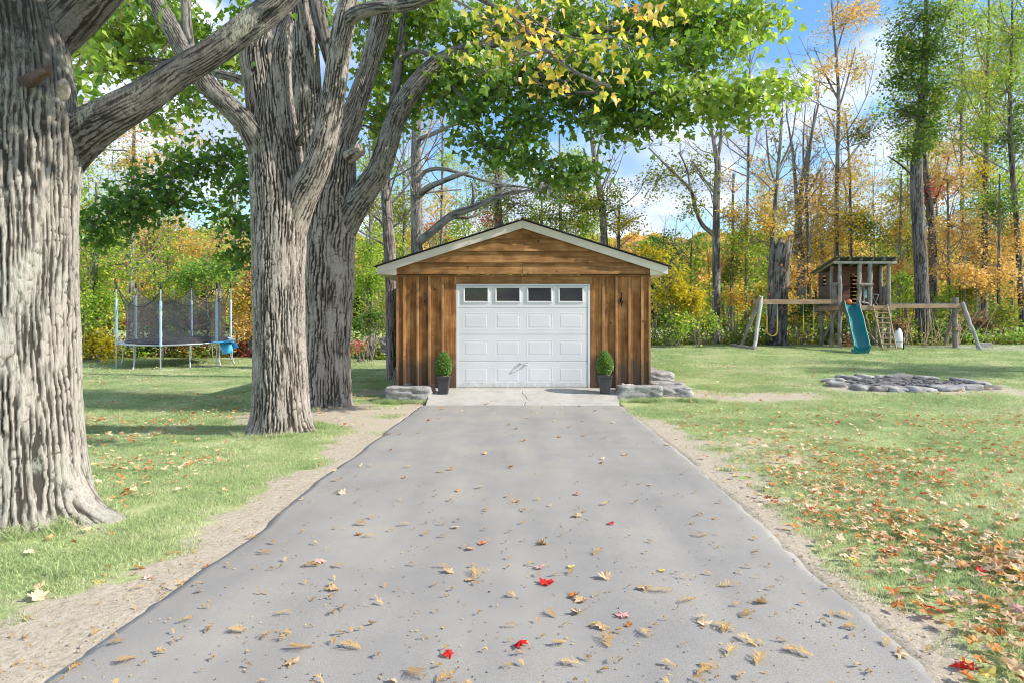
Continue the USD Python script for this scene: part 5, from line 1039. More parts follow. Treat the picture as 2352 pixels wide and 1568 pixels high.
b = W(752, 935, 12.8)
mC = thing('maple_tree', 'darker multi-stemmed old maple, rear one of the pair left of the garage', 'tree', (b[0], b[1], float(gz(b[0], b[1])))); skC = []
limb(mC, skC, [(752, 945, 12.8, 112), (752, 850, 12.8, 106), (754, 740, 12.8, 106), (757, 620, 12.8, 110), (762, 520, 12.8, 112), (768, 440, 12.8, 104), (776, 390, 12.8, 84), (786, 330, 12.8, 62), (812, 260, 12.8, 50), (836, 190, 12.8, 44), (858, 120, 12.8, 44), (878, 40, 12.8, 50), (892, -30, 12.8, 44)], BARK_B, 180, .025, .056, .030, 'trunk', stretch=.10, flare=.16, fh=.35, seed=41, lump=.12)
limb(mC, skC, [(740, 560, 12.9, 70), (722, 450, 13.0, 66), (712, 330, 13.0, 68), (706, 220, 13.0, 68), (700, 120, 13.0, 64), (694, 20, 13.0, 60), (690, -120, 13.0, 52), (680, -300, 13.1, 40)], BARK_B, 100, .026, .055, .016, stretch=.12, seed=43, lump=.07, name='stem')
limb(mC, skC, [(756, 620, 12.9, 50), (790, 520, 12.75, 66), (833, 446, 12.6, 60), (868, 396, 12.55, 54), (888, 340, 12.5, 50), (905, 285, 12.5, 48), (930, 232, 12.5, 46), (962, 190, 12.4, 44), (1000, 150, 12.4, 40), (1035, 128, 12.4, 34), (1090, 108, 12.4, 26), (1160, 96, 12.4, 20), (1260, 84, 12.4, 16), (1400, 70, 12.3, 12), (1560, 60, 12.2, 8)], BARK_LIMB, 84, .022, .035, .006, stretch=.3, seed=45)
limb(mC, skC, [(896, 310, 12.5, 26), (904, 240, 12.55, 24), (914, 160, 12.6, 22), (924, 80, 12.6, 18), (932, 0, 12.6, 15), (940, -100, 12.6, 12)], BARK_DARK, 20, .06, .05, .004, seed=46)
limb(mC, skC, [(918, 140, 12.6, 12), (950, 118, 12.4, 11), (985, 126, 12.2, 9), (1010, 140, 12, 6)], BARK_DARK, 12, .06, .05, .003, seed=47)
limb(mC, skC, [(722, -60, 12.6, 34), (728, 20, 12.6, 34), (742, 80, 12.65, 32), (756, 135, 12.7, 26), (766, 180, 12.75, 14)], BARK_DARK, 26, .05, .05, .005, seed=48)
limb(mC, skC, [(1032, 190, 12.3, 12), (1070, 235, 12, 11), (1100, 300, 11.8, 9), (1118, 330, 11.7, 8), (1180, 350, 11.6, 6), (1280, 390, 11.5, 4)], BARK_DARK, 10, .07, .05, .003, seed=49)
limb(mC, skC, [(1300, 214, 11.4, 9), (1470, 214, 11.2, 9), (1560, 212, 11.1, 8), (1640, 210, 11, 7), (1735, 205, 10.9, 5), (1792, 180, 10.8, 3)], BARK_DARK, 10, .07, .05, .003, seed=50)
limb(mC, skC, [(1100, 108, 12.4, 16), (1200, 150, 12, 13), (1300, 205, 11.5, 10)], BARK_DARK, 10, .07, .05, .003, seed=51)
limb(mC, skC, [(800, 362, 12.45, 34), (818, 350, 12.35, 32), (828, 344, 12.3, 30)], BARK_B, 22, .03, .05, .006, seed=52, name='branch_stub')
v, f = tube([W(827, 345, 12.305), W(830.5, 343.5, 12.285)], [.112, .10], 14); obj('branch_scar', (v, f), CUT, mC, label='pale sawn end of a cut limb')
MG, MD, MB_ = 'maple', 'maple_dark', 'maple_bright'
maple_crown(mC, skC, [
    (840, 60, 60, 60, 13.6, 1.5, 160, MG), (900, 60, 50, 60, 13.8, 1.4, 160, MB_), (860, 180, 50, 60, 14, 1.4, 170, MG), (980, 190, 50, 50, 13.2, 1.4, 170, MG), (870, 280, 40, 40, 14, 1.2, 110, MG), (1030, 240, 40, 40, 12.6, 1.2, 120, MG), (760, 60, 60, 60, 14.4, 1.4, 120, MG), (1000, 20, 60, 40, 12.6, 2, 170, MB_), (930, 150, 70, 70, 13.2, 1.6, 190, MG), (960, 60, 80, 60, 13.0, 2, 240, MG), (900, 250, 60, 60, 13.4, 1.4, 110, MG), (960, 260, 40, 45, 13.2, 1.2, 80, MG), (880, 330, 50, 35, 13.8, 1.2, 60, MB_),
    (1060, 60, 80, 60, 12.8, 2, 260, MG), (1180, 60, 110, 70, 12.8, 2.5, 420, MG), (1320, 60, 120, 70, 12.6, 2.5, 460, MG), (1470, 70, 110, 70, 12.4, 2.4, 420, MG), (1600, 60, 100, 70, 12.2, 2.2, 380, MG), (1710, 50, 80, 60, 12.0, 2, 240, MB_), (1560, 10, 120, 40, 11.6, 2, 240, MB_), (1770, 40, 40, 50, 11.6, 1.2, 90, MB_),
    (1080, 170, 90, 60, 12.4, 2, 300, MG), (1190, 190, 110, 60, 12.2, 2.2, 380, MG), (1320, 170, 110, 55, 12.0, 2.2, 380, MG), (1450, 170, 100, 55, 11.8, 2, 300, MG), (1590, 140, 90, 55, 11.6, 2, 260, MG), (1680, 140, 50, 60, 11.6, 1.4, 120, MB_),
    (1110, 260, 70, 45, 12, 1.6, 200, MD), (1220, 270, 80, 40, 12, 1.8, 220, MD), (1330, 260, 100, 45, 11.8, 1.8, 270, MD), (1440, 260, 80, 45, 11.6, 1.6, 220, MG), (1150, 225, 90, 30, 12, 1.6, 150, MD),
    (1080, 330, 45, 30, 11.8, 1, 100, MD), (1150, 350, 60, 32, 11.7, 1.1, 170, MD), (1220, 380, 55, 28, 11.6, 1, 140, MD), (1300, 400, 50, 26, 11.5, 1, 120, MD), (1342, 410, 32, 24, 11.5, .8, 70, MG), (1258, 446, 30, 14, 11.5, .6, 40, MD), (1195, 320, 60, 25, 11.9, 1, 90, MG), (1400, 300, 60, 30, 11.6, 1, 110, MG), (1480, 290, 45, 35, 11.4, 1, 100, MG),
    (1540, 225, 60, 32, 11.2, 1.1, 170, MB_), (1620, 225, 60, 36, 11.0, 1.1, 170, MB_), (1690, 230, 50, 38, 10.9, 1, 130, MB_), (1745, 222, 45, 32, 10.8, .9, 90, MB_), (1800, 195, 38, 30, 10.8, .8, 60, MB_), (1845, 215, 24, 20, 10.8, .6, 26, MB_), (1560, 275, 60, 28, 11.2, 1, 90, MG), (1660, 280, 45, 26, 11.2, .9, 60, MG), (1740, 275, 25, 25, 11, .7, 30, MG),
    # the dark bough on the left, seen between the two big trunks
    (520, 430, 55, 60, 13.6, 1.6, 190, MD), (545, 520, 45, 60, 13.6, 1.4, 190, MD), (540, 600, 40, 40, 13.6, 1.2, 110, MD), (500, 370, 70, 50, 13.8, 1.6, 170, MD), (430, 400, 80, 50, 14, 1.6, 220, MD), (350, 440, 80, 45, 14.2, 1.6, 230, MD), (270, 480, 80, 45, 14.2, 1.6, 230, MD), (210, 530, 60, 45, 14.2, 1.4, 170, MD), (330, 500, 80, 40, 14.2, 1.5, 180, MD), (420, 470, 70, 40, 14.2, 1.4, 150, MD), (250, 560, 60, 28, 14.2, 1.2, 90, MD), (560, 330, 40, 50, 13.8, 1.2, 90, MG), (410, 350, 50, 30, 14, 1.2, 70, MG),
    (700, -140, 260, 90, 12.6, 4, 600, MG), (1250, -120, 300, 80, 12.2, 4, 700, MG), (1600, -90, 200, 60, 11.8, 3, 360, MG), (300, -160, 300, 100, 13, 4, 600, MG)], rngC := np.random.default_rng(15), .112)

# --- pines behind the garage's left eave
D1, _ = tree('pine_tree', 'tall straight pine, half dark half sunlit, rising beside the left eave of the garage', [(903, 868, 18.4, 30), (899, 750, 18.4, 27), (898, 650, 18.4, 27), (894, 560, 18.4, 27), (888, 470, 18.4, 25), (884, 400, 18.4, 23), (878, 300, 18.4, 21), (870, 180, 18.4, 18), (862, 40, 18.4, 14), (858, -80, 18.4, 10)], (), [(860, 250, 50, 60, 18.4, 1.6, 130, 'green'), (900, 120, 60, 70, 18.4, 1.6, 150, 'olive')], BARK_PINE, fine=dict(sides=48, ds=.045, ridge=.06, depth=.02, stretch=.3, flare=.15, fh=.3, seed=61), leaf_size=.12)
D2, sk2 = tree('pine_tree', 'dead-limbed pine with long pale bare boughs reaching right over the garage roof', [(960, 800, 21.5, 30), (958, 620, 21.5, 29), (957, 500, 21.5, 27), (955, 400, 21.5, 26), (957, 300, 21.5, 22), (960, 220, 21.5, 18), (964, 120, 21.5, 14), (968, 20, 21.5, 9)],
    [[(962, 556, 21.4, 22), (990, 535, 21.2, 21), (1020, 508, 21, 20), (1050, 490, 20.9, 19), (1085, 478, 20.8, 16), (1120, 462, 20.7, 14), (1170, 446, 20.6, 10), (1230, 434, 20.5, 6)],
     [(962, 450, 21.4, 17), (985, 430, 21.2, 16), (1015, 418, 21, 14), (1050, 404, 20.8, 12), (1075, 396, 20.7, 8)],
     [(960, 418, 21.4, 11), (975, 396, 21.2, 10), (1005, 388, 21, 10), (1050, 396, 20.8, 8), (1100, 412, 20.6, 7), (1150, 424, 20.5, 6), (1220, 432, 20.4, 4)],
     [(958, 322, 21.5, 12), (985, 312, 21.3, 11), (1020, 296, 21.1, 10), (1065, 278, 21, 8)], [(958, 255, 21.5, 10), (1000, 225, 21.3, 8), (1045, 195, 21.2, 6)],
     [(1082, 480, 20.8, 9), (1088, 450, 20.8, 8), (1084, 420, 20.8, 5)], [(1040, 500, 21, 9), (1080, 500, 21.2, 8), (1120, 480, 21.3, 4)], [(962, 446, 21.5, 6), (1005, 440, 21.8, 5), (1060, 436, 22, 3)]],
    [(1150, 430, 90, 35, 20.7, 1.6, 0, 'olive'), (1230, 420, 60, 30, 20.6, 1.4, 0, 'olive'), (1090, 500, 40, 25, 20.9, 1, 0, 'olive'), (1040, 460, 60, 40, 21.4, 1.2, 0, 'olive'), (900, 450, 50, 40, 21.6, 1.2, 0, 'olive'), (1200, 450, 70, 25, 20.7, 1.2, 0, 'olive')], BARK_GREY, twig=TWIG_PALE, fine=dict(sides=40, ds=.06, ridge=.06, depth=.018, stretch=.3, seed=63), sub_k=3, twig_r=.0045)
wp, _ = grow([(1150 + 40 * k, 430 + 8 * (k % 3), 60, 34, 20.6, 1.2, 400, 'olive') for k in range(4)], sk2, np.random.default_rng(3), .1, .004, 2.2)
obj('dead_twigs', join(wp), TWIG_PALE, D2, kind='stuff')

# --- woods on the right. each: name, label, trunk, limbs, pads, bark
OL, OR, GO, YE, YG, GR, RE = 'olive', 'orange', 'gold', 'yellow', 'yellowgreen', 'green', 'red'
tree('bare_tree', 'pale nearly bare forked tree right of the garage with a long limb leaning left', [(1644, 785, 29, 20), (1645, 680, 29, 19), (1645, 560, 29, 18), (1646, 450, 29, 16), (1647, 365, 29, 15), (1640, 330, 29, 9), (1632, 280, 29, 7), (1628, 230, 29, 4)],
    [[(1640, 540, 29, 12), (1612, 515, 28.8, 11), (1598, 480, 28.7, 10), (1586, 436, 28.6, 9), (1560, 410, 28.5, 7), (1520, 370, 28.4, 6), (1490, 340, 28.3, 4)], [(1647, 368, 29, 10), (1655, 330, 29, 8), (1656, 285, 29, 6), (1660, 230, 29, 3)], [(1586, 440, 28.6, 6), (1578, 390, 28.5, 5), (1560, 350, 28.5, 4)], [(1645, 450, 29, 6), (1620, 415, 28.8, 5), (1590, 370, 28.7, 4)]],
    [(1600, 390, 80, 55, 28.8, 2, 240, OL), (1505, 420, 80, 60, 28.5, 2, 260, OL), (1690, 420, 50, 60, 29, 2, 130, OR), (1570, 470, 70, 40, 28.6, 2, 150, OL), (1700, 500, 50, 50, 29, 2, 160, GO), (1440, 450, 50, 40, 28.5, 2, 110, OL), (1630, 220, 60, 60, 29, 2, 12, OL, 12), (1660, 250, 50, 70, 29, 2, 12, OL, 12), (1500, 330, 60, 40, 28.4, 2, 12, OL, 12), (1565, 350, 40, 40, 28.5, 2, 10, OL, 8)], BARK_GREY)
tree('tree', 'slim grey tree trunk standing behind the right slope of the garage roof', [(1392, 800, 30, 19), (1388, 560, 30, 18), (1383, 480, 30, 16), (1374, 420, 30, 14), (1365, 360, 30, 12), (1356, 290, 30, 9)], [[(1372, 400, 30, 7), (1352, 375, 30, 6), (1340, 340, 30, 4)], [(1370, 390, 30, 7), (1374, 345, 30, 6), (1385, 300, 30, 3)]], [(1400, 460, 60, 50, 30, 2, 260, OL), (1350, 480, 60, 40, 30, 2, 300, OL), (1430, 520, 60, 30, 30, 2, 220, YE), (1330, 400, 40, 40, 30, 2, 140, YG), (1356, 280, 40, 50, 30, 2, 10, OL, 10), (1390, 300, 40, 50, 30, 2, 10, OL, 10)], BARK_GREY)
tree('tree', 'thin branching sapling against the sky just right of the garage peak', [(1418, 800, 31, 8), (1420, 600, 31, 8), (1421, 540, 31, 7), (1422, 470, 31, 5)], [[(1421, 530, 31, 4), (1450, 505, 31, 3), (1480, 495, 31, 2)], [(1421, 545, 31, 4), (1400, 520, 31, 3), (1380, 510, 31, 2)]], [(1420, 480, 45, 40, 31, 1.5, 60, OL)], BARK_DARK)
tree('broken_tree', 'thick broken-topped dead trunk with red creeper left of the playhouse', [(1788, 795, 27.6, 42), (1789, 720, 27.6, 37), (1792, 660, 27.6, 35), (1794, 610, 27.6, 38), (1797, 578, 27.6, 40), (1802, 560, 27.6, 34)], [[(1784, 620, 27.6, 14), (1778, 580, 27.6, 11), (1776, 548, 27.6, 7)]], [(1793, 690, 24, 50, 27.3, .7, 26, RE), (1786, 760, 26, 26, 27.3, .7, 20, RE), (1800, 610, 18, 20, 27.3, .6, 10, RE)], BARK_DARK, fine=dict(sides=40, ds=.07, ridge=.09, depth=.035, stretch=.08, flare=.2, fh=.3, seed=71, lump=.14, jag=.16), leaf_size=.11)
tree('tree', 'slim trunk close behind the left side of the broken dead trunk', [(1764, 790, 28.6, 14), (1768, 700, 28.6, 14), (1771, 620, 28.6, 13), (1776, 540, 28.6, 12), (1784, 430, 28.6, 9), (1792, 330, 28.6, 7), (1797, 250, 28.6, 5)], [[(1784, 430, 28.6, 6), (1768, 380, 28.6, 5), (1760, 300, 28.6, 3)], [(1788, 390, 28.6, 6), (1815, 330, 28.6, 4), (1830, 240, 28.6, 3)]], [(1770, 520, 70, 60, 28.8, 2, 280, GO), (1740, 450, 60, 60, 28.8, 2, 150, OR), (1800, 300, 60, 100, 28.8, 2, 110, OL), (1720, 560, 60, 50, 28.8, 2, 260, YG), (1797, 230, 40, 70, 28.8, 2, 12, OL, 14), (1830, 220, 40, 70, 28.8, 2, 12, OL, 12), (1758, 290, 40, 50, 28.8, 2, 12, OR, 10)], BARK_GREY)
tree('tree', 'stout forked trunk between the broken dead trunk and the playhouse', [(1841, 780, 32, 22), (1840, 660, 32, 21), (1839, 600, 32, 21), (1834, 560, 32, 19), (1836, 480, 32, 13), (1846, 400, 32, 10), (1862, 320, 32, 7), (1880, 240, 32, 4)], [[(1834, 600, 31.9, 9), (1815, 570, 31.8, 8), (1800, 560, 31.7, 5)], [(1835, 520, 32, 11), (1828, 440, 32, 9), (1822, 360, 32, 7), (1806, 260, 32, 4)], [(1838, 470, 32, 7), (1858, 440, 32, 6), (1885, 390, 32, 4)], [(1846, 400, 32, 5), (1845, 330, 32, 4), (1850, 240, 32, 2)]],
    [(1830, 430, 90, 80, 32, 3, 300, OR), (1870, 560, 80, 55, 32, 3, 420, GO), (1840, 230, 80, 90, 32, 3, 90, OL), (1790, 480, 60, 60, 32, 2.5, 200, GO), (1890, 330, 50, 70, 32, 2, 150, GO), (1900, 480, 60, 50, 32, 2, 240, GO), (1880, 210, 50, 70, 32, 2, 26, OR, 14), (1806, 240, 50, 70, 32, 2, 26, OR, 14), (1850, 210, 40, 70, 32, 2, 16, OR, 12)], BARK_GREY)
tree('tree', 'narrow dark trunk right beside the stout forked trunk', [(1857, 790, 31, 11), (1858, 660, 31, 10), (1857, 560, 31, 9), (1852, 450, 31, 7), (1858, 370, 31, 6), (1872, 250, 31, 4)], (), [(1860, 480, 50, 60, 31, 1.6, 180, OR), (1880, 200, 50, 90, 31, 1.6, 110, OR)], BARK_DARK)
tree('tree', 'tall slender pale trunk running full height left of the playhouse roof', [(1921, 790, 33, 12), (1922, 600, 33, 11), (1922, 450, 33, 10), (1924, 340, 33, 9), (1926, 220, 33, 8), (1920, 120, 33, 6), (1912, 30, 33, 4), (1906, -60, 33, 3)], [[(1924, 260, 33, 5), (1945, 190, 33, 4), (1965, 110, 33, 3)], [(1925, 230, 33, 5), (1895, 170, 33, 4), (1870, 110, 33, 2)], [(1920, 130, 33, 4), (1940, 60, 33, 3), (1970, 0, 33, 2)]],
    [(1930, 60, 70, 70, 33, 3, 280, OR), (1985, 30, 60, 60, 33, 3, 300, OR), (1900, 150, 60, 70, 33, 3, 200, OR), (1975, 160, 50, 60, 33, 3, 210, GO), (1940, 280, 60, 60, 33, 3, 220, GO), (1960, 390, 55, 60, 33, 3, 260, GO), (1890, 420, 60, 60, 33, 2.5, 240, OR), (1930, 520, 70, 50, 33, 3, 380, GO)], BARK_GREY)
tree('tree', 'very thin dark trunk above the playhouse roof', [(1957, 790, 34, 7), (1954, 520, 34, 6), (1950, 360, 34, 5), (1942, 260, 34, 3)], (), [(1955, 520, 40, 60, 34, 2, 260, OL), (1990, 310, 40, 60, 34, 2, 320, GR), (1995, 520, 36, 66, 34, 2, 420, GR)], BARK_DARK)
tree('oak_tree', 'big dark-trunked tree with dense green ivy-like crown behind the monkey bars', [(2121, 786, 28.8, 36), (2119, 740, 28.8, 31), (2116, 640, 28.8, 29), (2111, 540, 28.8, 28), (2105, 430, 28.8, 27), (2106, 370, 28.8, 24), (2116, 280, 28.8, 20), (2122, 180, 28.8, 17), (2126, 90, 28.8, 13), (2128, 0, 28.8, 9), (2132, -90, 28.8, 5)], [[(2118, 260, 28.8, 8), (2112, 220, 28.4, 7), (2100, 190, 28.2, 4)], [(2124, 130, 28.8, 8), (2160, 70, 28.8, 6), (2190, 0, 28.8, 4)], [(2110, 420, 28.8, 7), (2070, 380, 28.6, 5), (2040, 360, 28.4, 3)]],
    [(2110, 40, 80, 60, 28.6, 2.6, 620, GR), (2100, 120, 80, 60, 28.6, 2.6, 700, GR), (2150, 110, 70, 70, 28.6, 2.4, 560, GR), (2070, 180, 50, 50, 28.6, 2, 330, GR), (2130, 200, 60, 60, 28.6, 2.4, 560, GR), (2100, 270, 60, 50, 28.5, 2, 480, GR), (2140, 310, 55, 50, 28.5, 2, 430, GR), (2100, 345, 42, 30, 28.5, 1.6, 240, GR), (2060, 100, 40, 40, 28.6, 1.6, 200, GR), (2180, 30, 60, 50, 28.6, 2, 260, YG), (2050, 240, 35, 30, 28.6, 1.4, 120, GR), (2160, 240, 40, 40, 28.6, 1.6, 220, GR)],
    BARK_DARK, fine=dict(sides=48, ds=.07, ridge=.08, depth=.028, stretch=.10, flare=.22, fh=.35, seed=81))
tree('tree', 'dark trunk half hidden behind the big green-crowned tree', [(2146, 785, 32, 20), (2144, 640, 32, 19), (2140, 520, 32, 18), (2130, 430, 32, 15), (2120, 340, 32, 12)], [[(2140, 480, 32, 6), (2165, 420, 32, 4), (2180, 360, 32, 3)]], [(2060, 560, 50, 60, 32, 2.5, 380, OL), (2150, 430, 50, 50, 32, 2.5, 260, RE), (2160, 560, 50, 50, 32, 2.5, 300, OR), (2050, 460, 40, 50, 32, 2, 220, GO)], BARK_DARK)
for (lb, x0, x1, dd, w, pads) in (
    ('thin trunk with orange leaves right of the big green-crowned tree', 2182, 2176, 30, 8, [(2180, 420, 55, 70, 30, 2.4, 340, OR), (2200, 520, 60, 60, 30, 2.4, 420, OR), (2180, 620, 50, 50, 30, 2.4, 300, OR)]),
    ('straight dark trunk above the right-hand log frame', 2258, 2266, 33, 15, [(2250, 90, 80, 80, 33, 3, 520, YG), (2230, 200, 70, 60, 33, 3, 420, YG), (2280, 280, 60, 70, 33, 3, 420, YG), (2250, 400, 70, 60, 33, 3, 420, YE), (2270, 560, 60, 60, 33, 3, 420, OR)]),
    ('thin trunk between the straight dark trunk and the right edge', 2293, 2296, 29.5, 8, [(2300, 640, 50, 50, 29.5, 2, 360, OR), (2310, 480, 50, 60, 29.5, 2, 320, GR), (2240, 650, 45, 45, 29.5, 2, 300, OR)]),
    ('leaning trunk with yellow-green crown at the right edge', 2350, 2320, 30, 14, [(2320, 90, 60, 90, 30, 3, 620, YG), (2310, 210, 60, 70, 30, 3, 520, YG), (2330, 330, 50, 70, 30, 3, 460, GR), (2340, 570, 50, 60, 30, 3, 420, OR), (2345, 690, 45, 40, 30, 2, 260, OR), (2230, 320, 40, 50, 30, 2, 220, YG)]),
    ('tall trunk just outside the right edge with olive foliage', 2400, 2380, 30, 16, [(2370, 60, 60, 100, 30, 3, 520, YG), (2380, 250, 60, 90, 30, 3, 420, GR), (2390, 450, 50, 80, 30, 3, 340, YG)]),
    ('tall yellow-green tree filling the upper right corner', 2215, 2208, 35, 9, [(2200, 50, 60, 60, 35, 3, 420, YG), (2290, 40, 60, 60, 35, 3, 420, YG), (2345, 130, 40, 70, 35, 3, 380, YG), (2200, 160, 60, 60, 35, 3, 420, YG), (2270, 170, 60, 50, 35, 3, 380, GO), (2200, 260, 60, 60, 35, 3, 380, YG), (2190, 350, 50, 50, 35, 3, 300, OR)]),
    ('golden-orange tree low at the right edge above the weeds', 2325, 2322, 33, 8, [(2320, 420, 50, 60, 33, 3, 380, YG), (2325, 520, 50, 50, 33, 3, 380, OR), (2300, 600, 60, 40, 33, 3, 380, OR), (2240, 480, 50, 50, 33, 3, 340, YG), (2220, 580, 50, 50, 33, 3, 360, OR)]),
    ('slim trunk with pink-orange leaves low behind the monkey bars', 2062, 2070, 31, 7, [(2060, 620, 50, 45, 31, 2, 300, OR), (2075, 520, 45, 50, 31, 2, 260, GO)]),
    ('slim golden tree behind the left slope of the playhouse roof', 1892, 1885, 34, 8, [(1880, 590, 50, 45, 34, 2, 320, OR), (1890, 510, 50, 45, 34, 2, 260, GO)]),
    ('slender tree with golden leaves between the bare forked tree and the broken trunk', 1712, 1720, 31, 8, [(1715, 620, 45, 60, 31, 2, 320, YG), (1705, 520, 50, 50, 31, 2, 240, GO), (1740, 400, 50, 80, 31, 2, 160, OR), (1700, 340, 40, 60, 31, 2, 60, OR)]),
    ('thin dark trunk right of the bare forked tree', 1680, 1684, 30, 9, [(1680, 640, 40, 60, 30, 2, 260, OL), (1690, 560, 40, 50, 30, 2, 220, GO)])):
    tree('tree', lb, [(x0, 795, dd, w), (x0 * .6 + x1 * .4, 550, dd, w * .9), (x1, 300, dd, w * .7), (x1 + 4, 80, dd, w * .4), (x1 + 6, -40, dd, w * .25)] if min(p[1] for p in pads) < 350 else [(x0, 795, dd, w), ((x0 + x1) / 2, 600, dd, w * .85), (x1, 400, dd, w * .5)], (), pads, BARK_GREY if w < 12 else BARK_DARK)

# --- woods behind the garage and on the left
for (lb, x0, y0, x1, y1, dd, w, pads) in (
    ('olive-leaved tree behind the left roof slope of the garage', 930, 800, 926, 250, 29, 10, [(925, 480, 50, 70, 29, 2, 330, OL), (920, 380, 60, 60, 29, 2, 200, YG), (910, 570, 40, 50, 29, 2, 260, YG), (990, 180, 60, 60, 29, 2, 120, OR)]),
    ('orange and yellow tree seen between the two pine boughs', 1012, 800, 1018, 180, 30, 9, [(1010, 460, 50, 45, 30, 2, 190, GO), (1035, 370, 50, 45, 30, 2, 150, YG), (1000, 530, 36, 26, 30, 2, 130, RE), (1060, 250, 70, 70, 30, 2, 130, OR), (1010, 300, 60, 60, 30, 2, 110, OR)]),
    ('thick dark trunk with olive leaves behind the garage peak', 1152, 800, 1140, 330, 31, 28, [(1130, 470, 60, 50, 31, 2.4, 240, OL), (1200, 470, 60, 50, 31, 2.4, 340, OL), (1110, 400, 60, 60, 31, 2.4, 200, OL), (1110, 505, 22, 26, 30.6, 1, 120, RE), (1180, 380, 60, 50, 31, 2.4, 200, YG)]),
    ('drooping olive tree above the right roof slope', 1290, 800, 1285, 300, 29.5, 11, [(1270, 440, 60, 60, 29.5, 2, 340, OL), (1330, 470, 60, 50, 29.5, 2, 330, OL), (1300, 520, 70, 30, 29.5, 2, 280, OL), (1230, 500, 60, 30, 29.5, 2, 240, OL), (1320, 360, 50, 50, 29.5, 2, 160, YG), (1360, 520, 60, 30, 29.5, 2, 240, YG)]),
    ('yellow-leaved tree between the rear maple and the pine', 852, 820, 850, 330, 26, 9, [(850, 580, 45, 55, 26, 2, 360, YG), (855, 480, 50, 55, 26, 2, 280, OL), (850, 660, 40, 50, 26, 2, 340, YG), (850, 380, 50, 50, 26, 2, 180, YG)]),
    ('yellow-green maple with orange tips at the wood edge left of the trampoline', 215, 835, 222, 420, 25.5, 18, [(230, 560, 90, 50, 25.5, 2.4, 420, YG), (300, 610, 70, 45, 25.5, 2.4, 340, YG), (210, 640, 60, 50, 25.5, 2.2, 320, YG), (230, 710, 60, 50, 25.3, 2, 360, YG), (200, 780, 60, 40, 25, 1.6, 280, YE), (270, 690, 50, 40, 25.5, 2, 240, YG), (180, 480, 50, 50, 25.5, 2, 200, YG), (235, 800, 50, 30, 24.9, 1.4, 180, YE)]),
    ('tall orange-flecked tree high behind the left maple', 300, 820, 310, 180, 33, 14, [(300, 290, 110, 60, 33, 3, 300, OR), (400, 300, 70, 50, 33, 3, 170, OR), (210, 350, 70, 60, 33, 3, 260, OL), (330, 370, 100, 50, 33, 3, 300, GO), (450, 350, 60, 50, 33, 3, 120, OR), (200, 250, 60, 60, 33, 3, 170, OR)]),
    ('bright green sumac arching above the trampoline', 480, 830, 470, 590, 26.5, 7, [(450, 620, 60, 40, 26.5, 1.8, 420, 'sumac'), (520, 630, 60, 36, 26.5, 1.8, 420, 'sumac'), (540, 600, 50, 40, 26.6, 1.6, 220, 'sumac'), (400, 650, 50, 30, 26.5, 1.6, 240, 'sumac')]),
    ('orange-red tree on the left skyline above the sumac', 500, 820, 512, 500, 36, 9, [(500, 580, 80, 40, 36, 3, 420, OR), (560, 590, 60, 40, 36, 3, 340, OR), (430, 580, 60, 40, 36, 3, 280, GO), (520, 540, 50, 40, 36, 3, 140, OR)]),
    ('gold tree in the gap right of the trampoline', 575, 825, 572, 560, 27, 7, [(555, 700, 40, 60, 27, 1.8, 420, GO), (580, 640, 36, 50, 27, 1.8, 300, OR), (560, 760, 36, 40, 27, 1.6, 240, OR)]),
    ('olive thicket tree directly behind the trampoline net', 400, 830, 398, 620, 28, 8, [(340, 700, 60, 50, 28, 2, 360, OL), (430, 710, 60, 50, 28, 2, 360, OL), (390, 770, 90, 35, 28, 2, 340, YG), (450, 740, 30, 26, 27.8, 1, 90, RE), (310, 740, 30, 26, 27.8, 1, 70, RE), (500, 720, 40, 50, 28, 2, 240, GO)]),
    ('grey-green tree far behind the left lawn, above the thicket', 360, 820, 350, 480, 38, 10, [(340, 560, 60, 40, 38, 3, 260, OL), (420, 520, 60, 40, 38, 3, 240, GO), (280, 540, 60, 50, 38, 3, 260, OL)]),
    ('bare grey-twigged tree in the sky gap left of the front old maple', 545, 820, 540, 420, 34, 6, [(535, 450, 50, 70, 34, 2, 60, OR), (500, 480, 50, 50, 34, 2, 70, GO)])):
    tree('tree', lb, [(x0, y0, dd, w), ((x0 * 2 + x1) / 3, y0 * .6 + y1 * .4, dd, w * .85), (x1, y1, dd, w * .35)], (), pads, BARK_GREY if w < 20 else BARK_DARK)

# --- shrubs at the edge of the woods
def shrub(lb, cx, cy, rx, ry, d, n, pal, group=None, extra=()):
    rng = np.random.default_rng(hash_(lb) + int(cx))
    C = W(cx, cy, d); g = float(gz(C[0], d)); t = thing('shrub', lb, 'shrub', (C[0], d, g), group)
    stems = []; skel = []
    for k in range(5):
        e = W(cx + rng.normal(0, rx * .45), cy - ry * rng.uniform(-.1, .6), d + rng.normal(0, .3)); s = np.array([C[0] + rng.normal(0, .15), d + rng.normal(0, .15), g - .05])
        P = resample(np.array([s, (s + e) / 2 + rng.normal(0, .08, 3), e]), np.ones(3), 7)[0]; stems.append(tube(P, np.linspace(.025, .008, 7), 5)); skel += [(q, .02) for q in P]
    dep = 1.6
    pads = [(cx, cy, rx, ry, d, dep, n * .5, pal)] + [(cx + rng.uniform(-.6, .6) * rx, cy + rng.uniform(-.6, .5) * ry, rx * .5, ry * .45, d + rng.uniform(-.4, .2), dep * .6, n * .17, pal) for _ in range(3)] + list(extra)
    wp, lv = grow(pads, skel, rng, .1, .004, 1.0, .13)
    obj('stems', join(stems + wp), TWIG, t)
    for p, Q in lv.items():
        Q[:, 2] = np.maximum(Q[:, 2], gz(Q[:, 0], Q[:, 1]) + .04)
        obj('foliage', merge(scatter_leaves(Q, rng, .12 * rng.uniform(.6, 1.25, len(Q)), QUAD, .3, .5), QUADF), LEAF[p], t, kind='stuff')
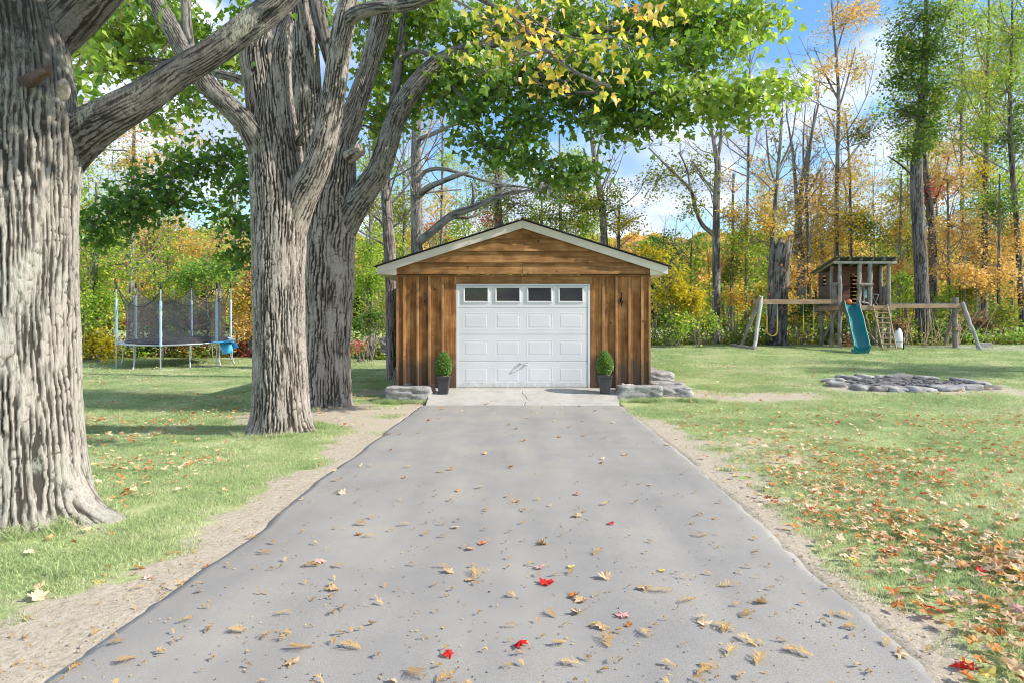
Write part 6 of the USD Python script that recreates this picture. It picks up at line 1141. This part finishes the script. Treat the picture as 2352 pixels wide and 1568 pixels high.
for a in (
    ('tall yellow locust shrub against the right wall of the garage', 1540, 650, 55, 75, 27, 1300, 'yellow'), ('yellow locust shrub with drooping fronds, second right of the garage', 1600, 690, 50, 70, 27, 1150, 'yellow'), ('low yellow-green shrub at the foot of the yellow locusts', 1555, 750, 55, 38, 26.8, 700, 'yellowgreen'), ('yellow crown rising over the right eave of the garage', 1500, 590, 50, 30, 29, 600, 'yellow'),
    ('sparse yellow-green shrub at the foot of the bare forked tree', 1625, 745, 40, 45, 27.6, 520, 'yellowgreen'), ('orange-gold shrub between the bare forked tree and the swing frame', 1690, 690, 40, 50, 28.5, 520, 'gold'), ('coral-orange bush above the left swing frame', 1670, 610, 45, 40, 31, 480, 'orange'), ('bluish-green low shrub behind the foot log', 1715, 775, 45, 20, 27.2, 420, 'olive'),
    ('gold bush between the two swings', 1825, 700, 36, 50, 29, 520, 'gold'), ('dark green fern-like shrub under the right swing', 1850, 725, 40, 40, 28.2, 620, 'green'), ('red-flecked bush behind the broken trunk', 1820, 620, 40, 40, 31, 480, 'orange'), ('orange bush left of the playhouse wall', 1870, 650, 34, 50, 30, 480, 'orange'),
    ('leafy green shrub growing under the playhouse deck', 1905, 770, 40, 28, 27.9, 420, 'green'), ('yellow-green shrub behind the slide', 2000, 745, 40, 40, 28.2, 480, 'yellowgreen'), ('low brown-leaved bush beside the slide foot', 1945, 785, 26, 16, 26.9, 260, 'brown'), ('green creeper bush behind the ladder', 2035, 720, 36, 55, 28.4, 560, 'green'),
    ('yellow-green bush at the right side of the playhouse', 2068, 660, 36, 50, 29.5, 560, 'yellowgreen'), ('brown twiggy bush right of the white tub', 2072, 755, 30, 32, 28, 330, 'brown'), ('gold bush between the dark trunk and the log frame', 2165, 700, 36, 50, 29.5, 560, 'yellowgreen'), ('green low shrub right of the dark trunk foot', 2155, 765, 34, 26, 28.2, 360, 'green'), ('olive bush behind the vertical log posts', 2205, 690, 40, 50, 30, 560, 'olive'),
    ('dark red-brown bush right of the slanting log', 2250, 745, 40, 36, 29, 430, 'brown'), ('orange-leaved sapling over the gravel path', 2235, 640, 40, 40, 29, 430, 'orange'), ('olive bush at the far right behind the gravel', 2315, 730, 40, 40, 29, 520, 'olive'), ('pale green low weeds beside the gravel at the right edge', 2335, 775, 34, 18, 28, 300, 'sumac'), ('low green weeds left of the concrete block', 2245, 778, 30, 15, 28.2, 240, 'sumac'),
    ('dense yellow-green bush at the left edge beside the big maple', 190, 730, 45, 70, 24.6, 800, 'yellowgreen'), ('yellow low branches touching the lawn left of the trampoline', 235, 800, 40, 26, 24.6, 420, 'yellow'), ('green shrub under the left half of the trampoline', 320, 805, 50, 22, 27, 420, 'green'), ('red creeper bush under the trampoline', 440, 808, 55, 18, 27.2, 460, 'red'), ('pinkish red shrub right of the blue torn pad', 560, 800, 28, 20, 27.2, 330, 'red'), ('orange shrub right of the trampoline poles', 560, 690, 34, 60, 28.2, 520, 'orange'),
    ('dark green shrub between the rear maple and the pine', 845, 745, 36, 50, 24.8, 640, 'green'), ('yellow shrub above the dark green one beside the pine', 855, 640, 36, 45, 25.6, 520, 'yellowgreen'), ('small red shrub at the lawn edge beside the rear maple', 822, 796, 10, 12, 24.4, 70, 'red'), ('olive shrub behind the trampoline frame', 390, 770, 60, 30, 27.6, 480, 'olive'), ('olive shrub in the gap between pine and garage', 925, 700, 30, 90, 26.5, 560, 'olive')):
    shrub(*a)

# --- deeper woods: a screen of trees further back, in rows
DW = np.random.default_rng(404)
names = {'olive': 'olive', 'orange': 'orange', 'gold': 'gold', 'yellow': 'yellow', 'yellowgreen': 'yellow-green', 'green': 'green'}
deep = [(px, d) for d in (38, 46, 56) for px in range(-60, 2500, int(88 * 40 / d))]
for px, d in deep:
    x = px + DW.uniform(-22, 22)
    right = x > 1650
    if 600 < x < 800: continue
    pal = DW.choice(['orange', 'gold', 'yellowgreen', 'olive', 'green'], p=[.20, .22, .38, .12, .08] if right else [.12, .13, .46, .21, .08])
    hmid = 1380 < x < 1760
    top = (560 if hmid else 470 if 420 < x < 620 else 330 if x < 420 else 480 if 1800 < x < 1900 else 420 if x < 1400 else 120 if x > 2040 else 420) + DW.uniform(-60, 80)
    pads = []
    y = 720
    while y > top:
        pads.append((x + DW.uniform(-22, 22), y, DW.uniform(34, 60), DW.uniform(28, 44), d, 3.0, int(150 * (1 if y > 500 else .8) * (38 / d)), pal)); y -= DW.uniform(30, 46)
    w = DW.uniform(3.5, 6.5) * 38 / d
    gy0 = HY - (float(gz((x - CX) / FPX * d, d)) - EYE) / d * FPX
    tree('woodland_tree', f'slim {names[pal]} tree deep in the woods behind the others', [(x, gy0, d, w), (x + DW.uniform(-8, 8), 600, d, w * .8), (x + DW.uniform(-14, 14), top - 30, d, w * .12)], (), pads, BARK_DARK if DW.uniform() < .5 else BARK_GREY, leaf_size=.15, dense=2.3, group=f'{names[pal]} trees deep in the woods', sub_k=.45, spread=.35)

# wooded ridge on the skyline
FR = np.random.default_rng(99)
protos = []
pi = UsdGeom.PointInstancer.Define(stage, '/World/hillside_forest'); tag(pi, 'far autumn forest covering the rising hillside behind the woods', 'forest', kind='stuff')
for k, pal in enumerate(('orange', 'gold', 'olive', 'green', 'yellowgreen')):
    n = 620; u = FR.normal(size=(n, 3)); u /= np.linalg.norm(u, axis=1, keepdims=True); r_ = FR.uniform(.75, 1.02, n) * (.8 + .5 * (meshkit.fbm(u * 2 + k * 9, 3, k) - .2))
    P = u * r_[:, None] * [3.4, 3.4, 4.2] + [0, 0, 5.2]; P = P[P[:, 2] > .3]
    mm = merge(scatter_leaves(P, FR, FR.uniform(.8, 1.5, len(P)), QUAD, .2, .6), QUADF); m = usdkit.mesh(stage, f'/World/hillside_forest/crown_{k:03d}', mm, LEAF[pal]); UsdGeom.PrimvarsAPI(m).CreatePrimvar('rnd', Sdf.ValueTypeNames.FloatArray, 'vertex').Set(Vt.FloatArray.FromNumpy(mm.rnd.astype(np.float32))); protos.append(m.GetPath())
pi.CreatePrototypesRel().SetTargets(protos)
n = 2600; y = FR.uniform(95, 330, n); x = (FR.uniform(-.95, .95, n)) * y; z = gz(x, y) - .4; s = FR.uniform(.7, 1.25, n)
pi.CreatePositionsAttr(Vt.Vec3fArray.FromNumpy(np.stack([x, y, z], 1).astype(np.float32))); pi.CreateScalesAttr(Vt.Vec3fArray.FromNumpy(np.repeat(s[:, None], 3, 1).astype(np.float32)))
pi.CreateProtoIndicesAttr(Vt.IntArray.FromNumpy(FR.choice(5, n, p=[.3, .25, .18, .1, .17]).astype(np.int32)))
an = FR.uniform(0, 2 * np.pi, n); pi.CreateOrientationsAttr(Vt.QuathArray([Gf.Quath(float(math.cos(a / 2)), 0, 0, float(math.sin(a / 2))) for a in an]))

# two trees right of the picture whose long shadows cross the right lawn
tree('maple_tree', 'full-crowned maple on the right lawn, just beyond the right edge of the picture', [(3300, 950, 16.4, 70), (3300, 700, 16.4, 60), (3295, 400, 16.4, 44), (3295, 0, 16.4, 20)], (), [(3300 + 150 * math.cos(k * 1.3), 120 + 200 * math.sin(k * 1.1) * .8, 150, 120, 16.4 + 1.2 * math.sin(k * 2), 2.5, 300, 'yellowgreen') for k in range(9)], BARK_GREY)

# tangled low undergrowth along the edge of the woods
UG = np.random.default_rng(17)
for pal, lab, n in (('olive', 'low olive green undergrowth along the edge of the woods', 15000), ('yellowgreen', 'low yellow-green undergrowth along the edge of the woods', 11000), ('brown', 'brown leaf litter on the floor of the woods', 7000), ('green', 'low green weeds along the edge of the woods', 6000)):
    x = UG.uniform(-27, 32, n); y0 = np.where(x > 2, 28.0, 26.2 + .0 * x); y = y0 + UG.exponential(2.2, n) + .5 * np.sin(x * 1.7) + .4 * np.sin(x * .6 + 2)
    h = UG.uniform(0, 1, n) ** 1.6 * (.5 + 1.2 * meshkit.fbm(np.stack([x * .9, y * .4, 0 * x], -1), 2, 5)) * np.clip((y - y0 + .6) / 1.2, .15, 1) * (.12 if pal == 'brown' else 1)
    k = ~((np.abs(x + .2 - 13.6) < 1.4) & (y < 28.2)); x, y, h = x[k], y[k], h[k]
    P = np.stack([x, y, gz(x, y) + h + .03], 1)
    tag(obj('undergrowth', merge(scatter_leaves(P, UG, UG.uniform(.09, .17, len(P)), QUAD, .1, .5), QUADF), LEAF[pal]), lab, 'undergrowth', kind='stuff')

# ------------------------------------------------------------------ grass, fallen leaves, litter
GR_ = np.random.default_rng(31)
gp = UsdGeom.PointInstancer.Define(stage, '/World/grass'); tag(gp, 'short green mown grass of the lawns', 'grass', kind='stuff')
def blade_patch(size, n, h0, h1, w, rng):
    x, y = rng.uniform(-size / 2, size / 2, (2, n)); a = rng.uniform(0, 2 * np.pi, n); h = rng.uniform(h0, h1, n); lean = rng.uniform(.5, 1.7, n) * h; b = rng.uniform(0, 2 * np.pi, n)
    ca, sa = np.cos(a) * w / 2, np.sin(a) * w / 2; lx, ly = np.cos(b) * lean, np.sin(b) * lean; z0 = -.012 + 0 * h
    V = np.stack([np.stack([x - ca, y - sa, z0], 1), np.stack([x + ca, y + sa, z0], 1), np.stack([x + lx * .4 + ca * .8, y + ly * .4 + sa * .8, h * .6], 1), np.stack([x + lx * .4 - ca * .8, y + ly * .4 - sa * .8, h * .6], 1), np.stack([x + lx, y + ly, h * .9], 1)], 1)
    return merge(V, np.array([[0, 1, 2], [0, 2, 3], [3, 2, 4]]))
ps = []
def proto(path, m, mt):
    p = usdkit.mesh(stage, path, m, mt); UsdGeom.PrimvarsAPI(p).CreatePrimvar('rnd', Sdf.ValueTypeNames.FloatArray, 'vertex').Set(Vt.FloatArray.FromNumpy(m.rnd.astype(np.float32))); return p
for k in range(6): ps.append(proto(f'/World/grass/tuft_{k:03d}', blade_patch(.34, 230, .016, .038, .005, GR_), GRASS).GetPath())
for k in range(3): ps.append(proto(f'/World/grass/tall_tuft_{k:03d}', blade_patch(.16, 60, .05, .13, .006, GR_), GRASS).GetPath())
gp.CreatePrototypesRel().SetTargets(ps)
pos, idx, sc = [], [], []
def try_grass(x, y, s, lo, hi, kinds):
    d = dirt(x, y); keep = (GR_.uniform(size=len(x)) > smoothstep(.25, .75, d))
    on = (x > np.interp(y, *EDGE_L) - .10) & (x < np.interp(y, *EDGE_R) + .10) & (y < 13)
    gar = (x > -2.5) & (x < 2.95) & (y > 12.7) & (y < 20.6)
    ap = (x > -1.8) & (x < 2.3) & (y > 12.6) & (y < 14.2)
    vis = (np.abs(x) < .80 * y + 1.2)
    keep &= ~on & ~gar & ~ap & vis
    x, y = x[keep], y[keep]
    pos.append(np.stack([x, y, gz(x, y)], 1)); idx.append(GR_.choice(kinds, len(x))); sc.append(np.stack([s + 0 * x, s + 0 * x, GR_.uniform(lo, hi, len(x))], 1))
n = 5200; try_grass(GR_.uniform(-9, 11, n), GR_.uniform(2.3, 11, n) ** 1.0, 1.0, .7, 1.15, range(6))
n = 5200; try_grass(GR_.uniform(-15, 17, n), GR_.uniform(10.5, 19, n), 1.7, .7, 1.2, range(6))
n = 4200; try_grass(GR_.uniform(-24, 26, n), GR_.uniform(18, 28.5, n), 2.6, .8, 1.4, range(6))
n = 130; try_grass(GR_.uniform(-6, 9, n), GR_.uniform(2.6, 12, n), 1.0, .6, 1.1, (6, 7, 8))
n = 26; a = GR_.uniform(-2.6, .4, n); x = W(15, 1190, 5.5)[0] + .62 * np.cos(a) * GR_.uniform(.95, 1.35, n); y = 5.5 + .62 * np.sin(a) * GR_.uniform(.95, 1.35, n); pos.append(np.stack([x, y, gz(x, y)], 1)); idx.append(GR_.choice((6, 7, 8), n)); sc.append(np.ones((n, 3)))
n = 30; a = GR_.uniform(0, 6.28, n); x = W(648, 985, 10.1)[0] + .62 * np.cos(a); y = 10.1 + .62 * np.sin(a); pos.append(np.stack([x, y, gz(x, y)], 1)); idx.append(GR_.choice((6, 7, 8), n)); sc.append(np.ones((n, 3)) * .8)
n = 60; x = np.concatenate([GR_.uniform(-2.6, -1.6, 25), GR_.uniform(2.1, 3.9, 35)]); y = 13.25 + GR_.uniform(-.1, .1, n); pos.append(np.stack([x, y, gz(x, y)], 1)); idx.append(GR_.choice((6, 7, 8), n)); sc.append(np.ones((n, 3)) * .9)
pos, idx, sc = np.vstack(pos), np.concatenate(idx), np.vstack(sc); an = GR_.uniform(0, 2 * np.pi, len(pos))
gp.CreatePositionsAttr(Vt.Vec3fArray.FromNumpy(pos.astype(np.float32))); gp.CreateScalesAttr(Vt.Vec3fArray.FromNumpy(sc.astype(np.float32))); gp.CreateProtoIndicesAttr(Vt.IntArray.FromNumpy(idx.astype(np.int32)))
gp.CreateOrientationsAttr(Vt.QuathArray([Gf.Quath(float(math.cos(a / 2)), 0, 0, float(math.sin(a / 2))) for a in an]))

FL = np.random.default_rng(61)
STEM = np.array([[.012, 0, .0], [-.012, 0, .0], [.0, -.55, .10]])
def fallen(x, y, z, size, rng, curl=None, flat=False):
    """One curled maple leaf lying on the ground, with its stalk."""
    v = np.vstack([MAPLE, STEM]).copy(); v[:, 1] -= .3
    c = rng.uniform(.0, .9) if curl is None else curl
    a = rng.uniform(0, np.pi); w = v[:, 0] * np.cos(a) + v[:, 1] * np.sin(a)
    v[:, 2] = abs(v[:, 0]) * rng.uniform(-.1, .35) + c * w ** 2 * rng.choice([1, 1, -.5]) + rng.normal(0, .045, len(v)) * (1 + c)
    th = rng.uniform(0, 2 * np.pi); tilt = rng.normal(0, .05 if flat else .22, 2)
    M = trimesh.transformations.euler_matrix(tilt[0], tilt[1], th)[:3, :3]; v = v @ M.T * size * .5
    v[:, 2] -= np.percentile(v[:, 2], 12) - .004
    return v + [x, y, z]
FALLF = np.vstack([MAPLEF, [[len(MAPLE), len(MAPLE) + 1, len(MAPLE) + 2]]])
def ground_z(x, y):
    return float(drive_z(x, np.array(y))) if np.interp(y, *EDGE_L) < x < np.interp(y, *EDGE_R) and y < 12.8 else float(.034 + (y - 12.8) / 1.2 * .229) if -1.65 < x < 2.1 and 12.8 <= y < 14 else float(gz(x, y))
# leaves that stand out one by one on the driveway (picture position -> place on the ground)
solo = [(1255, 1345, .17, 'red', .25, 'single bright red maple leaf lying in the middle of the driveway'), (735, 1297, .16, 'pink', .3, 'large pale pink maple leaf on the left of the driveway'), (765, 1360, .14, 'tan', .3, 'pale tan leaf just below the large pink leaf'),
    (1390, 1333, .16, 'tan', .9, 'curled upright tan and orange leaf right of the bright red leaf'), (1480, 1358, .15, 'tan', .4, 'tan leaf lying on a brown frond right of the curled upright leaf'), (1335, 1386, .14, 'tan', .3, 'pale tan leaf below the curled upright leaf'), (1430, 1421, .15, 'pink', .25, 'pale pink leaf below and right of the bright red leaf'),
    (1750, 1390, .15, 'tan', .9, 'crumpled brown leaf on the right side of the driveway'), (1245, 1254, .15, 'tan', .9, 'crumpled tan leaf behind the bright red leaf'), (1312, 1308, .09, 'yellow', .3, 'small yellow leaf up and right of the bright red leaf'), (1240, 1310, .12, 'pink', .3, 'pink leaf just behind the bright red leaf'), (1402, 1208, .11, 'red', .9, 'small dark red curled leaf, farther off than the bright red one'),
    (1325, 1190, .15, 'tan', .4, 'broad tan leaf in the middle distance of the driveway'), (1325, 1139, .13, 'pink', .5, 'folded pale pink leaf far up the driveway centre'), (1187, 1156, .14, 'tan', .7, 'crumpled pale tan leaf left of the far folded pink leaf'), (1195, 1492, .13, 'red', .8, 'reddish leaf low in the middle of the driveway'), (1030, 1514, .10, 'red', .8, 'small dark red leaf left of the low reddish leaf'),
    (1437, 1047, .15, 'orange', .4, 'orange leaf on the far right part of the driveway'), (1085, 1338, .14, 'tan', .4, 'tan leaf lying on the large brown frond left of the bright red leaf'), (1520, 1317, .09, 'yellow', .3, 'small greenish yellow leaf right of the curled upright leaf'), (985, 968, .15, 'orange', .3, 'orange leaf near the far left end of the driveway'), (2215, 1535, .19, 'red', .4, 'bright red leaf in the drift at the bottom right corner'),
    (480, 1298, .14, 'orange', .8, 'red-brown leaf on the left edge of the driveway'), (320, 1300, .14, 'orange', .4, 'orange leaf on the bare soil left of the driveway'), (85, 1370, .17, 'tan', .7, 'upright tan leaf in the grass at the lower left'), (255, 1222, .13, 'orange', .4, 'orange leaf beside the root of the big left maple'), (230, 1330, .13, 'yellow', .4, 'pale yellow leaf on the soil at the lower left'), (340, 1320, .10, 'pink', .3, 'small pink leaf on the bare soil at the lower left')]
for px, py, s, pal, curl, lb in solo:
    d = EYE * FPX / (py - HY); x = (px - CX) / FPX * d
    tag(obj('maple_leaf', (fallen(x, d, ground_z(x, d), s, FL, curl, curl < .35), FALLF), LEAF['fallen_' + pal]), lb, 'leaf')
# the drifts
def density(x, y):
    """Fallen leaves per square metre."""
    n = meshkit.fbm(np.stack([x * .55, y * .55, 0 * x], -1), 3, 71)
    r = x - np.interp(y, *EDGE_R); l = np.interp(y, *EDGE_L) - x
    near = np.interp(y, [2, 4, 6, 8, 11, 13, 17, 26], [240, 210, 135, 75, 32, 12, 3.5, 1.4])
    right = near * smoothstep(.05, .9, r / np.interp(y, [2, 5, 8, 12], [.55, .8, 1.5, 1.6])) * np.clip((n - .30) * 4.2, .15, 1.8) * (1 + 1.6 * np.exp(-((r - 1.0) / .75) ** 2) * (1 - smoothstep(4.5, 7.5, y)))
    left = np.interp(y, [2, 5, 7.5, 9, 12, 14, 20, 26], [14, 22, 75, 90, 55, 18, 6, 2.5]) * np.clip((n - .36) * 4.5, .08, 2) * smoothstep(.2, 1.6, l)
    left = left * np.where(x > -3.2, .5, 1)
    return np.where(r > 0, right, np.where(l > 0, left, np.interp(y, [2, 6, 12, 14], [2.6, 1.7, 1.6, .7])))
xs_, ys_ = [], []
for x0, x1, y0, y1, mx in ((-9, 12, 2.3, 9, 620), (-13, 16, 9, 18, 150), (-18, 24, 18, 27, 12)):
    n = int((x1 - x0) * (y1 - y0) * mx); x, y = FL.uniform(x0, x1, n), FL.uniform(y0, y1, n); k = FL.uniform(size=n) < density(x, y) / mx
    k &= (np.abs(x) < .8 * y + .6) & ~((x > -2.5) & (x < 2.95) & (y > 13.2) & (y < 20.6)) & (np.hypot(x + 4.05, y - 5.5) > .6) & (np.hypot(x + 3.4, y - 10.1) > .42) & (np.hypot(x + 3.46, y - 12.8) > .45)
    xs_.append(x[k]); ys_.append(y[k])
lx, ly = np.concatenate(xs_), np.concatenate(ys_)
order = np.argsort(ly); lx, ly = lx[order], ly[order]
vis = np.abs(lx) < .745 * ly; d_on = (lx > np.interp(ly, *EDGE_L)) & (lx < np.interp(ly, *EDGE_R)) & (ly < 12.8)
near_k = np.nonzero(vis)[0][:300 - len(solo)]
pals = ['tan', 'orange', 'yellow', 'pink', 'red']; pp = [.62, .26, .06, .05, .01]
for k in near_k:
    pal = FL.choice(pals, p=pp); x, y = lx[k], ly[k]
    where = ('grey asphalt of the driveway', 'on the driveway') if d_on[k] else ('grass and soil right of the driveway', 'right of the driveway') if x > 0 else ('grass and soil left of the driveway', 'left of the driveway')
    nm = {'tan': 'dry tan', 'orange': 'brownish orange', 'yellow': 'yellow', 'pink': 'pale pink', 'red': 'red'}[pal]
    tag(obj('maple_leaf', (fallen(x, y, ground_z(x, y) + (0 if d_on[k] else .03), FL.uniform(.075, .155), FL), FALLF), LEAF['fallen_' + pal]), f'{nm} fallen maple leaf on the {where[0]}', 'leaf', f'{nm} fallen leaves {where[1]}')
rest = np.setdiff1d(np.arange(len(lx)), near_k)
V = np.array([fallen(lx[k], ly[k], ground_z(lx[k], ly[k]) + (0 if d_on[k] else .03), FL.uniform(.06, .135), FL) for k in rest])
tag(obj('fallen_leaves', merge(V, FALLF), LEAF['fallen_mix']), 'dry tan and orange maple leaves strewn over the lawns', 'fallen leaves', kind='stuff')
# few leaves on the trampoline bed
V = np.array([(lambda a, r: fallen(TC[0] + r * math.cos(a), TC[1] + r * math.sin(a), tz(TC[0], TC[1] + r * math.sin(a)) - .005, .13, FL))(FL.uniform(0, 6.28), 1.5 * math.sqrt(FL.uniform())) for _ in range(34)])
tag(obj('fallen_leaves', merge(V, FALLF), LEAF['fallen_orange']), 'orange leaves lying on the black trampoline bed', 'fallen leaves', kind='stuff')
# brown conifer fronds on the driveway
def frond(L, rng):
    n = int(rng.integers(7, 13)); P = []; F = []
    def tri(a, b, w):
        d = b - a; s = np.array([-d[1], d[0], 0]); s = s / (np.linalg.norm(s) + 1e-9) * w; k = len(P); P.extend([a - s, a + s, b + [0, 0, rng.uniform(0, .03 * L)]]); F.append([k, k + 1, k + 2])
    bend = rng.normal(0, .5)
    spine = lambda t: np.array([L * t, bend * L * t * t * .5, .006 + .01 * math.sin(3 * t + bend)])
    for k in range(4): tri(spine(k / 4), spine((k + 1.4) / 4), .0022)
    for k in range(n):
        t = (k + .6) / n; w = L * .42 * math.sin(math.pi * (t * .8 + .15)); a = spine(t)
        for s in (-1, 1):
            if rng.uniform() < .15: continue
            e = a + np.array([w * .65, s * w * rng.uniform(.5, 1.0), rng.uniform(-.001, .004 + .06 * L)]); tri(a, e, .0025 + L * .015)
            for q in (.45, .75): m = a + (e - a) * q; tri(m, m + np.array([w * .34, s * w * rng.uniform(-.1, .25), rng.uniform(0, .003 + .03 * L)]), .0022)
    V = np.array(P); th = rng.uniform(0, 2 * np.pi); c, s = math.cos(th), math.sin(th); V[:, :2] = V[:, :2] @ np.array([[c, s], [-s, c]]); return V, np.array(F)
def with_rnd(parts):
    p = Pieces(join(parts)); p.rnd = np.concatenate([np.full(len(v), RND.uniform()) for v, f in parts]); return p
rest_f = []
cand = []
for _ in range(400):
    y = 2.7 + FL.exponential(1.9); x = FL.uniform(-2.6, 2.4)
    if y < 12.5: cand.append((x, y, FL.uniform(.015, .05) if FL.uniform() < .85 else FL.uniform(.05, .11)))
cand += [((px - CX) / FPX * EYE * FPX / (py - HY), EYE * FPX / (py - HY), L) for px, py, L in ((px, py, L * .5) for px, py, L in ((1090, 1335, .3), (670, 1460, .2), (720, 1490, .22), (830, 1500, .22), (930, 1545, .26), (1000, 1306, .18), (1640, 1440, .24), (1700, 1425, .2), (1645, 1353, .26), (1490, 1362, .26), (1400, 1495, .26), (1870, 1520, .26), (1740, 1537, .22), (410, 1440, .16), (290, 1480, .14), (560, 1460, .16), (1960, 1430, .16), (1340, 1540, .2), (1560, 1392, .22), (845, 1210, .2)))]
big = sorted(range(len(cand)), key=lambda k: -cand[k][2] / cand[k][1])
for q, k in enumerate(big):
    x, y, L = cand[k]; v, f = frond(L, FL); v = v + [x, y, ground_z(x, y) + .003]
    on = np.interp(y, *EDGE_L) < x < np.interp(y, *EDGE_R)
    if q < 120 and abs(x) < .74 * y: tag(obj('dry_frond', (v, f), LEAF['frond']), 'dry golden brown conifer frond on the grey asphalt' if on else 'dry golden brown conifer frond on the soil beside the driveway', 'frond', 'fronds on the driveway' if on else 'fronds on the soil')
    else: rest_f.append((v, f))
tag(obj('frond_litter', with_rnd(rest_f), LEAF['frond']), 'small dry brown conifer bits scattered over the driveway', 'litter', kind='stuff')
# tiny tan flecks
n = 1000; y = 2.7 + FL.exponential(2.2, n); x = FL.uniform(-2.4, 2.3, n); k = y < 12.6; x, y = x[k], y[k]
P = np.stack([x, y, [ground_z(p, q) + .003 for p, q in zip(x, y)]], 1); th = FL.uniform(0, 6.28, len(P)); L = FL.uniform(.005, .018, len(P)); dv = np.stack([np.cos(th), np.sin(th), 0 * th], 1); sv = np.stack([-np.sin(th), np.cos(th), 0 * th], 1) * FL.uniform(.2, .6, (len(P), 1))
V = np.stack([P, P + (dv * .5 + sv) * L[:, None] + np.stack([0 * L, 0 * L, L * FL.uniform(0, .4, len(L))], 1), P + dv * L[:, None], P + (dv * .5 - sv) * L[:, None] + np.stack([0 * L, 0 * L, L * FL.uniform(0, .4, len(L))], 1)], 1)
tag(obj('leaf_crumbs', merge(V, QUADF), LEAF['frond']), 'tiny tan leaf crumbs sprinkled over the driveway', 'litter', kind='stuff')
# dark grit and crumbs on the asphalt
cr = []
for _ in range(420):
    y = 2.7 + FL.exponential(2.2); x = FL.uniform(-2.0, 2.0)
    if y > 12: continue
    s = FL.uniform(.002, .0055); m = trimesh.creation.icosahedron(); cr.append((np.array(m.vertices) * s * FL.uniform(.6, 1.3, 3) + [x, y, ground_z(x, y) + s * .4], m.faces))
tag(obj('grit', join(cr), STONE_DARK), 'small dark crumbs and grit on the asphalt', 'grit', kind='stuff')
# clods and small stones on the bare soil
cr = []
for _ in range(2600):
    y = 2.5 + FL.exponential(2.6); x = FL.uniform(-3.4, 3.2)
    if y > 12.5 or np.interp(y, *EDGE_L) - .03 < x < np.interp(y, *EDGE_R) + .03 or dirt(np.array(x), np.array(y)) < .4: continue
    s = FL.uniform(.002, .008); m = trimesh.creation.icosahedron(); cr.append((np.array(m.vertices) * s * FL.uniform(.6, 1.4, 3) + [x, y, float(gz(x, y)) + s * .3], m.faces))
SOILCLOD = plain('soil_clod', (0.34, 0.28, 0.21), .95, var=.35, scale=20)
tag(obj('soil_clods', join(cr), SOILCLOD), 'crumbs of pale soil beside the driveway', 'soil', kind='stuff')
# dry grass stalks by the right-hand log frame
st = []
for _ in range(40):
    p = W(2150 + FL.normal(0, 40), 785, 27.2); g = float(gz(p[0], 27.2)); h = FL.uniform(.5, 1.7); e = np.array([p[0] + FL.normal(0, .35) * h, 27.2 + FL.normal(0, .2), g + h]); st.append(tube(np.array([[p[0], 27.2, g - .02], (np.array([p[0], 27.2, g]) + e) / 2 + FL.normal(0, .05, 3), e]), [.012, .01, .004], 4))
tag(obj('dry_stalks', join(st), plain('straw', (.45, .36, .22), .9)), 'dry straw-coloured stalks at the foot of the dark trunk', 'plant', kind='stuff')
